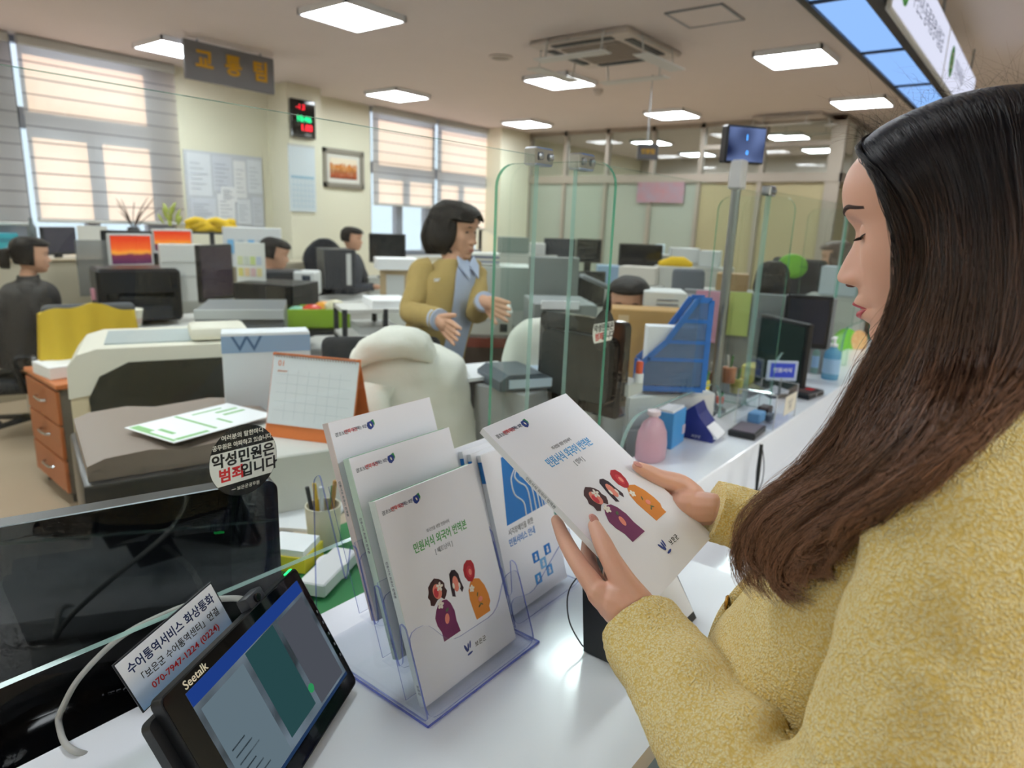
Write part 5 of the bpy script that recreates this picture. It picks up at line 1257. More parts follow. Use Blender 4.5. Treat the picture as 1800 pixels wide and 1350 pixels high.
# hand sanitizers
def sanitizer(x, y, label, sc_=1., col='#6fb4dc'):
    s = thing('hand_sanitizer', label, 'sanitizer', (x, y, ZC), group='sanitizer pump bottles')
    MB().lathe([(.036*sc_, 0), (.038*sc_, .005), (.038*sc_, .12*sc_), (.034*sc_, .135*sc_), (.016, .15*sc_), (.014, .16*sc_)], 24).build('bottle', mixmat('gel_'+col, (.7, .85, .95), col, .6, .2), s, smooth=50)
    MB().lathe([(.0385*sc_, .03), (.0385*sc_, .10*sc_)], 24).build('label', mat('gel_label', '#9fc4e4', .5), s, smooth=50)
    MB().lathe([(.017, .158*sc_), (.017, .17*sc_), (.006, .172*sc_), (.006, .195*sc_)], 16).build('collar', PAPER, s, smooth=40)
    MB().box((-.018, 0, .2*sc_), (.06, .018, .011), .004).build('pump_head', PAPER, s)
sanitizer(3.42, .735, 'blue hand sanitizer pump bottle on the ledge near the woman\'s lips'); sanitizer(3.52, .835, 'clear sanitizer pump bottle in the arched opening behind the blue one', .9, '#a9cfc4')
# yellow round toy box and books beyond the arch
tag(MB().bb((3.3, 1.0, .74), (3.46, 1.12, .86), .01).build('yellow_box', mat('box_yellow', '#d8cc6a', .5)), 'pale yellow box with dark print behind the arched glass', 'box')
# lime fan behind the woman's chin
lf = thing('plastic_fan', 'lime green round hand fan behind the sanitizer', 'fan', M_=frame(at(1488, 606, 4.1), CR, -CD))
MB().prism(ellipse(0, 0, .085, .10, 28), -.004, .004).build('blade', mat('fan_lime', '#7fd02c', .4), lf); MB().prism(ellipse(.075, .02, .05, .07, 20), .004, .006).build('print', mat('fan_orange', '#e0843c', .4, noise_=(40, .5, '#f0e0a0')), lf); MB().bb((-.008, -.2, -.003), (.008, -.09, .003)).build('handle', mat('fan_lime', '#7fd02c', .4), lf)
sp3 = at(1488, 606, 4.1)
tag(MB().bb((3.9, .90, 0), (4.9, 1.06, sp3.z-.2), .004).build('white_cabinet', WHITE), 'white low cabinet behind the last ledge screen', 'cabinet')

# ================================================================ staff desk clutter near the booklets
pc = Zp(570, 955, DZ)
cu_ = thing('pen_cup', 'beige cup holding pens and a green clip beside the stand', 'cup', (pc.x, pc.y, DZ))
MB().lathe([(.036, 0), (.042, .1), (.038, .1), (.034, .006)], 24).build('cup', mat('cup_beige', '#d4cbb4', .5), cu_, smooth=50)
for k, (a, col) in enumerate(((.2, '#3a7d3f'), (1.5, '#e0b62c'), (2.8, '#2c2c30'), (4., '#d6d6d6'), (5., '#b8884c'))): MB().tube([(.015*math.cos(a), .015*math.sin(a), .01), (.036*math.cos(a), .036*math.sin(a), .135+.008*k)], .005, 8).build('pen', mat('pen_'+col, col, .4), cu_)
pn = Zp(530, 985, DZ)
sn = thing('sticky_note_pad', 'yellow pad of notes with white sheets on the desk edge', 'note pad', (pn.x-.02, pn.y, DZ+.005), rz=.5)
MB().bb((-.045, -.05, 0), (.045, .05, .035)).build('yellow_pad', mat('note_yellow', '#ecd83c', .6), sn); MB().bb((-.04, -.045, .035), (.04, .05, .05)).build('white_sheets', PAPER, sn)
pp = Zp(520, 910, DZ)
tag(MB().box((0, 0, .004), (.21, .297, .008)).build('paper_stack', PAPER, None, TR(pp.x, pp.y+.05, DZ) @ RZ(.6)), 'white papers lying beside the pen cup', 'papers')
tp_ = Zp(590, 1010, DZ+.02)
tag(MB().lathe([(.035, 0), (.035, .03), (.022, .03), (.022, 0)], 24, TR(tp_.x+.015, tp_.y+.03, DZ+.006)).build('tape_roll', mat('tape_white', '#e8e8e6', .4), smooth=40), 'white roll of tape behind the brochure stand', 'tape')
bx_ = Zp(580, 1020, DZ)
tag(MB().box((0, 0, .018), (.16, .06, .03), .003).build('small_carton', mat('carton_white', '#dde0dc', .5), None, TR(bx_.x+.0, bx_.y+.0, DZ+.004) @ RZ(.45)), 'small flat white carton on the green mat', 'carton')
pnp_ = [Zp(555, 990, DZ+.03), Zp(605, 962, DZ+.03)]
# cabinet with the desk calendar on top
cb0 = at(560, 764, 1.9)
kc = thing('low_cabinet', 'low wood and white cabinet behind the desk carrying the calendar', 'cabinet', (cb0.x+.02, cb0.y+.02, 0), rz=-.35)
MB().bb((-.20, -.15, 0), (.22, .15, .66), .004).build('wood_body', mat('wood_beige', '#c9b08c', .5, noise_=(8, .1)), kc); MB().bb((-.205, -.16, .66), (.225, .16, cb0.z-.001), .004).build('white_top_box', mat('cabinet_offwhite', '#cfcdc6', .5), kc)
dc = thing('desk_calendar', 'white desk calendar with orange base and grid page', 'calendar', (cb0.x, cb0.y, cb0.z), rz=-1.15)
CW_, CH_ = .265, .20
fp = frame((-CW_/2, -.06, 0), (1, 0, 0), (0, .27, .96))
CORG = mat('calendar_orange', '#e07a3c', .5)
MB().bb((0, 0, -.002), (CW_, CH_+.035, 0)).build('front_board', CORG, dc, fp); pg_ = MB().bb((.003, .036, 0), (CW_-.003, CH_+.03, .003)).build('page', mat('calendar_page', '#e3e6ea', .6), dc, fp)
MB().bb((0, 0, -.002), (CW_, CH_+.035, 0)).build('rear_board', CORG, dc, frame((-CW_/2, .068, 0), (1, 0, 0), (0, -.3, .954)))
gl = MB()
for i in range(1, 6): gl.bb((.02, .05+.025*i, .003), (CW_-.02, .0508+.025*i, .0033))
for i in range(1, 7): gl.bb((.02+.032*i, .05, .003), (.0206+.032*i, .19, .0033))
gl.build('grid_print', mat('grid_grey', '#bcc6cc', .6), pg_); text('01', .022, CORG, pg_, TR(.03, CH_+.005, .0034)); text('JANUARY', .007, CORG, pg_, TR(.035, CH_-.016, .0034))
rb = MB()
for i in range(30): rb.tube([(.012+i*.0083, CH_+.028+.006*math.sin(t*1.05), .001+.007*math.cos(t*1.05)) for t in range(6)], .0011, 4, closed=True)
rb.build('wire_binding', mat('wire_copper', '#b98a74', .35, metal=.6), dc, fp)
# W file box
wb0 = at(485, 775, 2.25)
wf = thing('file_box', 'white cardboard file box with a blue band and letter W', 'file box', (wb0.x-.01, wb0.y+.01, .745), rz=-.50)
MB().bb((-.135, 0, 0), (.135, .09, .385), .003).build('box', mat('filebox_white', '#dfe2e6', .5), wf); MB().bb((-.1355, -.001, .32), (.1355, .088, .374)).build('blue_band', mat('filebox_blue', '#8fa9c8', .5), wf)
text('W', .07, mat('ink_steel_blue', '#48688c', .5), wf, frame((-.06, -.0015, .347), (1, 0, 0), (0, 0, 1)), sx=1.3); text('보은군\n민원', .035, mat('ink_beige', '#cdbfb4', .6), wf, frame((.06, -.0015, .2), (1, 0, 0), (0, 0, 1)))
MB().bb((.0, -.002, .10), (.07, 0, .112)).build('label_strip', DARKP, wf)
tag(MB().bb((wb0.x-.05, wb0.y-.12, 0), (wb0.x+.22, wb0.y+.28, .745), .005).build('metal_cabinet', LGREY), 'grey metal cabinet under the W file box', 'cabinet')
# ================================================================ office behind: builders
def spot(x0, y0, x1, y1, d):
    """base centre, width, height and facing yaw for something that fills these pixels at this depth"""
    b = at((x0+x1)/2, y1, d); t = at((x0+x1)/2, y0, d)
    w_ = (x1-x0)*d/F_PX; h_ = (y1-y0)*d/F_PX
    return b, w_, h_, math.atan2(b.y, b.x)-math.pi/2
SCR_DARK = mat('screen_dark', '#15161b', .12, coat=.4)
def sunset():
    m = bpy.data.materials.new('sunset_wallpaper'); m.use_nodes = True; n = m.node_tree.nodes; l = m.node_tree.links; n.clear()
    o = n.new('ShaderNodeOutputMaterial'); e = n.new('ShaderNodeEmission'); tc = n.new('ShaderNodeTexCoord'); s = n.new('ShaderNodeSeparateXYZ'); l.new(tc.outputs['Generated'], s.inputs[0])
    no = n.new('ShaderNodeTexNoise'); no.inputs['Scale'].default_value = 3; l.new(tc.outputs['Generated'], no.inputs[0])
    ad = n.new('ShaderNodeMath'); ad.operation = 'MULTIPLY_ADD'; ad.inputs[1].default_value = .22; l.new(no.outputs[0], ad.inputs[0]); l.new(s.outputs[2], ad.inputs[2])
    cr = n.new('ShaderNodeValToRGB'); el = cr.color_ramp.elements; el[0].position = .2; el[0].color = (*lin('#5b3550'), 1); el[1].position = 1; el[1].color = (*lin('#d8482c'), 1)
    for p_, c_ in ((.42, '#7a3a4c'), (.5, '#f0a040'), (.62, '#e86a34')): q_ = el.new(p_); q_.color = (*lin(c_), 1)
    l.new(ad.outputs[0], cr.inputs[0]); l.new(cr.outputs[0], e.inputs[0]); e.inputs[1].default_value = .75; l.new(e.outputs[0], o.inputs[0])
    return m
SUNSET = sunset()
def monitor(px, d, yaw, label, scr=SCR_DARK, shell=BLACKP, dz=.09, back=False, name='computer_monitor'):
    b, w_, h_, y0 = spot(*px, d)
    t = thing(name, label, 'monitor', (b.x, b.y, b.z-dz), rz=y0+yaw, group='office monitors')
    w_ /= max(.35, abs(math.cos(yaw)))
    MB().bb((-w_/2, 0, dz), (w_/2, .03, dz+h_), .006).build('case', shell, t)
    MB().bb((-w_/2+.015, -.002, dz+.025), (w_/2-.015, .0, dz+h_-.015)).build('screen', scr, t)
    MB().bb((-.03, .025, .01), (.03, .05, dz+h_*.5)).build('neck', shell, t); MB().bb((-.1, -.05, 0), (.1, .12, .012), .004).build('foot', shell, t)
    return t
def under(o, label, w_=.4, d_=.35, m=None):
    """low cabinet from the floor up to a thing's base"""
    z = o.matrix_world.translation.z if o.parent is None and o.type != 'EMPTY' else o.location.z
    t = thing('low_cabinet', label, 'cabinet', (o.location.x, o.location.y, 0), rz=o.rotation_euler.z, group='low cabinets')
    MB().bb((-w_/2, -.06, 0), (w_/2, d_-.06, z-.002), .004).build('body', m or mat('lowcab_grey', '#b4b4ac', .5), t)
    MB().bb((-w_/2+.015, -.066, .04), (w_/2-.015, -.06, z-.03)).build('door', mat('lowcab_door', '#bfbfb6', .5), t)
    return o
def boxthing(name, label, cat, px, d, depth, m, yaw=0., bev=.004, parts=None, group=None, floor=False):
    b, w_, h_, y0 = spot(*px, d)
    t = thing(name, label, cat, (b.x, b.y, b.z), rz=y0+yaw, group=group)
    MB().bb((-w_/2, 0, -b.z+.001 if floor else 0), (w_/2, depth, h_), bev).build('body', m, t)
    for p_ in (parts or []):
        nm, (a0, b0, a1, b1), mm = p_[:3]; off = p_[3] if len(p_) > 3 else .004
        MB().bb((-w_/2+a0*w_, -off, b0*h_), (-w_/2+a1*w_, 0, b1*h_)).build(nm, mm, t)
    return t
DESKM = mat('desk_white_top', '#d9d8d4', .4); DESKB = mat('desk_beige_top', '#cdbb9f', .45); PANELG = mat('panel_grey_fabric', '#8e9090', .8); LEGM = mat('desk_leg_dark', '#33353a', .5)
def desk(x0, y0, x1, y1, z, label, top=DESKM, panel=LGREY, front=True):
    t = thing('office_desk', label, 'desk', ((x0+x1)/2, (y0+y1)/2, 0), group='office desks')
    w_, d_ = (x1-x0)/2, (y1-y0)/2
    MB().bb((-w_, -d_, z-.03), (w_, d_, z), .004).build('desk_top', top, t)
    for sx in (-1, 1): MB().bb((sx*w_-.015-(sx*.015), -d_+.02, 0), (sx*w_+.015-(sx*.015), d_-.02, z-.03)).build('side_panel', panel, t)
    if front: MB().bb((-w_+.03, -d_+.06, .1), (w_-.03, -d_+.08, z-.03)).build('modesty_panel', panel, t)
    return t
def office_chair(x, y, rz, label, fab, seat_z=.46, back_h=.55, cover=None):
    t = thing('office_chair', label, 'chair', (x, y, 0), rz=rz, group='office chairs')
    for k in range(5):
        a = k*2*math.pi/5+.3
        MB().tube([(0, 0, .11), (.27*math.cos(a), .27*math.sin(a), .085)], [.024, .016], 8).build('leg', BLACKP, t)
        MB().lathe([(.0, -.012), (.028, -.012), (.028, .012), (0, .012)], 12, TR(.28*math.cos(a), .28*math.sin(a), .03) @ RZ(a) @ RX(math.pi/2)).build('caster', BLACKP, t)
    MB().tube([(0, 0, .1), (0, 0, seat_z-.03)], .025, 10).build('gas_lift', CHROME, t)
    MB().box((0, 0, seat_z), (.48, .46, .09), .035, seg=3).build('seat', fab, t, smooth=50)
    MB().box((0, 0, 0), (.44, .07, back_h), .03, TR(0, -.23, seat_z+.12+back_h/2) @ RX(.12), seg=3).build('backrest', fab, t, smooth=50)
    MB().tube(catmull([(0, -.1, seat_z-.05), (0, -.26, seat_z), (0, -.28, seat_z+.25)], 5), .02, 8).build('back_support', BLACKP, t)
    for s in (-1, 1): MB().tube(catmull([(s*.24, 0, seat_z-.03), (s*.27, -.02, seat_z+.1), (s*.27, -.02, seat_z+.2), (s*.27, .1, seat_z+.2)], 4), .016, 8).build('armrest', BLACKP, t)
    return t

# ================================================================ copiers
c2 = thing('copier', 'brown-black copier with a fold-out leaflet on its lid', 'copier', (.86, 1.90, 0), rz=-.28)
COPB = mat('copier_brown', '#33302e', .35); COPT = mat('copier_taupe', '#8a7a70', .5); COPD = mat('copier_olive', '#3b3a32', .3)
MB().bb((-.24, -.22, 0), (.26, .26, .62), .01).build('cabinet', mat('copier_grey', '#b9b6ae', .5), c2)
MB().bb((-.24, -.23, .62), (.27, .27, .84), .012, seg=2).build('scanner_body', COPB, c2, smooth=40)
MB().prism([(-.24, 0), (.16, 0), (.23, .0), (.27, .03), (.27, .045), (.14, .06), (-.02, .05), (-.10, .062), (-.2, .055), (-.24, .04)], -.25, .22).build('lid', COPT, c2, frame((.015, .015, .84), (1, 0, 0), (0, 0, 1)), smooth=30)
MB().bb((-.20, -.235, .45), (.2, -.22, .57)).build('paper_drawer', mat('copier_grey2', '#a7a49c', .5), c2)
for z in (.12, .28, .5): MB().bb((-.05, -.245, z), (.09, -.235, z+.02)).build('handle', DARKP, c2)
MB().tube([(-.2, -.24, .05), (-.26, -.3, .03), (-.22, -.34, .05)], .012, 6).build('cable', LGREY, c2)
lc_ = [Zp(*q_, .915) for q_ in ((225, 751.5), (398, 709), (484, 730), (305, 779.6))]
lfl = thing('leaflet', 'white fold-out leaflet with green print on the brown copier', 'leaflet', M_=frame(lc_[3], lc_[2]-lc_[3], lc_[0]-lc_[3]))
lw_, lh_ = (lc_[2]-lc_[3]).length, (lc_[0]-lc_[3]).length
MB().bb((0, 0, 0), (lw_, lh_, .002)).build('sheet', PAPER, lfl)
for (a, b, c_, d_) in ((.02, .60, .10, .95), (.02, .05, .05, .6), (.06, .05, .35, .12), (.12, .3, .16, .6), (.42, .1, .45, .95), (.6, .15, .63, .45), (.72, .5, .94, .56), (.72, .66, .94, .72), (.55, .82, .85, .86)): MB().bb((a*lw_, b*lh_, .002), (c_*lw_, d_*lh_, .0025)).build('green_print', mat('ink_lightgreen', '#8cc07e', .6), lfl)
c1p = Zp(255, 600, 1.0)
c1 = thing('copier', 'beige copier with rounded top and smoky dark side', 'copier', (1.27, 2.88, 0), rz=-.42)
BE = mat('copier_beige', '#d8c9a8', .45); BW_ = mat('copier_cream', '#e6e2d2', .4)
arcp = [(-.30, 0)]+[(-.30, .86)]+[(-.30+.09-.09*math.cos(a_), .86+.11*math.sin(a_)) for a_ in [i*math.pi/2/6 for i in range(1, 7)]]+[(.30, .985), (.30, 0)]
MB().prism([(-.30, 0), (.30, 0), (.30, .86), (-.30, .86)], -.24, .24).build('body', BE, c1, frame((0, 0, 0), (1, 0, 0), (0, 0, 1)))
MB().prism([(-.305, .80), (.31, .88), (.31, .985), (-.20, .985), (-.265, .965), (-.30, .92)], -.245, .245).build('rounded_cover', BW_, c1, frame((0, 0, 0), (1, 0, 0), (0, 0, 1)), smooth=25)
MB().bb((-.18, -.16, .985), (.22, .16, .99)).build('lid_tray', mat('tray_bluegrey', '#a4b0b0', .4), c1)
MB().prism([(-.24, .25), (.31, .12), (.31, .93), (-.10, .93), (-.2, .88), (-.24, .8)], .24, .252).build('smoky_panel', COPD, c1, frame((0, 0, 0), (1, 0, 0), (0, 0, 1)))
MB().bb((.12, -.2, .99), (.34, .0, 1.045), .02, seg=2).build('document_feeder', BW_, c1, smooth=40)
MB().bb((-.301, -.03, .5), (-.298, .03, .55)).build('power_switch', DARKP, c1)
# grey machine behind it
boxthing('scanner_unit', 'long grey scanner unit with pale lid behind the beige copier', 'scanner', (352, 545, 497, 600), 3.25, .45, mat('scanner_grey', '#6e7276', .4), -.1, parts=[('pale_lid', (.0, .72, 1.0, 1.02), mat('scanner_lid', '#b9bdbe', .4), .02)])
boxthing('machine_cabinet', 'dark olive machine cabinet under the grey scanner unit', 'cabinet', (360, 600, 485, 790), 3.25, .45, mat('olive_dark', '#33342e', .5), -.1, floor=True, parts=[('control_strip', (.0, .3, .15, .95), mat('strip_grey', '#454a50', .4)), ('button', (.05, .75, .09, .79), LGREY, .006), ('button', (.05, .5, .09, .54), LGREY, .006)])
# orange drawer pedestal
oc = thing('drawer_pedestal', 'orange-brown wooden pedestal with three drawers', 'drawer unit', (1.19, 3.98, 0), rz=-.06)
OW = mat('wood_orange', '#b8693c', .45, noise_=(6, .15)); OT = mat('wood_orange_top', '#cf7c4c', .4)
MB().bb((-.02, -.25, .06), (.34, .28, .62), .004).build('body', mat('pedestal_grey', '#6f6a62', .5), oc)
MB().bb((-.035, -.27, .62), (.36, .29, .645), .003).build('top', OT, oc)
for k in range(3):
    dr = MB().bb((-.035, -.26, .075+.18*k), (-.018, .27, .245+.18*k), .002).build('drawer_front', OW, oc)
    MB().tube(catmull([(-.035, -.07, .17+.18*k), (-.055, -.05, .17+.18*k), (-.055, .05, .17+.18*k), (-.035, .07, .17+.18*k)], 4), .007, 6).build('handle', CHROME, dr)
for sx in (.02, .3):
    for sy in (-.2, .22): MB().lathe([(.022, 0), (.022, .05)], 10, TR(sx, sy, .005)).build('caster', BLACKP, oc)
tag(MB().bb((1.16, 3.84, .645), (1.42, 4.08, .71), .004).build('small_white_box', PAPER), 'white box of paper on the orange pedestal', 'box')
# ================================================================ window-side cabinet row and its clutter
lowz = at(100, 452, 5.5).z
wl = thing('window_cabinet', 'long beige low cabinet under the sunlit windows', 'cabinet', (2.4, 6.45, 0))
MB().bb((-2.2, -.25, 0), (.68, .25, lowz-.02), .004).build('body', mat('cab_beige', '#bdb39d', .5), wl); MB().bb((-2.22, -.27, lowz-.02), (.70, .27, lowz), .004).build('top', DESKB, wl)
for k in range(4): MB().bb((-2.18+.7*k, -.265, .08), (-1.50+.7*k, -.25, lowz-.06)).build('door', mat('cab_beige2', '#c6bda8', .5), wl)
boxthing('teal_box', 'teal storage box at the left picture edge', 'box', (-12, 412, 33, 462), 5.55, .3, mat('teal', '#2b9fb2', .5), parts=[('label', (.4, .7, .9, .85), mat('teal_dark', '#1f7d90', .5))])
monitor((84, 400, 134, 448), 5.45, .75, 'dark grey tilted monitor near the left window', mat('screen_greyblue', '#4c4a55', .2), DARKP)
tag(MB().bb((0, 0, 0), (.23, .012, .17), .002).bb((.0, -.03, lowz-at(138, 432, 5.75).z), (.23, .04, .004)).build('paper_holder', mat('panel_white', '#dcdcd8', .5), None, TR(at(138, 432, 5.75)) @ RZ(-.6)), 'white paper holder standing on the window cabinet', 'holder')
boxthing('clear_partition', 'greyish see-through desk partition beside the sunset monitor', 'partition', (146, 424, 198, 520), 5.2, .02, mixmat('smoked_film', (.8, .8, .8), '#9a9a98', .45), .2)
under(monitor((200, 412, 268, 470), 4.95, .35, 'silver monitor with orange sunset wallpaper above the black printer', SUNSET, LGREY, .12), 'pale low cabinet under the sunset monitor above the printer')
under(monitor((274, 404, 338, 446), 5.5, .2, 'silver monitor with orange sunset wallpaper beside the yellow cloth', SUNSET, LGREY, .1), 'pale low cabinet under the sunset monitor by the yellow cloth')
under(monitor((190, 407, 276, 470), 5.35, .1, 'black monitor behind the silver sunset monitor', SCR_DARK, BLACKP, .1), 'pale low cabinet under the black monitor at the window')
# left desk row
desk(1.85, 4.40, 3.1, 5.15, .73, 'office desk of the seated woman in the dark blazer', DESKM)
bp_ = boxthing('black_printer', 'black printer on the desk under the sunset monitor', 'printer', (188, 474, 318, 566), 4.55, .38, mat('printer_black', '#1e1f22', .35), .15, .02, parts=[('paper_slot', (.1, .45, .9, .55), BLACKG), ('front_tray', (.15, .05, .85, .3), DARKP, .03)])
boxthing('pink_note', 'small pink memo note on a desk holder', 'note', (163, 507, 190, 528), 4.5, .02, mat('memo_pink', '#d89aa8', .6))
tag(MB().tube(catmull([at(190, 560, 4.5), at(180, 520, 4.5), at(178, 490, 4.55), at(192, 475, 4.6)], 6), .006, 6).build('lamp_cable', LGREY), 'thin pale cable beside the black printer', 'cable')
cf0 = Zp(238, 573, .73+.02)
cc_ = thing('paper_cup', 'cream paper cup beside the yellow draped chair', 'cup', at(238, 573, 4.1))
MB().lathe([(.034, 0), (.047, .09), (.050, .092), (.050, .104), (.046, .105)], 24).build('cup', mat('cup_cream', '#e8e4d4', .5), cc_, smooth=40); MB().lathe([(.0375, .015), (.042, .05)], 24).build('sleeve', mat('cup_pinkish', '#d9c4b8', .6), cc_, smooth=40)
tag(MB().bb((1.72, 3.62, .0), (2.3, 4.2, at(238, 573, 4.1).z-.001), .004).build('side_desk', DESKM), 'white side desk under the paper cup', 'desk')
# yellow cloth over the chair
ych = office_chair(1.52, 4.32, -.25, 'office chair covered by a yellow cloth', mat('chair_grey', '#55565a', .8), .45, .42)
yc = []; yf_ = []
for i in range(25):
    for j in range(26):
        u = i/24; v = j/25
        x = (u-.5)*.44*(1+.25*abs(v-.45)); s = (v-.45)
        y = -.24+.05*math.tanh(s*9)+.07*s; z = 1.0-.06*abs(u-.5)**1.5*2-abs(s)*.78*(1.0 if s > 0 else .95)
        if s > 0: y = -.24+.085+.06*s
        else: y = -.30+.10*s
        y += .012*math.sin(u*22+v*3)*min(1, abs(s)*4); z += .01*math.sin(u*13)
        yc.append((x, y, z))
for i in range(24):
    for j in range(25): yf_.append((i*26+j, (i+1)*26+j, (i+1)*26+j+1, i*26+j+1))
ycl = MB().add(yc, yf_).build('yellow_cloth', mat('cloth_mustard', '#d8b83a', .9, noise_=(8, .15)), None, TR(1.50, 4.30, 0) @ RZ(-.25), smooth=60)
md = ycl.modifiers.new('thick', 'SOLIDIFY'); md.thickness = .008
tag(ycl, 'mustard yellow cloth draped over a chair by the seated woman', 'cloth')
# tall white holder, dark side monitor, poster calendar, tower
boxthing('white_organiser', 'tall white desk organiser left of the dark side monitor', 'organiser', (292, 432, 362, 530), 4.75, .12, mat('organiser_white', '#d6d6d2', .5), .1, parts=[('shelf_line', (.05, .45, .95, .47), LGREY), ('shelf_line', (.05, .7, .95, .72), LGREY)])
monitor((358, 432, 412, 528), 4.4, .95, 'dark purple-grey monitor turned sideways beside the colour calendar', mat('screen_plum', '#463c44', .15), BLACKP, .1)
pcx = boxthing('wall_poster_calendar', 'white card calendar with coloured squares leaning on the computer tower', 'calendar', (417, 428, 467, 500), 4.15, .015, mat('poster_white', '#dadcd8', .6), -.35, .002)
for i in range(4):
    for j in range(2): MB().bb((-.075+.038*i, -.003, .05+.07*j), (-.045+.038*i, 0, .10+.07*j)).build('colour_square', mat('sq%d%d' % (i, j), ['#d8cf7a', '#cfd6a8', '#e0c49a', '#c8d0c4', '#d9b8b8', '#c8d890', '#dccf9a', '#bcc8d8'][i*2+j], .6), pcx)
boxthing('computer_tower', 'black computer tower with olive side behind the scanner unit', 'computer', (412, 500, 522, 600), 4.05, .35, mat('tower_black', '#17191d', .4), -.5, parts=[('front_panel', (.55, .03, .98, .97), BLACKG)])
desk(1.9, 3.25, 3.6, 4.15, .70, 'middle office desk carrying the computer tower', DESKM)
boxthing('small_white_printer', 'small white printer beside the black tower', 'printer', (516, 478, 552, 521), 4.7, .2, mat('printer_white', '#d0d2d2', .4), -.3, .012, parts=[('blue_dark_panel', (.45, .15, .85, .85), mat('panel_slate', '#3d4a58', .4))])
tag(MB().box((0, 0, .04), (.3, .22, .08), .015, seg=2).build('phone_set', DARKP, None, TR(at(492, 494, 4.75)) @ RZ(-.4)), 'dark desk telephone in front of the black-haired man', 'telephone')
# green basket with snacks on a black trolley
gb_ = thing('green_basket', 'lime green basket of snack packets on a trolley', 'basket', at(556, 572, 4.0), rz=-.6)
LIME = mat('basket_lime', '#9ac32c', .5)
for (a, b) in (((-.19, -.12, 0), (.19, -.11, .11)), ((-.19, .11, 0), (.19, .12, .11)), ((-.19, -.12, 0), (-.18, .12, .11)), ((.18, -.12, 0), (.19, .12, .11)), ((-.19, -.12, 0), (.19, .12, .01))): MB().bb(a, b).build('wall', LIME, gb_)
gz = at(556, 572, 4.0)
for k, (x, y, col, lb) in enumerate(((-.10, .02, '#7fb89a', 'mint green packet'), (-.02, 0, '#d8402c', 'red packet'), (.05, .03, '#e8a02c', 'orange packet'), (.11, -.01, '#d8d0b0', 'cream packet'))):
    Mk = TR(gz) @ RZ(-.6) @ TR(x, y, .085+.01*k) @ RX(.3*k)
    pk_ = MB(); ball(pk_, (0, 0, 0), (.06, .045, .028), 8); tag(pk_.build('snack_packet', mat('packet_'+col, col, .35), None, Mk, smooth=60), lb+' in the lime green basket', 'packet')
tr_ = thing('trolley', 'black trolley with trays under the lime basket', 'trolley', (gz.x, gz.y, 0), rz=-.6)
for z in (gz.z-.012, gz.z-.28, gz.z-.55): MB().bb((-.24, -.17, z-.02), (.24, .17, z)).build('tray', DARKP, tr_)
for sx in (-1, 1):
    for sy in (-1, 1): MB().tube([(sx*.23, sy*.16, .0), (sx*.23, sy*.16, gz.z-.01)], .012, 6).build('post', LEGM, tr_)
tag(MB().box((0, 0, .03), (.22, .16, .06), .01).build('blue_bowl_box', mat('slate_blue', '#5a7a90', .4), None, TR(gz.x, gz.y, gz.z-.28) @ RZ(-.3)), 'slate blue tub on the lower tray of the trolley', 'tub')
# white top desk by the far man and shelf with black legs
p_ = Zp(610, 522, .74)
desk(3.45, 5.0, 4.95, 5.55, .74, 'white-topped desk of the man in the grey jacket', DESKM)
boxthing('computer_tower', 'dark grey computer tower in front of the man in grey', 'computer', (572, 440, 626, 508), 6.2, .4, mat('tower_grey', '#33353b', .45), .2, parts=[('vent', (.7, .1, .85, .9), LGREY)])
sh = thing('open_shelf', 'low white open shelf with black posts beside the standing employee', 'shelf', at(668, 625, 3.7), rz=-.5)
sh.location.z = 0
zt = at(668, 535, 3.7).z
for z in (zt, zt-.14, zt-.3): MB().bb((-.22, -.15, z-.02), (.22, .15, z)).build('shelf_board', DESKM, sh)
for sx in (-1, 0, 1):
    for sy in (-1, 1): MB().bb((sx*.21-.012, sy*.14-.012, 0), (sx*.21+.012, sy*.14+.012, zt)).build('post', LEGM, sh)
for k in range(3): tag(MB().box((0, 0, .02), (.21, .28, .04)).build('paper_ream', [PAPER, LGREY, DESKM][k], None, TR(sh.location.x+.05-.05*k, sh.location.y+.04*k, zt-.14*k+.0) @ RZ(-.5)), ['paper ream on the shelf top', 'grey document tray on the middle shelf board', 'white carton on the lowest shelf board'][k]+' beside the employee', 'papers')
# organiser, monitor, papers near the far window
under(monitor((650, 412, 713, 462), 6.9, .1, 'black monitor below the half raised blind', SCR_DARK, BLACKP, .15), 'pale low cabinet under the monitor below the half raised blind')
wog = boxthing('wood_organiser', 'wooden desk organiser with grey files left of the employee', 'organiser', (668, 474, 725, 540), 4.9, .25, mat('wood_tan', '#b9a07c', .5), -.2, parts=[('grey_file', (.2, .1, .75, .85), LGREY, .006)])
tag(MB().box((0, 0, .04), (.3, .24, .08), .003).build('paper_stack', PAPER, None, TR(at(697, 473, 4.9)) @ RZ(-.6)), 'thick stack of white paper on the wooden organiser', 'papers')
under(wog, 'pale low cabinet under the wooden organiser', .3, .3)
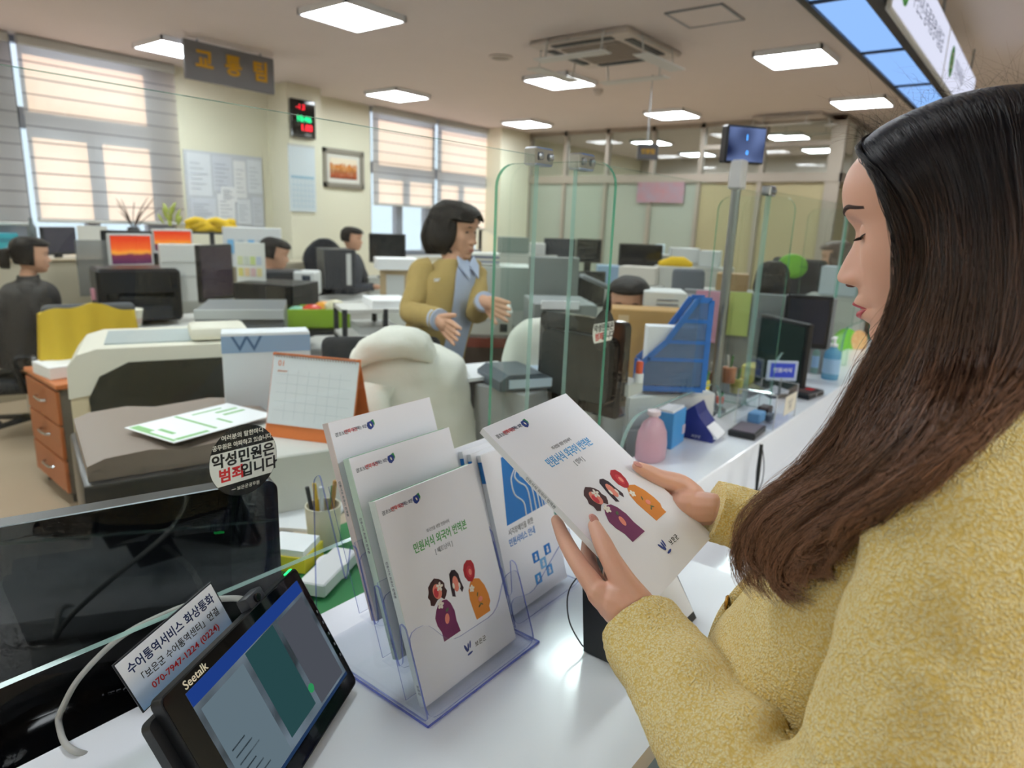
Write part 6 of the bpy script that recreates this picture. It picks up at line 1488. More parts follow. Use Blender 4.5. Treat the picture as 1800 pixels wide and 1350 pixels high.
# yellow fabric bundle and brochure rack below the notice board
yb_ = at(372, 407, 5.9)
fb_ = MB()
for k in range(3): 
    for v in range(1): fb_.tube([(-.2+.04*i, .02*math.sin(i*1.3+k), .02+.03*k+.012*math.sin(i*1.7+k*2)) for i in range(11)], [.02]+[.034]*9+[.02], 10)
tag(fb_.build('yellow_bundle', mat('cloth_yellow', '#e0b820', .8), None, TR(yb_) @ RZ(-.5), smooth=60), 'rolled bright yellow cloth on a stand below the notice board', 'cloth')
tag(MB().bb((-.02, -.02, 0), (.02, .02, yb_.z-.003)).bb((-.2, -.06, yb_.z-.02), (.2, .06, yb_.z-.003)).build('bundle_stand', DARKP, None, TR(yb_.x, yb_.y, 0) @ RZ(-.5)), 'dark stand under the yellow cloth roll', 'stand')
rk = boxthing('brochure_rack', 'white brochure rack with small blue leaflets below the notice board', 'rack', (398, 402, 492, 470), 6.0, .2, mat('rack_white', '#d6d8da', .5), -.1)
for k in range(5): MB().bb((-.20+.085*k, -.012, .12), (-.15+.085*k, -.002, .24)).build('leaflet_slot', [LB, mat('leaf_grey', '#b8c4cc', .5)][k % 2], rk)
tag(MB().bb((3.15, 6.0, 0), (4.6, 6.5, at(445, 470, 6.0).z-.002)).build('side_cabinet', mat('cab_beige', '#bdb39d', .5)), 'beige cabinet under the brochure rack', 'cabinet')
# twigs in a vase and a cactus on the sill
tw = thing('twig_vase', 'dry twigs in a dark vase on the window cabinet', 'plant', at(235, 405, 6.3))
MB().lathe([(.05, lowz-tw.location.z), (.07, -.05), (.05, .02), (.045, .03)], 16).build('vase', DARKP, tw, smooth=50)
rt = random.Random(5)
for k in range(16):
    a = rt.uniform(0, 6.28); r = rt.uniform(.08, .26); h = rt.uniform(.15, .32)
    MB().tube(catmull([(0, 0, .0), (r*.4*math.cos(a), r*.2*math.sin(a), h*.5), (r*math.cos(a), r*.4*math.sin(a), h)], 4), [.004]*8+[.0015], 5).build('twig', mat('twig_brown', '#4a3a30', .8), tw)
ca = thing('potted_plant', 'small yellow-green potted plant beside the sun blind', 'plant', at(302, 402, 6.2))
MB().lathe([(.05, lowz-ca.location.z), (.065, .0), (.055, .0)], 16).build('pot', mat('pot_white', '#d8d4c8', .5), ca, smooth=40)
for k in range(12):
    a = k*2.4; r = .03+.006*k; h = .05+.012*(12-k)
    lf_ = MB(); ball(lf_, (0, 0, 0), (.012, .018, .05), 6); lf_.build('leaf', mat('leaf_yellowgreen', '#a8b454', .6), ca, TR(r*math.cos(a), r*math.sin(a), h) @ RZ(a) @ RY(.5), smooth=60)
bt = thing('tall_bottle', 'dark tall bottle beside the teal box at the window', 'bottle', at(58, 420, 5.6))
MB().lathe([(.03, lowz-bt.location.z), (.033, 0), (.033, .09), (.014, .13), (.014, .17)], 14).build('body', mat('bottle_grey', '#5a6468', .3), bt, smooth=50)

# ================================================================ white padded coat over a chair
office_chair(1.50, 1.72, 2.45, 'office chair under the white padded coat', mat('chair_black', '#232427', .8), .45, .5)
PUF = mat('padded_coat_white', '#e6e4d8', .8, noise_=(5, .06), bump=(28, .25, .01))
rgs = []
pcn = at(718, 700, 2.2); ax = Vector((CR.x, CR.y, 0)).normalized(); ay = Vector((-ax.y, ax.x, 0))
for (z, cx, wd_, dp) in ((.62, .01, .200, .11), (.72, .01, .212, .125), (.82, .01, .215, .135), (.92, .0, .210, .135), (1.0, -.005, .200, .13), (1.06, -.012, .180, .12), (1.095, -.03, .14, .10), (1.115, -.03, .09, .07), (1.12, -.03, .03, .03)):
    rgs.append((Vector((pcn.x, pcn.y, z))+ax*cx, ax*wd_, ay*dp))
vs_, fs = loft(rgs, 72, True, 2.4)
out = []
for v in vs_:
    n1 = noise.noise(v*7); n2 = noise.noise(v*17+Vector((3, 1, 0))); d = v-Vector((pcn.x, pcn.y, v.z))
    d = d.normalized() if d.length > 1e-4 else Vector((0, 0, 1))
    out.append(v+d*(.014*n1+.010*n2+.007*noise.noise(Vector((v.x*9, v.y*9, v.z*34)))))
coat = thing('padded_coat', 'cream white padded coat hung over an office chair', 'coat', (pcn.x, pcn.y, 0))
CI = TR(-pcn.x, -pcn.y, 0)
MB().add(out, fs, CI).build('coat_shell', PUF, coat, smooth=70)
hdp = at(690, 625, 2.08)
v1, f1 = loft([(hdp+ax*x_+Vector((0, 0, z_)), ay*r1, Vector((0, 0, r2))) for x_, z_, r1, r2 in ((-.13, -.05, .03, .03), (-.10, .0, .06, .045), (0, .04, .075, .05), (.09, .035, .06, .045), (.13, .0, .03, .03))], 30)
MB().add(wrinkle(v1, .012, 14), f1, CI).build('hood', PUF, coat, smooth=70)
v1, f1 = sleeve([at(665, 680, 2.05), at(655, 720, 2.03), at(668, 790, 2.02)], [.05, .055, .05]); MB().add(wrinkle(v1, .01, 16), f1, CI).build('sleeve', PUF, coat, smooth=70)
lp_ = at(655, 600, 2.06); MB().box((0, 0, 0), (.06, .006, .010), .002).build('hanging_loop', DARKP, coat, CI @ TR(lp_) @ RZ(-.6))
# pale covered chair by the glass
wc2 = at(960, 690, 2.4)
ch2 = thing('covered_chair', 'chair with a cream white cover behind the glass divider', 'chair', (wc2.x, wc2.y, 0), rz=-.75)
v1, f1 = loft([(Vector((0, .0, z_)), Vector((w_, 0, 0)), Vector((0, d_, 0))) for z_, w_, d_ in ((.55, .165, .07), (.8, .17, .075), (1.0, .165, .07), (1.12, .14, .06), (1.17, .10, .045), (1.185, .03, .02))], 40, True, 2.8)
MB().add(wrinkle(v1, .008, 9), f1).build('back_cover', mat('cover_cream', '#d9d8cc', .85), ch2, smooth=60)
MB().box((0, -.2, .48), (.46, .44, .1), .03, seg=2).build('seat', mat('chair_black', '#232427', .8), ch2, smooth=40); MB().tube([(0, -.15, .0), (0, -.15, .45)], .03, 8).build('post', BLACKP, ch2)
for k in range(4): MB().tube([(0, -.15, .1), (.26*math.cos(k*1.57+.6), -.15+.26*math.sin(k*1.57+.6), .03)], .018, 6).build('leg', BLACKP, ch2)
bb_ = at(905, 640, 2.25)
bd = thing('ring_binder', 'blue-grey ring binder and papers lying by the pale chair', 'binder', at(918, 672, 2.2), rz=-.5)
MB().prism([(0, 0), (.24, 0), (.24, .012), (.14, .05), (.03, .05), (0, .03)], -.1, .1).build('cover', mat('binder_slate', '#4c5a66', .4), bd, frame((-.12, 0, 0), (1, 0, 0), (0, 0, 1))); MB().bb((-.09, -.105, .008), (.1, .09, .035)).build('sheets', mat('sheets_blue', '#c4d4e4', .5), bd)
dk = at(918, 674, 2.2)
tag(MB().bb((dk.x-.11, dk.y-.1, 0), (dk.x+.11, dk.y+.13, dk.z-.001), .004).build('binder_pedestal', mat('desk_grey_top', '#9a9c9c', .4)), 'grey pedestal under the ring binder behind the glass', 'pedestal')
tag(MB().bb((-.12, -.1, 0), (.12, .1, .012)).build('white_board_paper', PAPER, None, TR(at(850, 655, 2.3)) @ RZ(-.3)), 'white open notebook beside the padded coat', 'notebook')
tag(MB().bb((-.11, -.09, 0), (.11, .09, at(850, 655, 2.3).z-.001)).build('small_table', DARKP, None, TR(at(850, 655, 2.3).x, at(850, 655, 2.3).y, 0) @ RZ(-.3)), 'dark small table under the open notebook', 'table')
# black staff monitor behind the glass, seen from behind
bm0 = at(1110, 585, 1.95); bm1 = at(958, 618, 2.2)
sm = thing('computer_monitor', 'black staff monitor seen from behind through the ledge glass', 'monitor', M_=frame(bm0+Vector((0, 0, -.26)), Vector((bm1.x-bm0.x, bm1.y-bm0.y, 0)), (0, 0, 1)))
mw = math.hypot(bm1.x-bm0.x, bm1.y-bm0.y)
BKM = mat('monitor_back', '#2b302f', .3)
MB().prism(rrect(mw, .29, .02, 4, 0, 0), -.03, .0).build('case', BLACKG, sm, smooth=40); MB().prism(rrect(mw*.8, .2, .03, 5, mw*.1, .04), -.055, -.03).build('back_bulge', BKM, sm, smooth=30); MB().prism(rrect(mw*.7, .16, .02, 4, mw*.15, .06), 0, .002).build('screen', SCRB, sm)
MB().bb((mw*.42, .729-(bm0.z-.26)+.01, -.05), (mw*.58, .1, -.03)).build('neck', BLACKP, sm); MB().bb((mw*.2, .73-(bm0.z-.26), -.12), (mw*.8, .73-(bm0.z-.26)+.015, .1)).build('foot', BLACKP, sm)
dz_ = bm0.z-.26-.176
dz_ = .729
desk(1.62, .90, 3.15, 1.30, dz_, 'staff desk under the black monitor behind the ledge', mat('desk_grey_top', '#9a9c9c', .4), LGREY)
# second staff monitor further along
under(monitor((1322, 560, 1400, 690), 3.05, -.9, 'dark staff monitor behind the second ledge screen', mat('monitor_green_dark', '#2d3a36', .15), BLACKP, .06), 'pale low cabinet under the dark staff monitor', .2, .12)
under(monitor((1375, 520, 1450, 612), 3.15, .2, 'dark navy monitor beside the lime fan', mat('screen_navy', '#2a2d3a', .15), BLACKP, .2), 'pale low cabinet under the dark navy monitor', .3, .12)

# blue magazine file, cardboard box, drawers, glue stick
dr0 = at(1200, 700, 2.35)
du = thing('plastic_drawer_unit', 'white plastic desk drawers under the blue magazine file', 'drawer unit', (at(1190, 690, 2.3).x, at(1190, 690, 2.3).y+.05, .730), rz=-.62)
dtz = at(1190, 690, 2.3).z-.732
MB().bb((-.17, -.06, 0), (.17, .30, dtz), .005).build('body', mat('drawer_white', '#d9dcd9', .45), du)
for k in range(2):
    fr_ = MB().bb((-.16, -.066, .01+k*dtz*.5), (.16, -.06, dtz*.48+k*dtz*.5)).build('drawer_front', mat('drawer_white2', '#e2e4e0', .45), du); MB().bb((-.03, -.074, dtz*.22+k*dtz*.5), (.03, -.066, dtz*.3+k*dtz*.5)).build('handle', LGREY, fr_)
mf0 = at(1180, 684, 2.25)
mf = thing('magazine_file', 'bright blue mesh magazine file on the white drawers', 'magazine file', (mf0.x, mf0.y, mf0.z), rz=math.atan2(mf0.y, mf0.x)-math.pi/2+.25)
MBL = mat('file_blue', '#2f74c4', .4); MESHM = mixmat('file_mesh', (.75, .8, .9), '#6d8cb4', .55)
FWd, FHt = .205, .30
pl = [(-.105, 0), (.105, 0), (.105, FHt), (.06, FHt), (-.03, .16), (-.105, .085)]
for y in (0, .085):
    MB().prism([(x*.92, .012+z*.94) for x, z in pl], -.001, .001).build('mesh_side', MESHM, mf, frame((0, y, 0), (1, 0, 0), (0, 0, 1)))
    fr = MB()
    P3 = [Vector((x, y, z)) for x, z in pl]
    for a, b in zip(P3, P3[1:]+P3[:1]):
        d = (b-a); n_ = Vector((d.z, 0, -d.x)).normalized()*.009
        fr.add([a-n_+Vector((0, -.003, 0)), b-n_+Vector((0, -.003, 0)), b+n_+Vector((0, -.003, 0)), a+n_+Vector((0, -.003, 0)), a-n_+Vector((0, .003, 0)), b-n_+Vector((0, .003, 0)), b+n_+Vector((0, .003, 0)), a+n_+Vector((0, .003, 0))], [(0, 1, 2, 3), (7, 6, 5, 4), (0, 4, 5, 1), (1, 5, 6, 2), (2, 6, 7, 3), (3, 7, 4, 0)])
    for zz, xa_ in ((.10, -.09), (.16, -.03), (.23, .02)): fr.bb((xa_, y-.003, zz-.006), (.1, y+.003, zz+.006))
    fr.build('frame', MBL, mf)
MB().bb((.100, 0, 0), (.106, .085, FHt), .001).build('spine_panel', MBL, mf); MB().bb((-.105, 0, 0), (.105, .085, .006)).build('base', MBL, mf); MB().bb((-.106, 0, 0), (-.10, .085, .085)).build('front_panel', MBL, mf)
MB().bb((.1062, .03, .2), (.107, .06, .27)).build('spine_label', mat('label_cream', '#e2dccb', .5), mf)
tag(MB().bb((-.09, .01, 0), (.095, .075, .2), .002).build('document', PAPER, None, mf.matrix_world.copy() if False else TR(mf0.x, mf0.y, mf0.z+.007) @ RZ(mf.rotation_euler.z)), 'papers standing in the blue magazine file', 'papers')
gs = at(1122, 672, 2.0)
gl_ = thing('glue_stick', 'glue stick with an orange-red cap on the white drawers', 'glue stick', gs)
MB().lathe([(.014, 0), (.014, .025), (.012, .028)], 14).build('barrel', PAPER, gl_, smooth=40); MB().lathe([(.0105, .027), (.011, .06), (.008, .064), (0, .065)], 14).build('cap', mat('cap_orange', '#ee5428', .4), gl_, smooth=40)
tag(MB().box((0, .05, -.02), (.09, .09, .04), .003).build('glue_tray', LGREY, None, TR(gs)), 'pale tray holding the glue stick', 'tray')
bxx = boxthing('cardboard_box', 'brown cardboard box in front of the half hidden employee', 'box', (1063, 545, 1190, 752), 2.55, .14, mat('cardboard', '#c69a5c', .7, noise_=(20, .08)), .1, parts=[('tape', (.08, .1, .22, .95), mat('tape_tan', '#dcbf94', .4)), ('flap_line', (.6, .8, .98, .83), DARKP)])
boxthing('white_carton', 'white printed carton on top of the cardboard box', 'carton', (1131, 514, 1205, 546), 2.62, .2, mat('carton_print', '#dcdcd8', .55), .1, parts=[('print_line', (.3, .55, .8, .62), INKG), ('print_line', (.3, .3, .8, .37), INKG)])
# memo papers on the glass-side partition
for (px, d, col, lb) in (((1216, 512, 1270, 602), 3.40, '#e2a0b8', 'pink memo sheet on the desk partition'), ((1276, 514, 1312, 590), 3.40, '#ccd67c', 'yellow-green memo sheet beside the pole'), ((1312, 518, 1376, 600), 3.40, '#b8c4cc', 'pale grey-blue sheet behind the second screen'), ((1185, 516, 1217, 545), 3.40, '#d6d2dc', 'lilac-white sheet above the blue file')):
    boxthing('memo_sheet', lb, 'sheet', px, d, .004, mat('memo_'+col, col, .6), .0, 0)
pn_ = at(1300, 610, 3.42)
tag(MB().bb((-.30, 0, 0), (.42, .03, at(1300, 512, 3.42).z), .004).build('desk_partition', PANELG, None, TR(pn_.x, pn_.y, 0) @ RZ(math.atan2(pn_.y, pn_.x)-math.pi/2)), 'grey fabric desk partition behind the memo sheets', 'partition')
# clutter on desk between glass and partition
cl = [((1245, 640, 1262, 675), 2.6, '#8a5a4a', 'brown pen pot'), ((1268, 628, 1292, 672), 2.7, '#b06a48', 'reddish pot'), ((1232, 655, 1246, 690), 2.5, '#e0cc3c', 'yellow highlighter set'), ((1282, 650, 1305, 690), 2.75, '#c8b25c', 'mustard box'), ((1258, 690, 1272, 708), 2.5, '#c86a5c', 'red clip tin')]
for px, d, col, lb in cl:
    b, w_, h_, y0 = spot(*px, d)
    t = thing('desk_pot', lb+' on the desk behind the ledge glass', 'pot', b)
    MB().lathe([(w_*.45, 0), (w_*.5, h_*.6), (w_*.46, h_*.62)], 16).build('pot', mat('pot_'+col, col, .5), t, smooth=40)
    for k in range(3): MB().tube([(0, 0, h_*.4), (.012*math.cos(k*2.1), .012*math.sin(k*2.1), h_*1.1)], .004, 6).build('pen', [BLACKP, LGREY, mat('pen_green', '#4a8a4c', .4)][k], t)
tag(MB().bb((1.9, 1.2, .0), (2.0, 1.25, .1)).build('floor_socket', LGREY), 'grey socket box under the staff desks', 'socket')

# ================================================================ middle and right background
# white printer table behind the employee's hand
boxthing('white_printer', 'white boxy printer behind the open hand of the employee', 'printer', (812, 545, 900, 592), 3.3, .4, mat('printer_offwhite', '#d4d4cc', .45), .0, .01, parts=[('display', (.75, .2, .9, .5), DARKP), ('tray_line', (.05, .6, .95, .65), LGREY)])
boxthing('red_base_table', 'table with a dark red edge under the white printer', 'table', (806, 592, 905, 680), 3.28, .45, mat('table_dark', '#4a3c34', .5), .0, .004, floor=True, parts=[('red_edge', (.0, .8, 1, .98), mat('edge_red', '#8a3a2c', .5), .006)])
boxthing('white_file_cabinet', 'pale cabinet with stacked binders behind the employee', 'cabinet', (815, 470, 930, 545), 3.9, .4, mat('cab_pale', '#b9bdb6', .5), .0, floor=True, parts=[('grey_side', (.55, 0, 1, 1), mat('cab_greenish', '#9aa59e', .5))])
for k in range(5): boxthing('binder', 'lying binder number %s from the top behind the employee' % ['one', 'two', 'three', 'four', 'five'][k], 'binder', (812, 452-k*-0+(k*4)-6, 878, 456+(k*4)-6), 3.85, .25, mat('binder_%d' % k, ['#d8d8d2', '#5a5f7a', '#cfcabb', '#8a8fa0', '#d0d2cc'][k], .5), 0, 0, group='binders behind the employee')
boxthing('grey_partition', 'tall grey office partition with a shelf behind the divider', 'partition', (925, 455, 1012, 630), 3.8, .05, mat('partition_grey', '#7e8482', .7), .35, floor=True)
boxthing('grey_counter', 'grey side counter with papers behind the pale chair', 'counter', (935, 535, 1045, 640), 3.3, .4, mat('counter_grey', '#8b908f', .6), .2, floor=True, parts=[('paper_edge', (.1, .92, .7, 1.05), PAPER, .01)])
under(monitor((955, 420, 1010, 458), 6.0, .1, 'dark monitor left of the yellow noted one in the far office', mat('screen_grey', '#4a4c50', .2), DARKP, .1), 'pale low cabinet under the left dark far monitor')
under(monitor((1012, 421, 1056, 462), 5.8, .2, 'dark far monitor with yellow notes on its edge', SCR_DARK, BLACKP, .1), 'pale low cabinet under the noted far monitor')
under(monitor((1086, 430, 1161, 476), 5.4, .1, 'wide black far monitor in the middle of the office', SCR_DARK, BLACKP, .12), 'pale low cabinet under the wide black far monitor')
under(monitor((1010, 478, 1062, 540), 4.4, .5, 'black monitor above the half hidden employee', SCR_DARK, BLACKP, .1), 'pale low cabinet under the black monitor above the hidden employee')
tag(MB().box((0, 0, 0), (.26, .05, .02), .006).build('monitor_arm_lamp', GREYP, None, TR(at(1058, 500, 3.4)) @ RZ(-.5) @ RY(.35)), 'flat grey desk lamp head beside the black monitor', 'lamp')
tag(MB().tube([at(1072, 510, 3.4), at(1066, 580, 3.4), Vector((at(1066, 580, 3.4).x, at(1066, 580, 3.4).y, .8))], .012, 8).build('lamp_post', GREYP), 'grey lamp post behind the hidden employee', 'lamp')
for k, (px, d, col, lb) in enumerate((((1150, 430, 1160, 447), 5.6, '#c8d8e0', 'pale bottle'), ((1178, 437, 1228, 462), 5.4, '#d4d6d4', 'white paper box'), ((1228, 442, 1262, 470), 5.3, '#cfd2d0', 'white carton'), ((1155, 470, 1218, 512), 4.9, '#c9c8c0', 'white tray stack'), ((1258, 482, 1312, 512), 4.2, '#a8855a', 'brown carton'), ((1085, 470, 1150, 500), 4.8, '#cfc8bc', 'cream drawer box'), ((1050, 468, 1090, 500), 4.9, '#8fa8c0', 'blue-grey box with red label'), ((1440, 470, 1500, 520), 4.4, '#b9c2c8', 'pale board'), ((880, 418, 930, 445), 5.6, '#7f8a84', 'grey-green box'), ((930, 428, 958, 448), 5.9, '#c8c8c4', 'white box'))):
    sbx = boxthing('storage_box', lb+' on the far desks'+['', ' beside the wide monitor', ' behind the queue pole', ' below the yellow cloth', ' behind the queue pole, lowest', ' under the wide monitor', ' left of the wide monitor', ' near the woman\'s nose', ' left of the divider', ' right of the grey-green one'][k], 'box', px, d, .2, mat('sb_'+col, col, .55), .1*((k*3) % 5-2))
    under(sbx, 'pale low cabinet carrying the '+lb+' in the far office', .36, .3)
tag(MB().tube([at(1158, 464, 4.95), at(1180, 460, 4.95), at(1200, 462, 4.95), at(1216, 467, 4.95)], [.02, .04, .045, .02], 10).build('yellow_cloth_roll', mat('cloth_yellow', '#e0b820', .8), smooth=60), 'bright yellow cloth lying on far boxes behind the pole', 'cloth')
# backrest and green leaf cushion
gc = thing('mesh_chair', 'grey-backed office chair beyond the cardboard box', 'chair', (at(1210, 505, 3.9).x, at(1210, 505, 3.9).y, 0), rz=-.9)
zc_ = at(1210, 472, 3.9).z
MB().box((0, 0, 0), (.19, .05, .36), .05, TR(0, 0, zc_-.18) @ RX(-.15), seg=3).build('backrest', mat('chair_slate', '#5c6066', .8), gc, smooth=50); MB().tube([(0, 0, 0), (0, 0, zc_-.2)], .025, 8).build('post', BLACKP, gc); MB().box((0, -.2, .46), (.42, .42, .08), .03).build('seat', mat('chair_slate', '#5c6066', .8), gc)
gl2 = thing('green_cushion', 'bright green leaf cushion hanging on a far chair', 'cushion', M_=frame(at(1393, 468, 4.6), CR, -CD))
lv = MB(); ball(lv, (0, 0, 0), (.105, .085, .03), 12); lv.build('cushion', mat('leaf_green', '#6faf2c', .6), gl2, smooth=60); MB().tube([(-.09, .0, .02), (.09, -.01, .028)], .004, 6).build('vein', mat('leaf_green_dark', '#4f8a24', .6), gl2)
office_chair(at(1393, 468, 4.6).x+.05, at(1393, 468, 4.6).y+.14, 1.2, 'far chair carrying the green leaf cushion', mat('chair_black', '#232427', .8), .46, .75)
# poster and panels on the far partition
pz = Xp(1160, 335, FX-.02)
fp_ = thing('wall_poster', 'red and grey landscape poster on the far partition', 'poster', (FX-.012, pz.y, pz.z-.16))
MB().bb((-.004, -.35, 0), (.004, .35, .27)).build('sheet', mat('poster_red', '#b56a66', .6, noise_=(9, .5, '#8a94a8')), fp_)
# front of the counter, below: leaflet stand at the visitor side
pstd = thing('poster_stand', 'blue poster board leaning at the counter front below the sleeve', 'poster', (.93, .352, .30), rz=0)
MB().bb((-.12, -.006, 0), (.10, 0, .48)).build('board', mat('poster_blue', '#7fa9bc', .4, noise_=(6, .3, '#4f7f96')), pstd); MB().bb((.105, -.008, .15), (.17, -.002, .5)).build('notice_card', mat('card_green', '#d6dcb8', .5), pstd)
text('민원', .03, INK, pstd, frame((.135, -.0085, .42), (1, 0, 0), (0, 0, 1)))
MB().bb((-.12, .0, -.30), (-.10, .006, 0)).build('leg', LGREY, pstd); MB().bb((.08, .0, -.30), (.10, .006, 0)).build('leg', LGREY, pstd)
# ================================================================ office staff
SKIN2 = mat('skin_office', '#d3a184', .5)
HAIRB = mat('hair_black', '#100d0b', .6, spec=.25, noise_=(60, .4, '#241c18'), bump=(140, .6, .004))
def bighand(wr, tip, side, curl=0.):
    """open hand from wrist to fingertip"""
    wr, tip = Vector(wr), Vector(tip); d = (tip-wr); L_ = d.length; d.normalize()
    s = Vector(side); s = (s-d*s.dot(d)).normalized(); n_ = d.cross(s)
    hb = MB(); limb(hb, [wr-d*.02, wr+d*L_*.25], [.024, .026])
    for k in range(4):
        o_ = s*(.027-.018*k); c_ = -n_*curl
        limb(hb, [wr+d*L_*.18+o_*.6, wr+d*L_*.5+o_, wr+d*L_*(.76-.02*abs(k-1.3))+o_*1.15+c_*.4, wr+d*L_*(1-.05*abs(k-1.3))+o_*1.3+c_], [.015, .012, .0095, .007], 8)
    limb(hb, [wr+d*L_*.12+s*.02, wr+d*L_*.35+s*.045, wr+d*L_*.55+s*.062], [.015, .011, .008], 8)
    return remeshed(hb, .0032, 3)
def figure(label, base, heading, head_c, head_h, pitch, cloth, trous, hips, neck, rings, arms, hairstyle, legs, fore=None, hairmat=None, extra=None):
    hd = math.radians(heading); f = Vector((math.cos(hd), math.sin(hd), 0)); r = Vector((math.sin(hd), -math.cos(hd), 0))
    P = thing('person', label, 'person', (base[0], base[1], 0)); I_ = TR(-base[0], -base[1], 0)
    hips, neck, head_c = Vector(hips), Vector(neck), Vector(head_c)
    hh = math.radians(head_h); HMw = TR(head_c) @ RZ(hh-math.pi/2) @ RX(-math.radians(pitch))
    bd_ = MB(); core = MB()
    for t, rb_ in ((0, .10), (.3, .10), (.6, .09), (.85, .06)): ball(core, hips.lerp(neck, t), (rb_, rb_, rb_), 8)
    limb(core, [neck-Vector((0, 0, .05)), neck+Vector((0, 0, .02)), head_c+Vector((0, 0, -.07))], [.05, .047, .048])
    hv = []
    for (sh_, el, wr, tip, side) in arms:
        limb(core, [Vector(sh_)-Vector((0, 0, .02)), el], [.034, .032]); limb(core, [el, wr], [.036, .024])
        if tip is not None: hv.append(bighand(wr, tip, side))
    for kn, an, hp_ in legs:
        limb(core, [hp_, kn], [.075, .055]); limb(core, [kn, an], [.052, .035]); limb(core, [an, Vector(an)+f*.13-Vector((0, 0, .02))], [.035, .03])
    v_, f_ = remeshed(core, .012, 3); bd_.add(v_, f_, I_)
    for v_, f_ in hv: bd_.add(v_, f_, I_)
    head_mesh(bd_, I_ @ HMw, 48, 60)
    bd_.build('body', SKIN2, P, smooth=80)
    # face marks
    for s in (-1, 1):
        e = MB(); ball(e, (0, 0, 0), (.011, .003, .0038), 6); e.build('eye', LASHM, P, I_ @ HMw @ TR(s*.031, surf_y(.031, -.001)+.0012, -.001))
        e = MB(); ball(e, (0, 0, 0), (.016, .003, .0025), 6); e.build('eyebrow', BROWM, P, I_ @ HMw @ TR(s*.031, surf_y(.031, .021)+.001, .021))
        e = MB(); ball(e, (0, 0, 0), (.012, .02, .03), 8); e.build('ear', SKIN2, P, I_ @ HMw @ TR(s*.074, -.01, -.01), smooth=60)
    e = MB(); ball(e, (0, 0, 0), (.019, .004, .006), 8); e.build('mouth', mat('lips_office', '#b0625a', .5), P, I_ @ HMw @ TR(0, surf_y(0, -.0725)+.0005, -.0725))
    # clothes
    RG = []
    for t, a, b in rings: RG.append((hips.lerp(neck, t), r*a, f*b))
    v_, f_ = loft(RG, 48, True, 2.3); top = MB().add(wrinkle(v_, .006, 9, heading), f_, I_).build('jacket', cloth, P, smooth=70)
    for k, (sh_, el, wr, tip, side) in enumerate(arms):
        pts = [Vector(sh_)+(neck-Vector(sh_))*.2, Vector(sh_), Vector(sh_).lerp(Vector(el), .5), Vector(el), Vector(el).lerp(Vector(wr), .5), Vector(wr)]
        v_, f_ = sleeve(catmull(pts, 3), [r_ for q_ in zip([.052, .054, .050, .047, .044], [.053, .053, .049, .046, .042], [.054, .051, .048, .045, .040]) for r_ in q_]+[.042], 24)
        MB().add(wrinkle(v_, .005, 16, k), f_, I_).build('sleeve', cloth, P, smooth=70)
    if fore:
        sm_, off = fore; v_ = []; f_ = []
        Cc = catmull([q_[0] for q_ in RG], 4); A = catmull([q_[1] for q_ in RG], 4); B = catmull([q_[2] for q_ in RG], 4)
        for c, a, b in zip(Cc, A, B):
            for j in range(9):
                t = math.radians(90-24+6*j); ct_, st_ = math.cos(t), math.sin(t)
                v_.append(c+(a*(abs(ct_)**.87)*(1 if ct_ > 0 else -1)+b*(abs(st_)**.87))*1.0+(f*off))
        n_ = len(Cc)
        for i in range(n_-1):
            for j in range(8): f_.append((i*9+j, i*9+j+1, (i+1)*9+j+1, (i+1)*9+j))
        MB().add(v_, f_, I_).build('shirt_front', sm_, P, smooth=70)
        for s in (-1, 1):
            cl_ = MB().prism([(0, -.01), (.05*s, .03), (.06*s, -.015), (.028*s, -.07)], 0, .006); cl_.build('collar', sm_, P, I_ @ frame(neck+f*.075+Vector((0, 0, -.01)), -r, Vector((0, 0, 1))-f*.55))
    for kn, an, hp_ in legs:
        kn, an, hp_ = Vector(kn), Vector(an), Vector(hp_)
        v_, f_ = sleeve(catmull([hp_, hp_.lerp(kn, .5), kn, kn.lerp(an, .5), an], 3), [.095, .094, .09, .088, .085, .082, .078, .075, .072, .07, .068, .066, .065], 20, 1, (1, 0, .1)); MB().add(wrinkle(v_, .004, 10), f_, I_).build('trouser_leg', trous, P, smooth=70)
        s_ = MB(); limb(s_, [an-f*.04-Vector((0, 0, .03)), an+f*.09-Vector((0, 0, .035)), an+f*.17-Vector((0, 0, .04))], [.04, .042, .032]); v_, f_ = remeshed(s_, .01, 2); MB().add([(x, y, max(.003, z)) for x, y, z in v_], f_, I_).build('shoe', mat('shoe_black', '#191716', .35), P, smooth=60)
    # hair cap
    hm = hairmat or HAIRB; hx = MB(); tmp = MB(); head_mesh(tmp, None, 60, 70)
    off, zl, yl, fr = hairstyle[:4]
    keep = [(p[2] > fr and p[1] < .09) or (p[1] < yl and p[2] > zl) for p in tmp.v]
    def grow(p):
        q_ = Vector(p); n_ = Vector((q_.x, q_.y*.9, max(0, q_.z)*1.1)).normalized()
        return q_+n_*(off*(1+.25*noise.noise(q_*35)))
    hx.add([grow(p) for p in tmp.v], [f for f in tmp.f if all(keep[i] for i in f)], HMw)
    hx.add([Vector(p)*1.005 for p in tmp.v], [f for f in tmp.f if all(keep[i] for i in f)], HMw)
    for it in hairstyle[4:]:
        v_, f_ = it; hx.add(v_, f_, HMw)
    ho_ = hx.build('hair', hm, P, I_, smooth=80)
    sd_ = ho_.modifiers.new('thick', 'SOLIDIFY'); sd_.thickness = .006; sd_.offset = -1
    return P, I_, HMw, f, r
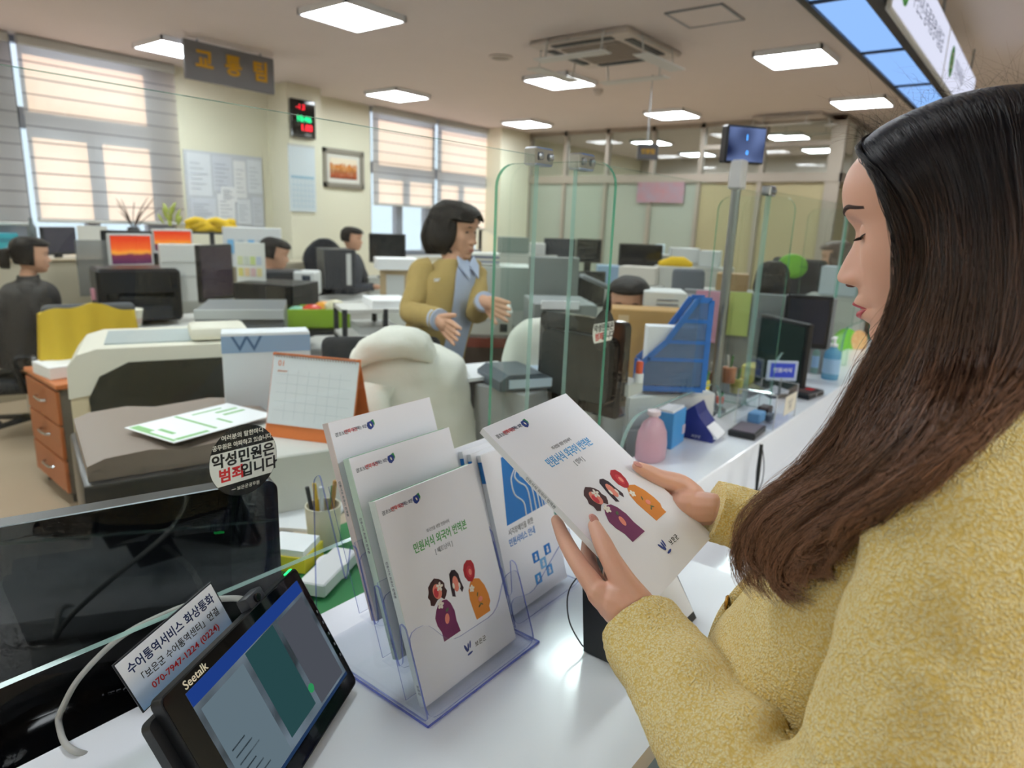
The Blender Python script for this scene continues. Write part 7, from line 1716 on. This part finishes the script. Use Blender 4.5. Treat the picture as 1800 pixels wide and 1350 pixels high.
# the standing employee
KHAKI = mat('cardigan_khaki', '#b79c5e', .9, noise_=(60, .12), bump=(260, .3, .002)); SHIRTB = mat('shirt_pale_blue', '#b4c0d8', .7)
hipP, nekP = Vector((1.95, 1.94, .93)), at(797, 456, 2.75)
bob = [loft([(Vector((s*.066, -.012, .03)), Vector((.018, 0, 0)), Vector((0, .055, 0))), (Vector((s*.078, -.012, -.03)), Vector((.020, 0, 0)), Vector((0, .062, 0))), (Vector((s*.078, -.014, -.07)), Vector((.016, 0, 0)), Vector((0, .048, 0))), (Vector((s*.068, -.012, -.098)), Vector((.008, 0, 0)), Vector((0, .025, 0)))], 20) for s in (-1, 1)]
bob.append(loft([(Vector((0, -.085, .02)), Vector((.07, 0, 0)), Vector((0, .03, 0))), (Vector((0, -.092, -.05)), Vector((.078, 0, 0)), Vector((0, .035, 0))), (Vector((0, -.075, -.11)), Vector((.065, 0, 0)), Vector((0, .025, 0)))], 24))
bob.append(loft([(Vector((-.045, .075, .055)), Vector((.02, 0, 0)), Vector((0, .012, 0))), (Vector((.0, .094, .058)), Vector((.02, 0, .0)), Vector((0, .010, .02))), (Vector((.045, .078, .045)), Vector((.02, 0, 0)), Vector((0, .012, .02)))], 14))
SR = at(742, 480, 2.68); SL = at(832, 480, 2.82)
P1, I1, H1, f1_, r1_ = figure('employee in a khaki cardigan over a pale blue shirt standing and gesturing', (2.0, 1.94), -88, at(800, 402, 2.75), -80, 8, KHAKI, mat('trousers_charcoal', '#33343c', .8), hipP, nekP,
    [(0, .150, .105), (.25, .150, .108), (.5, .156, .112), (.72, .160, .105), (.86, .145, .088), (.95, .095, .066), (1.0, .062, .054)],
    [(SR, at(724, 548, 2.62), at(772, 562, 2.46), at(806, 594, 2.40), (0, 0, 1)), (SL, at(838, 548, 2.72), at(852, 530, 2.60), at(897, 550, 2.50), (0, 0, -1))],
    (.016, -.10, .035, .034, *bob[:3]), [((2.02, 1.93, .48), (2.02, 1.95, .075), (2.02, 1.94, .90)), ((1.86, 1.98, .48), (1.86, 2.0, .075), (1.87, 1.96, .90))], (SHIRTB, .006))
MB().bb((-.022, -.001, -.006), (.022, .001, .006)).build('name_badge', PAPER, P1, I1 @ frame(at(770, 492, 2.62), -r1_, (0, 0, 1)) @ RX(math.pi/2))
for (wr, el) in ((at(772, 562, 2.46), at(724, 548, 2.62)), (at(852, 530, 2.60), at(838, 548, 2.72))):
    v_, f_ = sleeve([wr.lerp(el, .10), wr.lerp(el, -.04)], [.042, .04], 20); MB().add(v_, f_, I1).build('shirt_cuff', SHIRTB, P1, smooth=60)
# seated woman at the left window
hd2 = at(54, 446, 4.35); h2p = Vector((hd2.x-.02, hd2.y+.04, .50)); n2 = Vector((hd2.x-.035, hd2.y+.02, hd2.z-.16))
ponyv = loft([(Vector((0, -.10, .02)), Vector((.03, 0, 0)), Vector((0, .03, 0))), (Vector((0, -.145, -.0)), Vector((.04, 0, 0)), Vector((0, .038, 0))), (Vector((0, -.15, -.05)), Vector((.042, 0, 0)), Vector((0, .035, 0))), (Vector((0, -.135, -.10)), Vector((.025, 0, 0)), Vector((0, .02, 0)))], 20)
DB = mat('blazer_charcoal', '#3d3a38', .85, noise_=(40, .15))
def seat_person(label, hd, heading, cloth, hair_st, headh, pitch, chair_lab, fab, hairm=None, deskz=.76, chair=True, fore=None, fat=1.):
    a = math.radians(heading); f = Vector((math.cos(a), math.sin(a), 0)); r = Vector((math.sin(a), -math.cos(a), 0))
    nk = hd-Vector((0, 0, .155))-f*.03; hp_ = Vector((hd.x, hd.y, max(.50, hd.z-.72)))-f*.08
    ar = []
    for s in (1, -1):
        sh_ = nk-Vector((0, 0, .075))+r*s*.175; el = sh_+f*.10+r*s*.05-Vector((0, 0, .26)); wr = el+f*.22-r*s*.06+Vector((0, 0, .03)); ar.append((sh_, el, wr, wr+f*.15-r*s*.03, r*-s))
    lg = [(hp_+f*.42+r*s*.10, Vector((hp_.x, hp_.y, .08))+f*.45+r*s*.10, hp_+r*s*.09) for s in (1, -1)]
    out = figure(label, (hp_.x, hp_.y), heading, hd, headh, pitch, cloth, mat('trousers_black', '#222226', .8), hp_, nk, [(t_, a_*(1+(fat-1)*.6), b_*fat) for t_, a_, b_ in ((-.05, .16, .12), (.2, .165, .125), (.5, .18, .125), (.75, .19, .12), (.9, .165, .095))]+[(.97, .10, .07), (1.03, .065, .058)], ar, hair_st, lg, fore, hairm)
    if chair: office_chair(hp_.x-f.x*.02, hp_.y-f.y*.02, a-math.pi/2, chair_lab, fab, hp_.z-.14, .42)
    return out
P2 = seat_person('seated woman in a charcoal blazer with tied dark hair at the left edge', hd2, -22, DB, (.014, -.07, .02, .05, ponyv), -18, 4, 'black office chair of the woman in the charcoal blazer', mat('chair_black', '#232427', .8), fat=1.45)
tie = MB(); ball(tie, (0, -.118, .02), (.018, .012, .018), 8); tie.build('hair_tie', mat('tie_blue', '#4f93a8', .5), P2[0], P2[1] @ P2[2])
P3 = seat_person('black-haired man bent over behind the white printer', at(483, 444, 4.95), -34, mat('jacket_black', '#1f2024', .85), (.013, -.045, .01, .045), -30, 14, 'dark office chair of the black-haired man', mat('chair_grey', '#55565a', .8))
P4 = seat_person('man in a grey jacket working behind the dark computer tower', at(619, 418, 6.75), -62, mat('jacket_grey', '#4c4e56', .85), (.013, -.04, .01, .045), -52, 6, 'office chair of the man in grey with a dark coat on it', mat('chair_navy', '#23262e', .8))
# dark coat over that chair
cx = at(570, 445, 6.95); v_, f_ = loft([(cx+Vector((0, 0, z_)), Vector((w_, -w_*.8, 0)), Vector((.07, .09, 0))) for z_, w_ in ((-.4, .10), (-.2, .15), (-.02, .16), (.1, .10), (.15, .04))], 30); tag(MB().add(wrinkle(v_, .015, 7), f_).build('dark_coat', mat('coat_navy', '#1c2029', .9), smooth=70), 'dark navy coat hanging on the chair beside the man in grey', 'coat')
bobs = bob[:3]
P5 = seat_person('employee half hidden behind the cardboard box with only forehead and eyes showing', at(1104, 533, 2.78), 205, mat('top_dark', '#3c3e44', .85), (.014, -.11, .03, .052, *bobs), 206, 8, 'chair of the half hidden employee', mat('chair_grey', '#55565a', .8))
P6 = seat_person('far employee with dark hair behind the grey-blue sheet', at(1357, 492, 4.0), 10, mat('top_lilac', '#b8a8ac', .85), (.016, -.11, .03, .05, *bobs), 20, 8, 'chair of the far dark-haired employee', mat('chair_grey', '#55565a', .8))
P7 = seat_person('far employee with brown hair near the woman\'s nose', at(1470, 452, 4.7), 100, mat('top_grey2', '#7c7c80', .85), (.016, -.1, .03, .05, *bobs), 110, 5, 'chair of the far brown-haired employee', mat('chair_black', '#232427', .8), mat('hair_brown', '#5a4436', .5))
# ================================================================ lettering to mesh
bpy.context.view_layer.update()
dg = bpy.context.evaluated_depsgraph_get()
_fonts = [o for o in sc.objects if o.type == 'FONT']
_done = []
for o in _fonts:
    me = bpy.data.meshes.new_from_object(o.evaluated_get(dg))
    _done.append((o, me))
for o, me in _done:
    nm = o.name; par = o.parent; ml = o.matrix_local.copy()
    n_ = bpy.data.objects.new('lettering', me); C.objects.link(n_); n_.parent = par; n_.matrix_local = ml
    bpy.data.objects.remove(o)

# only the ceiling panels, canopy and sign faces are worth sampling as lamps; small lit screens and digits are found by bounces
for m in bpy.data.materials:
    if m.name.split('.')[0] not in ('led_panel', 'canopy_blue_light', 'sign_box_white'): m.cycles.emission_sampling = 'NONE'
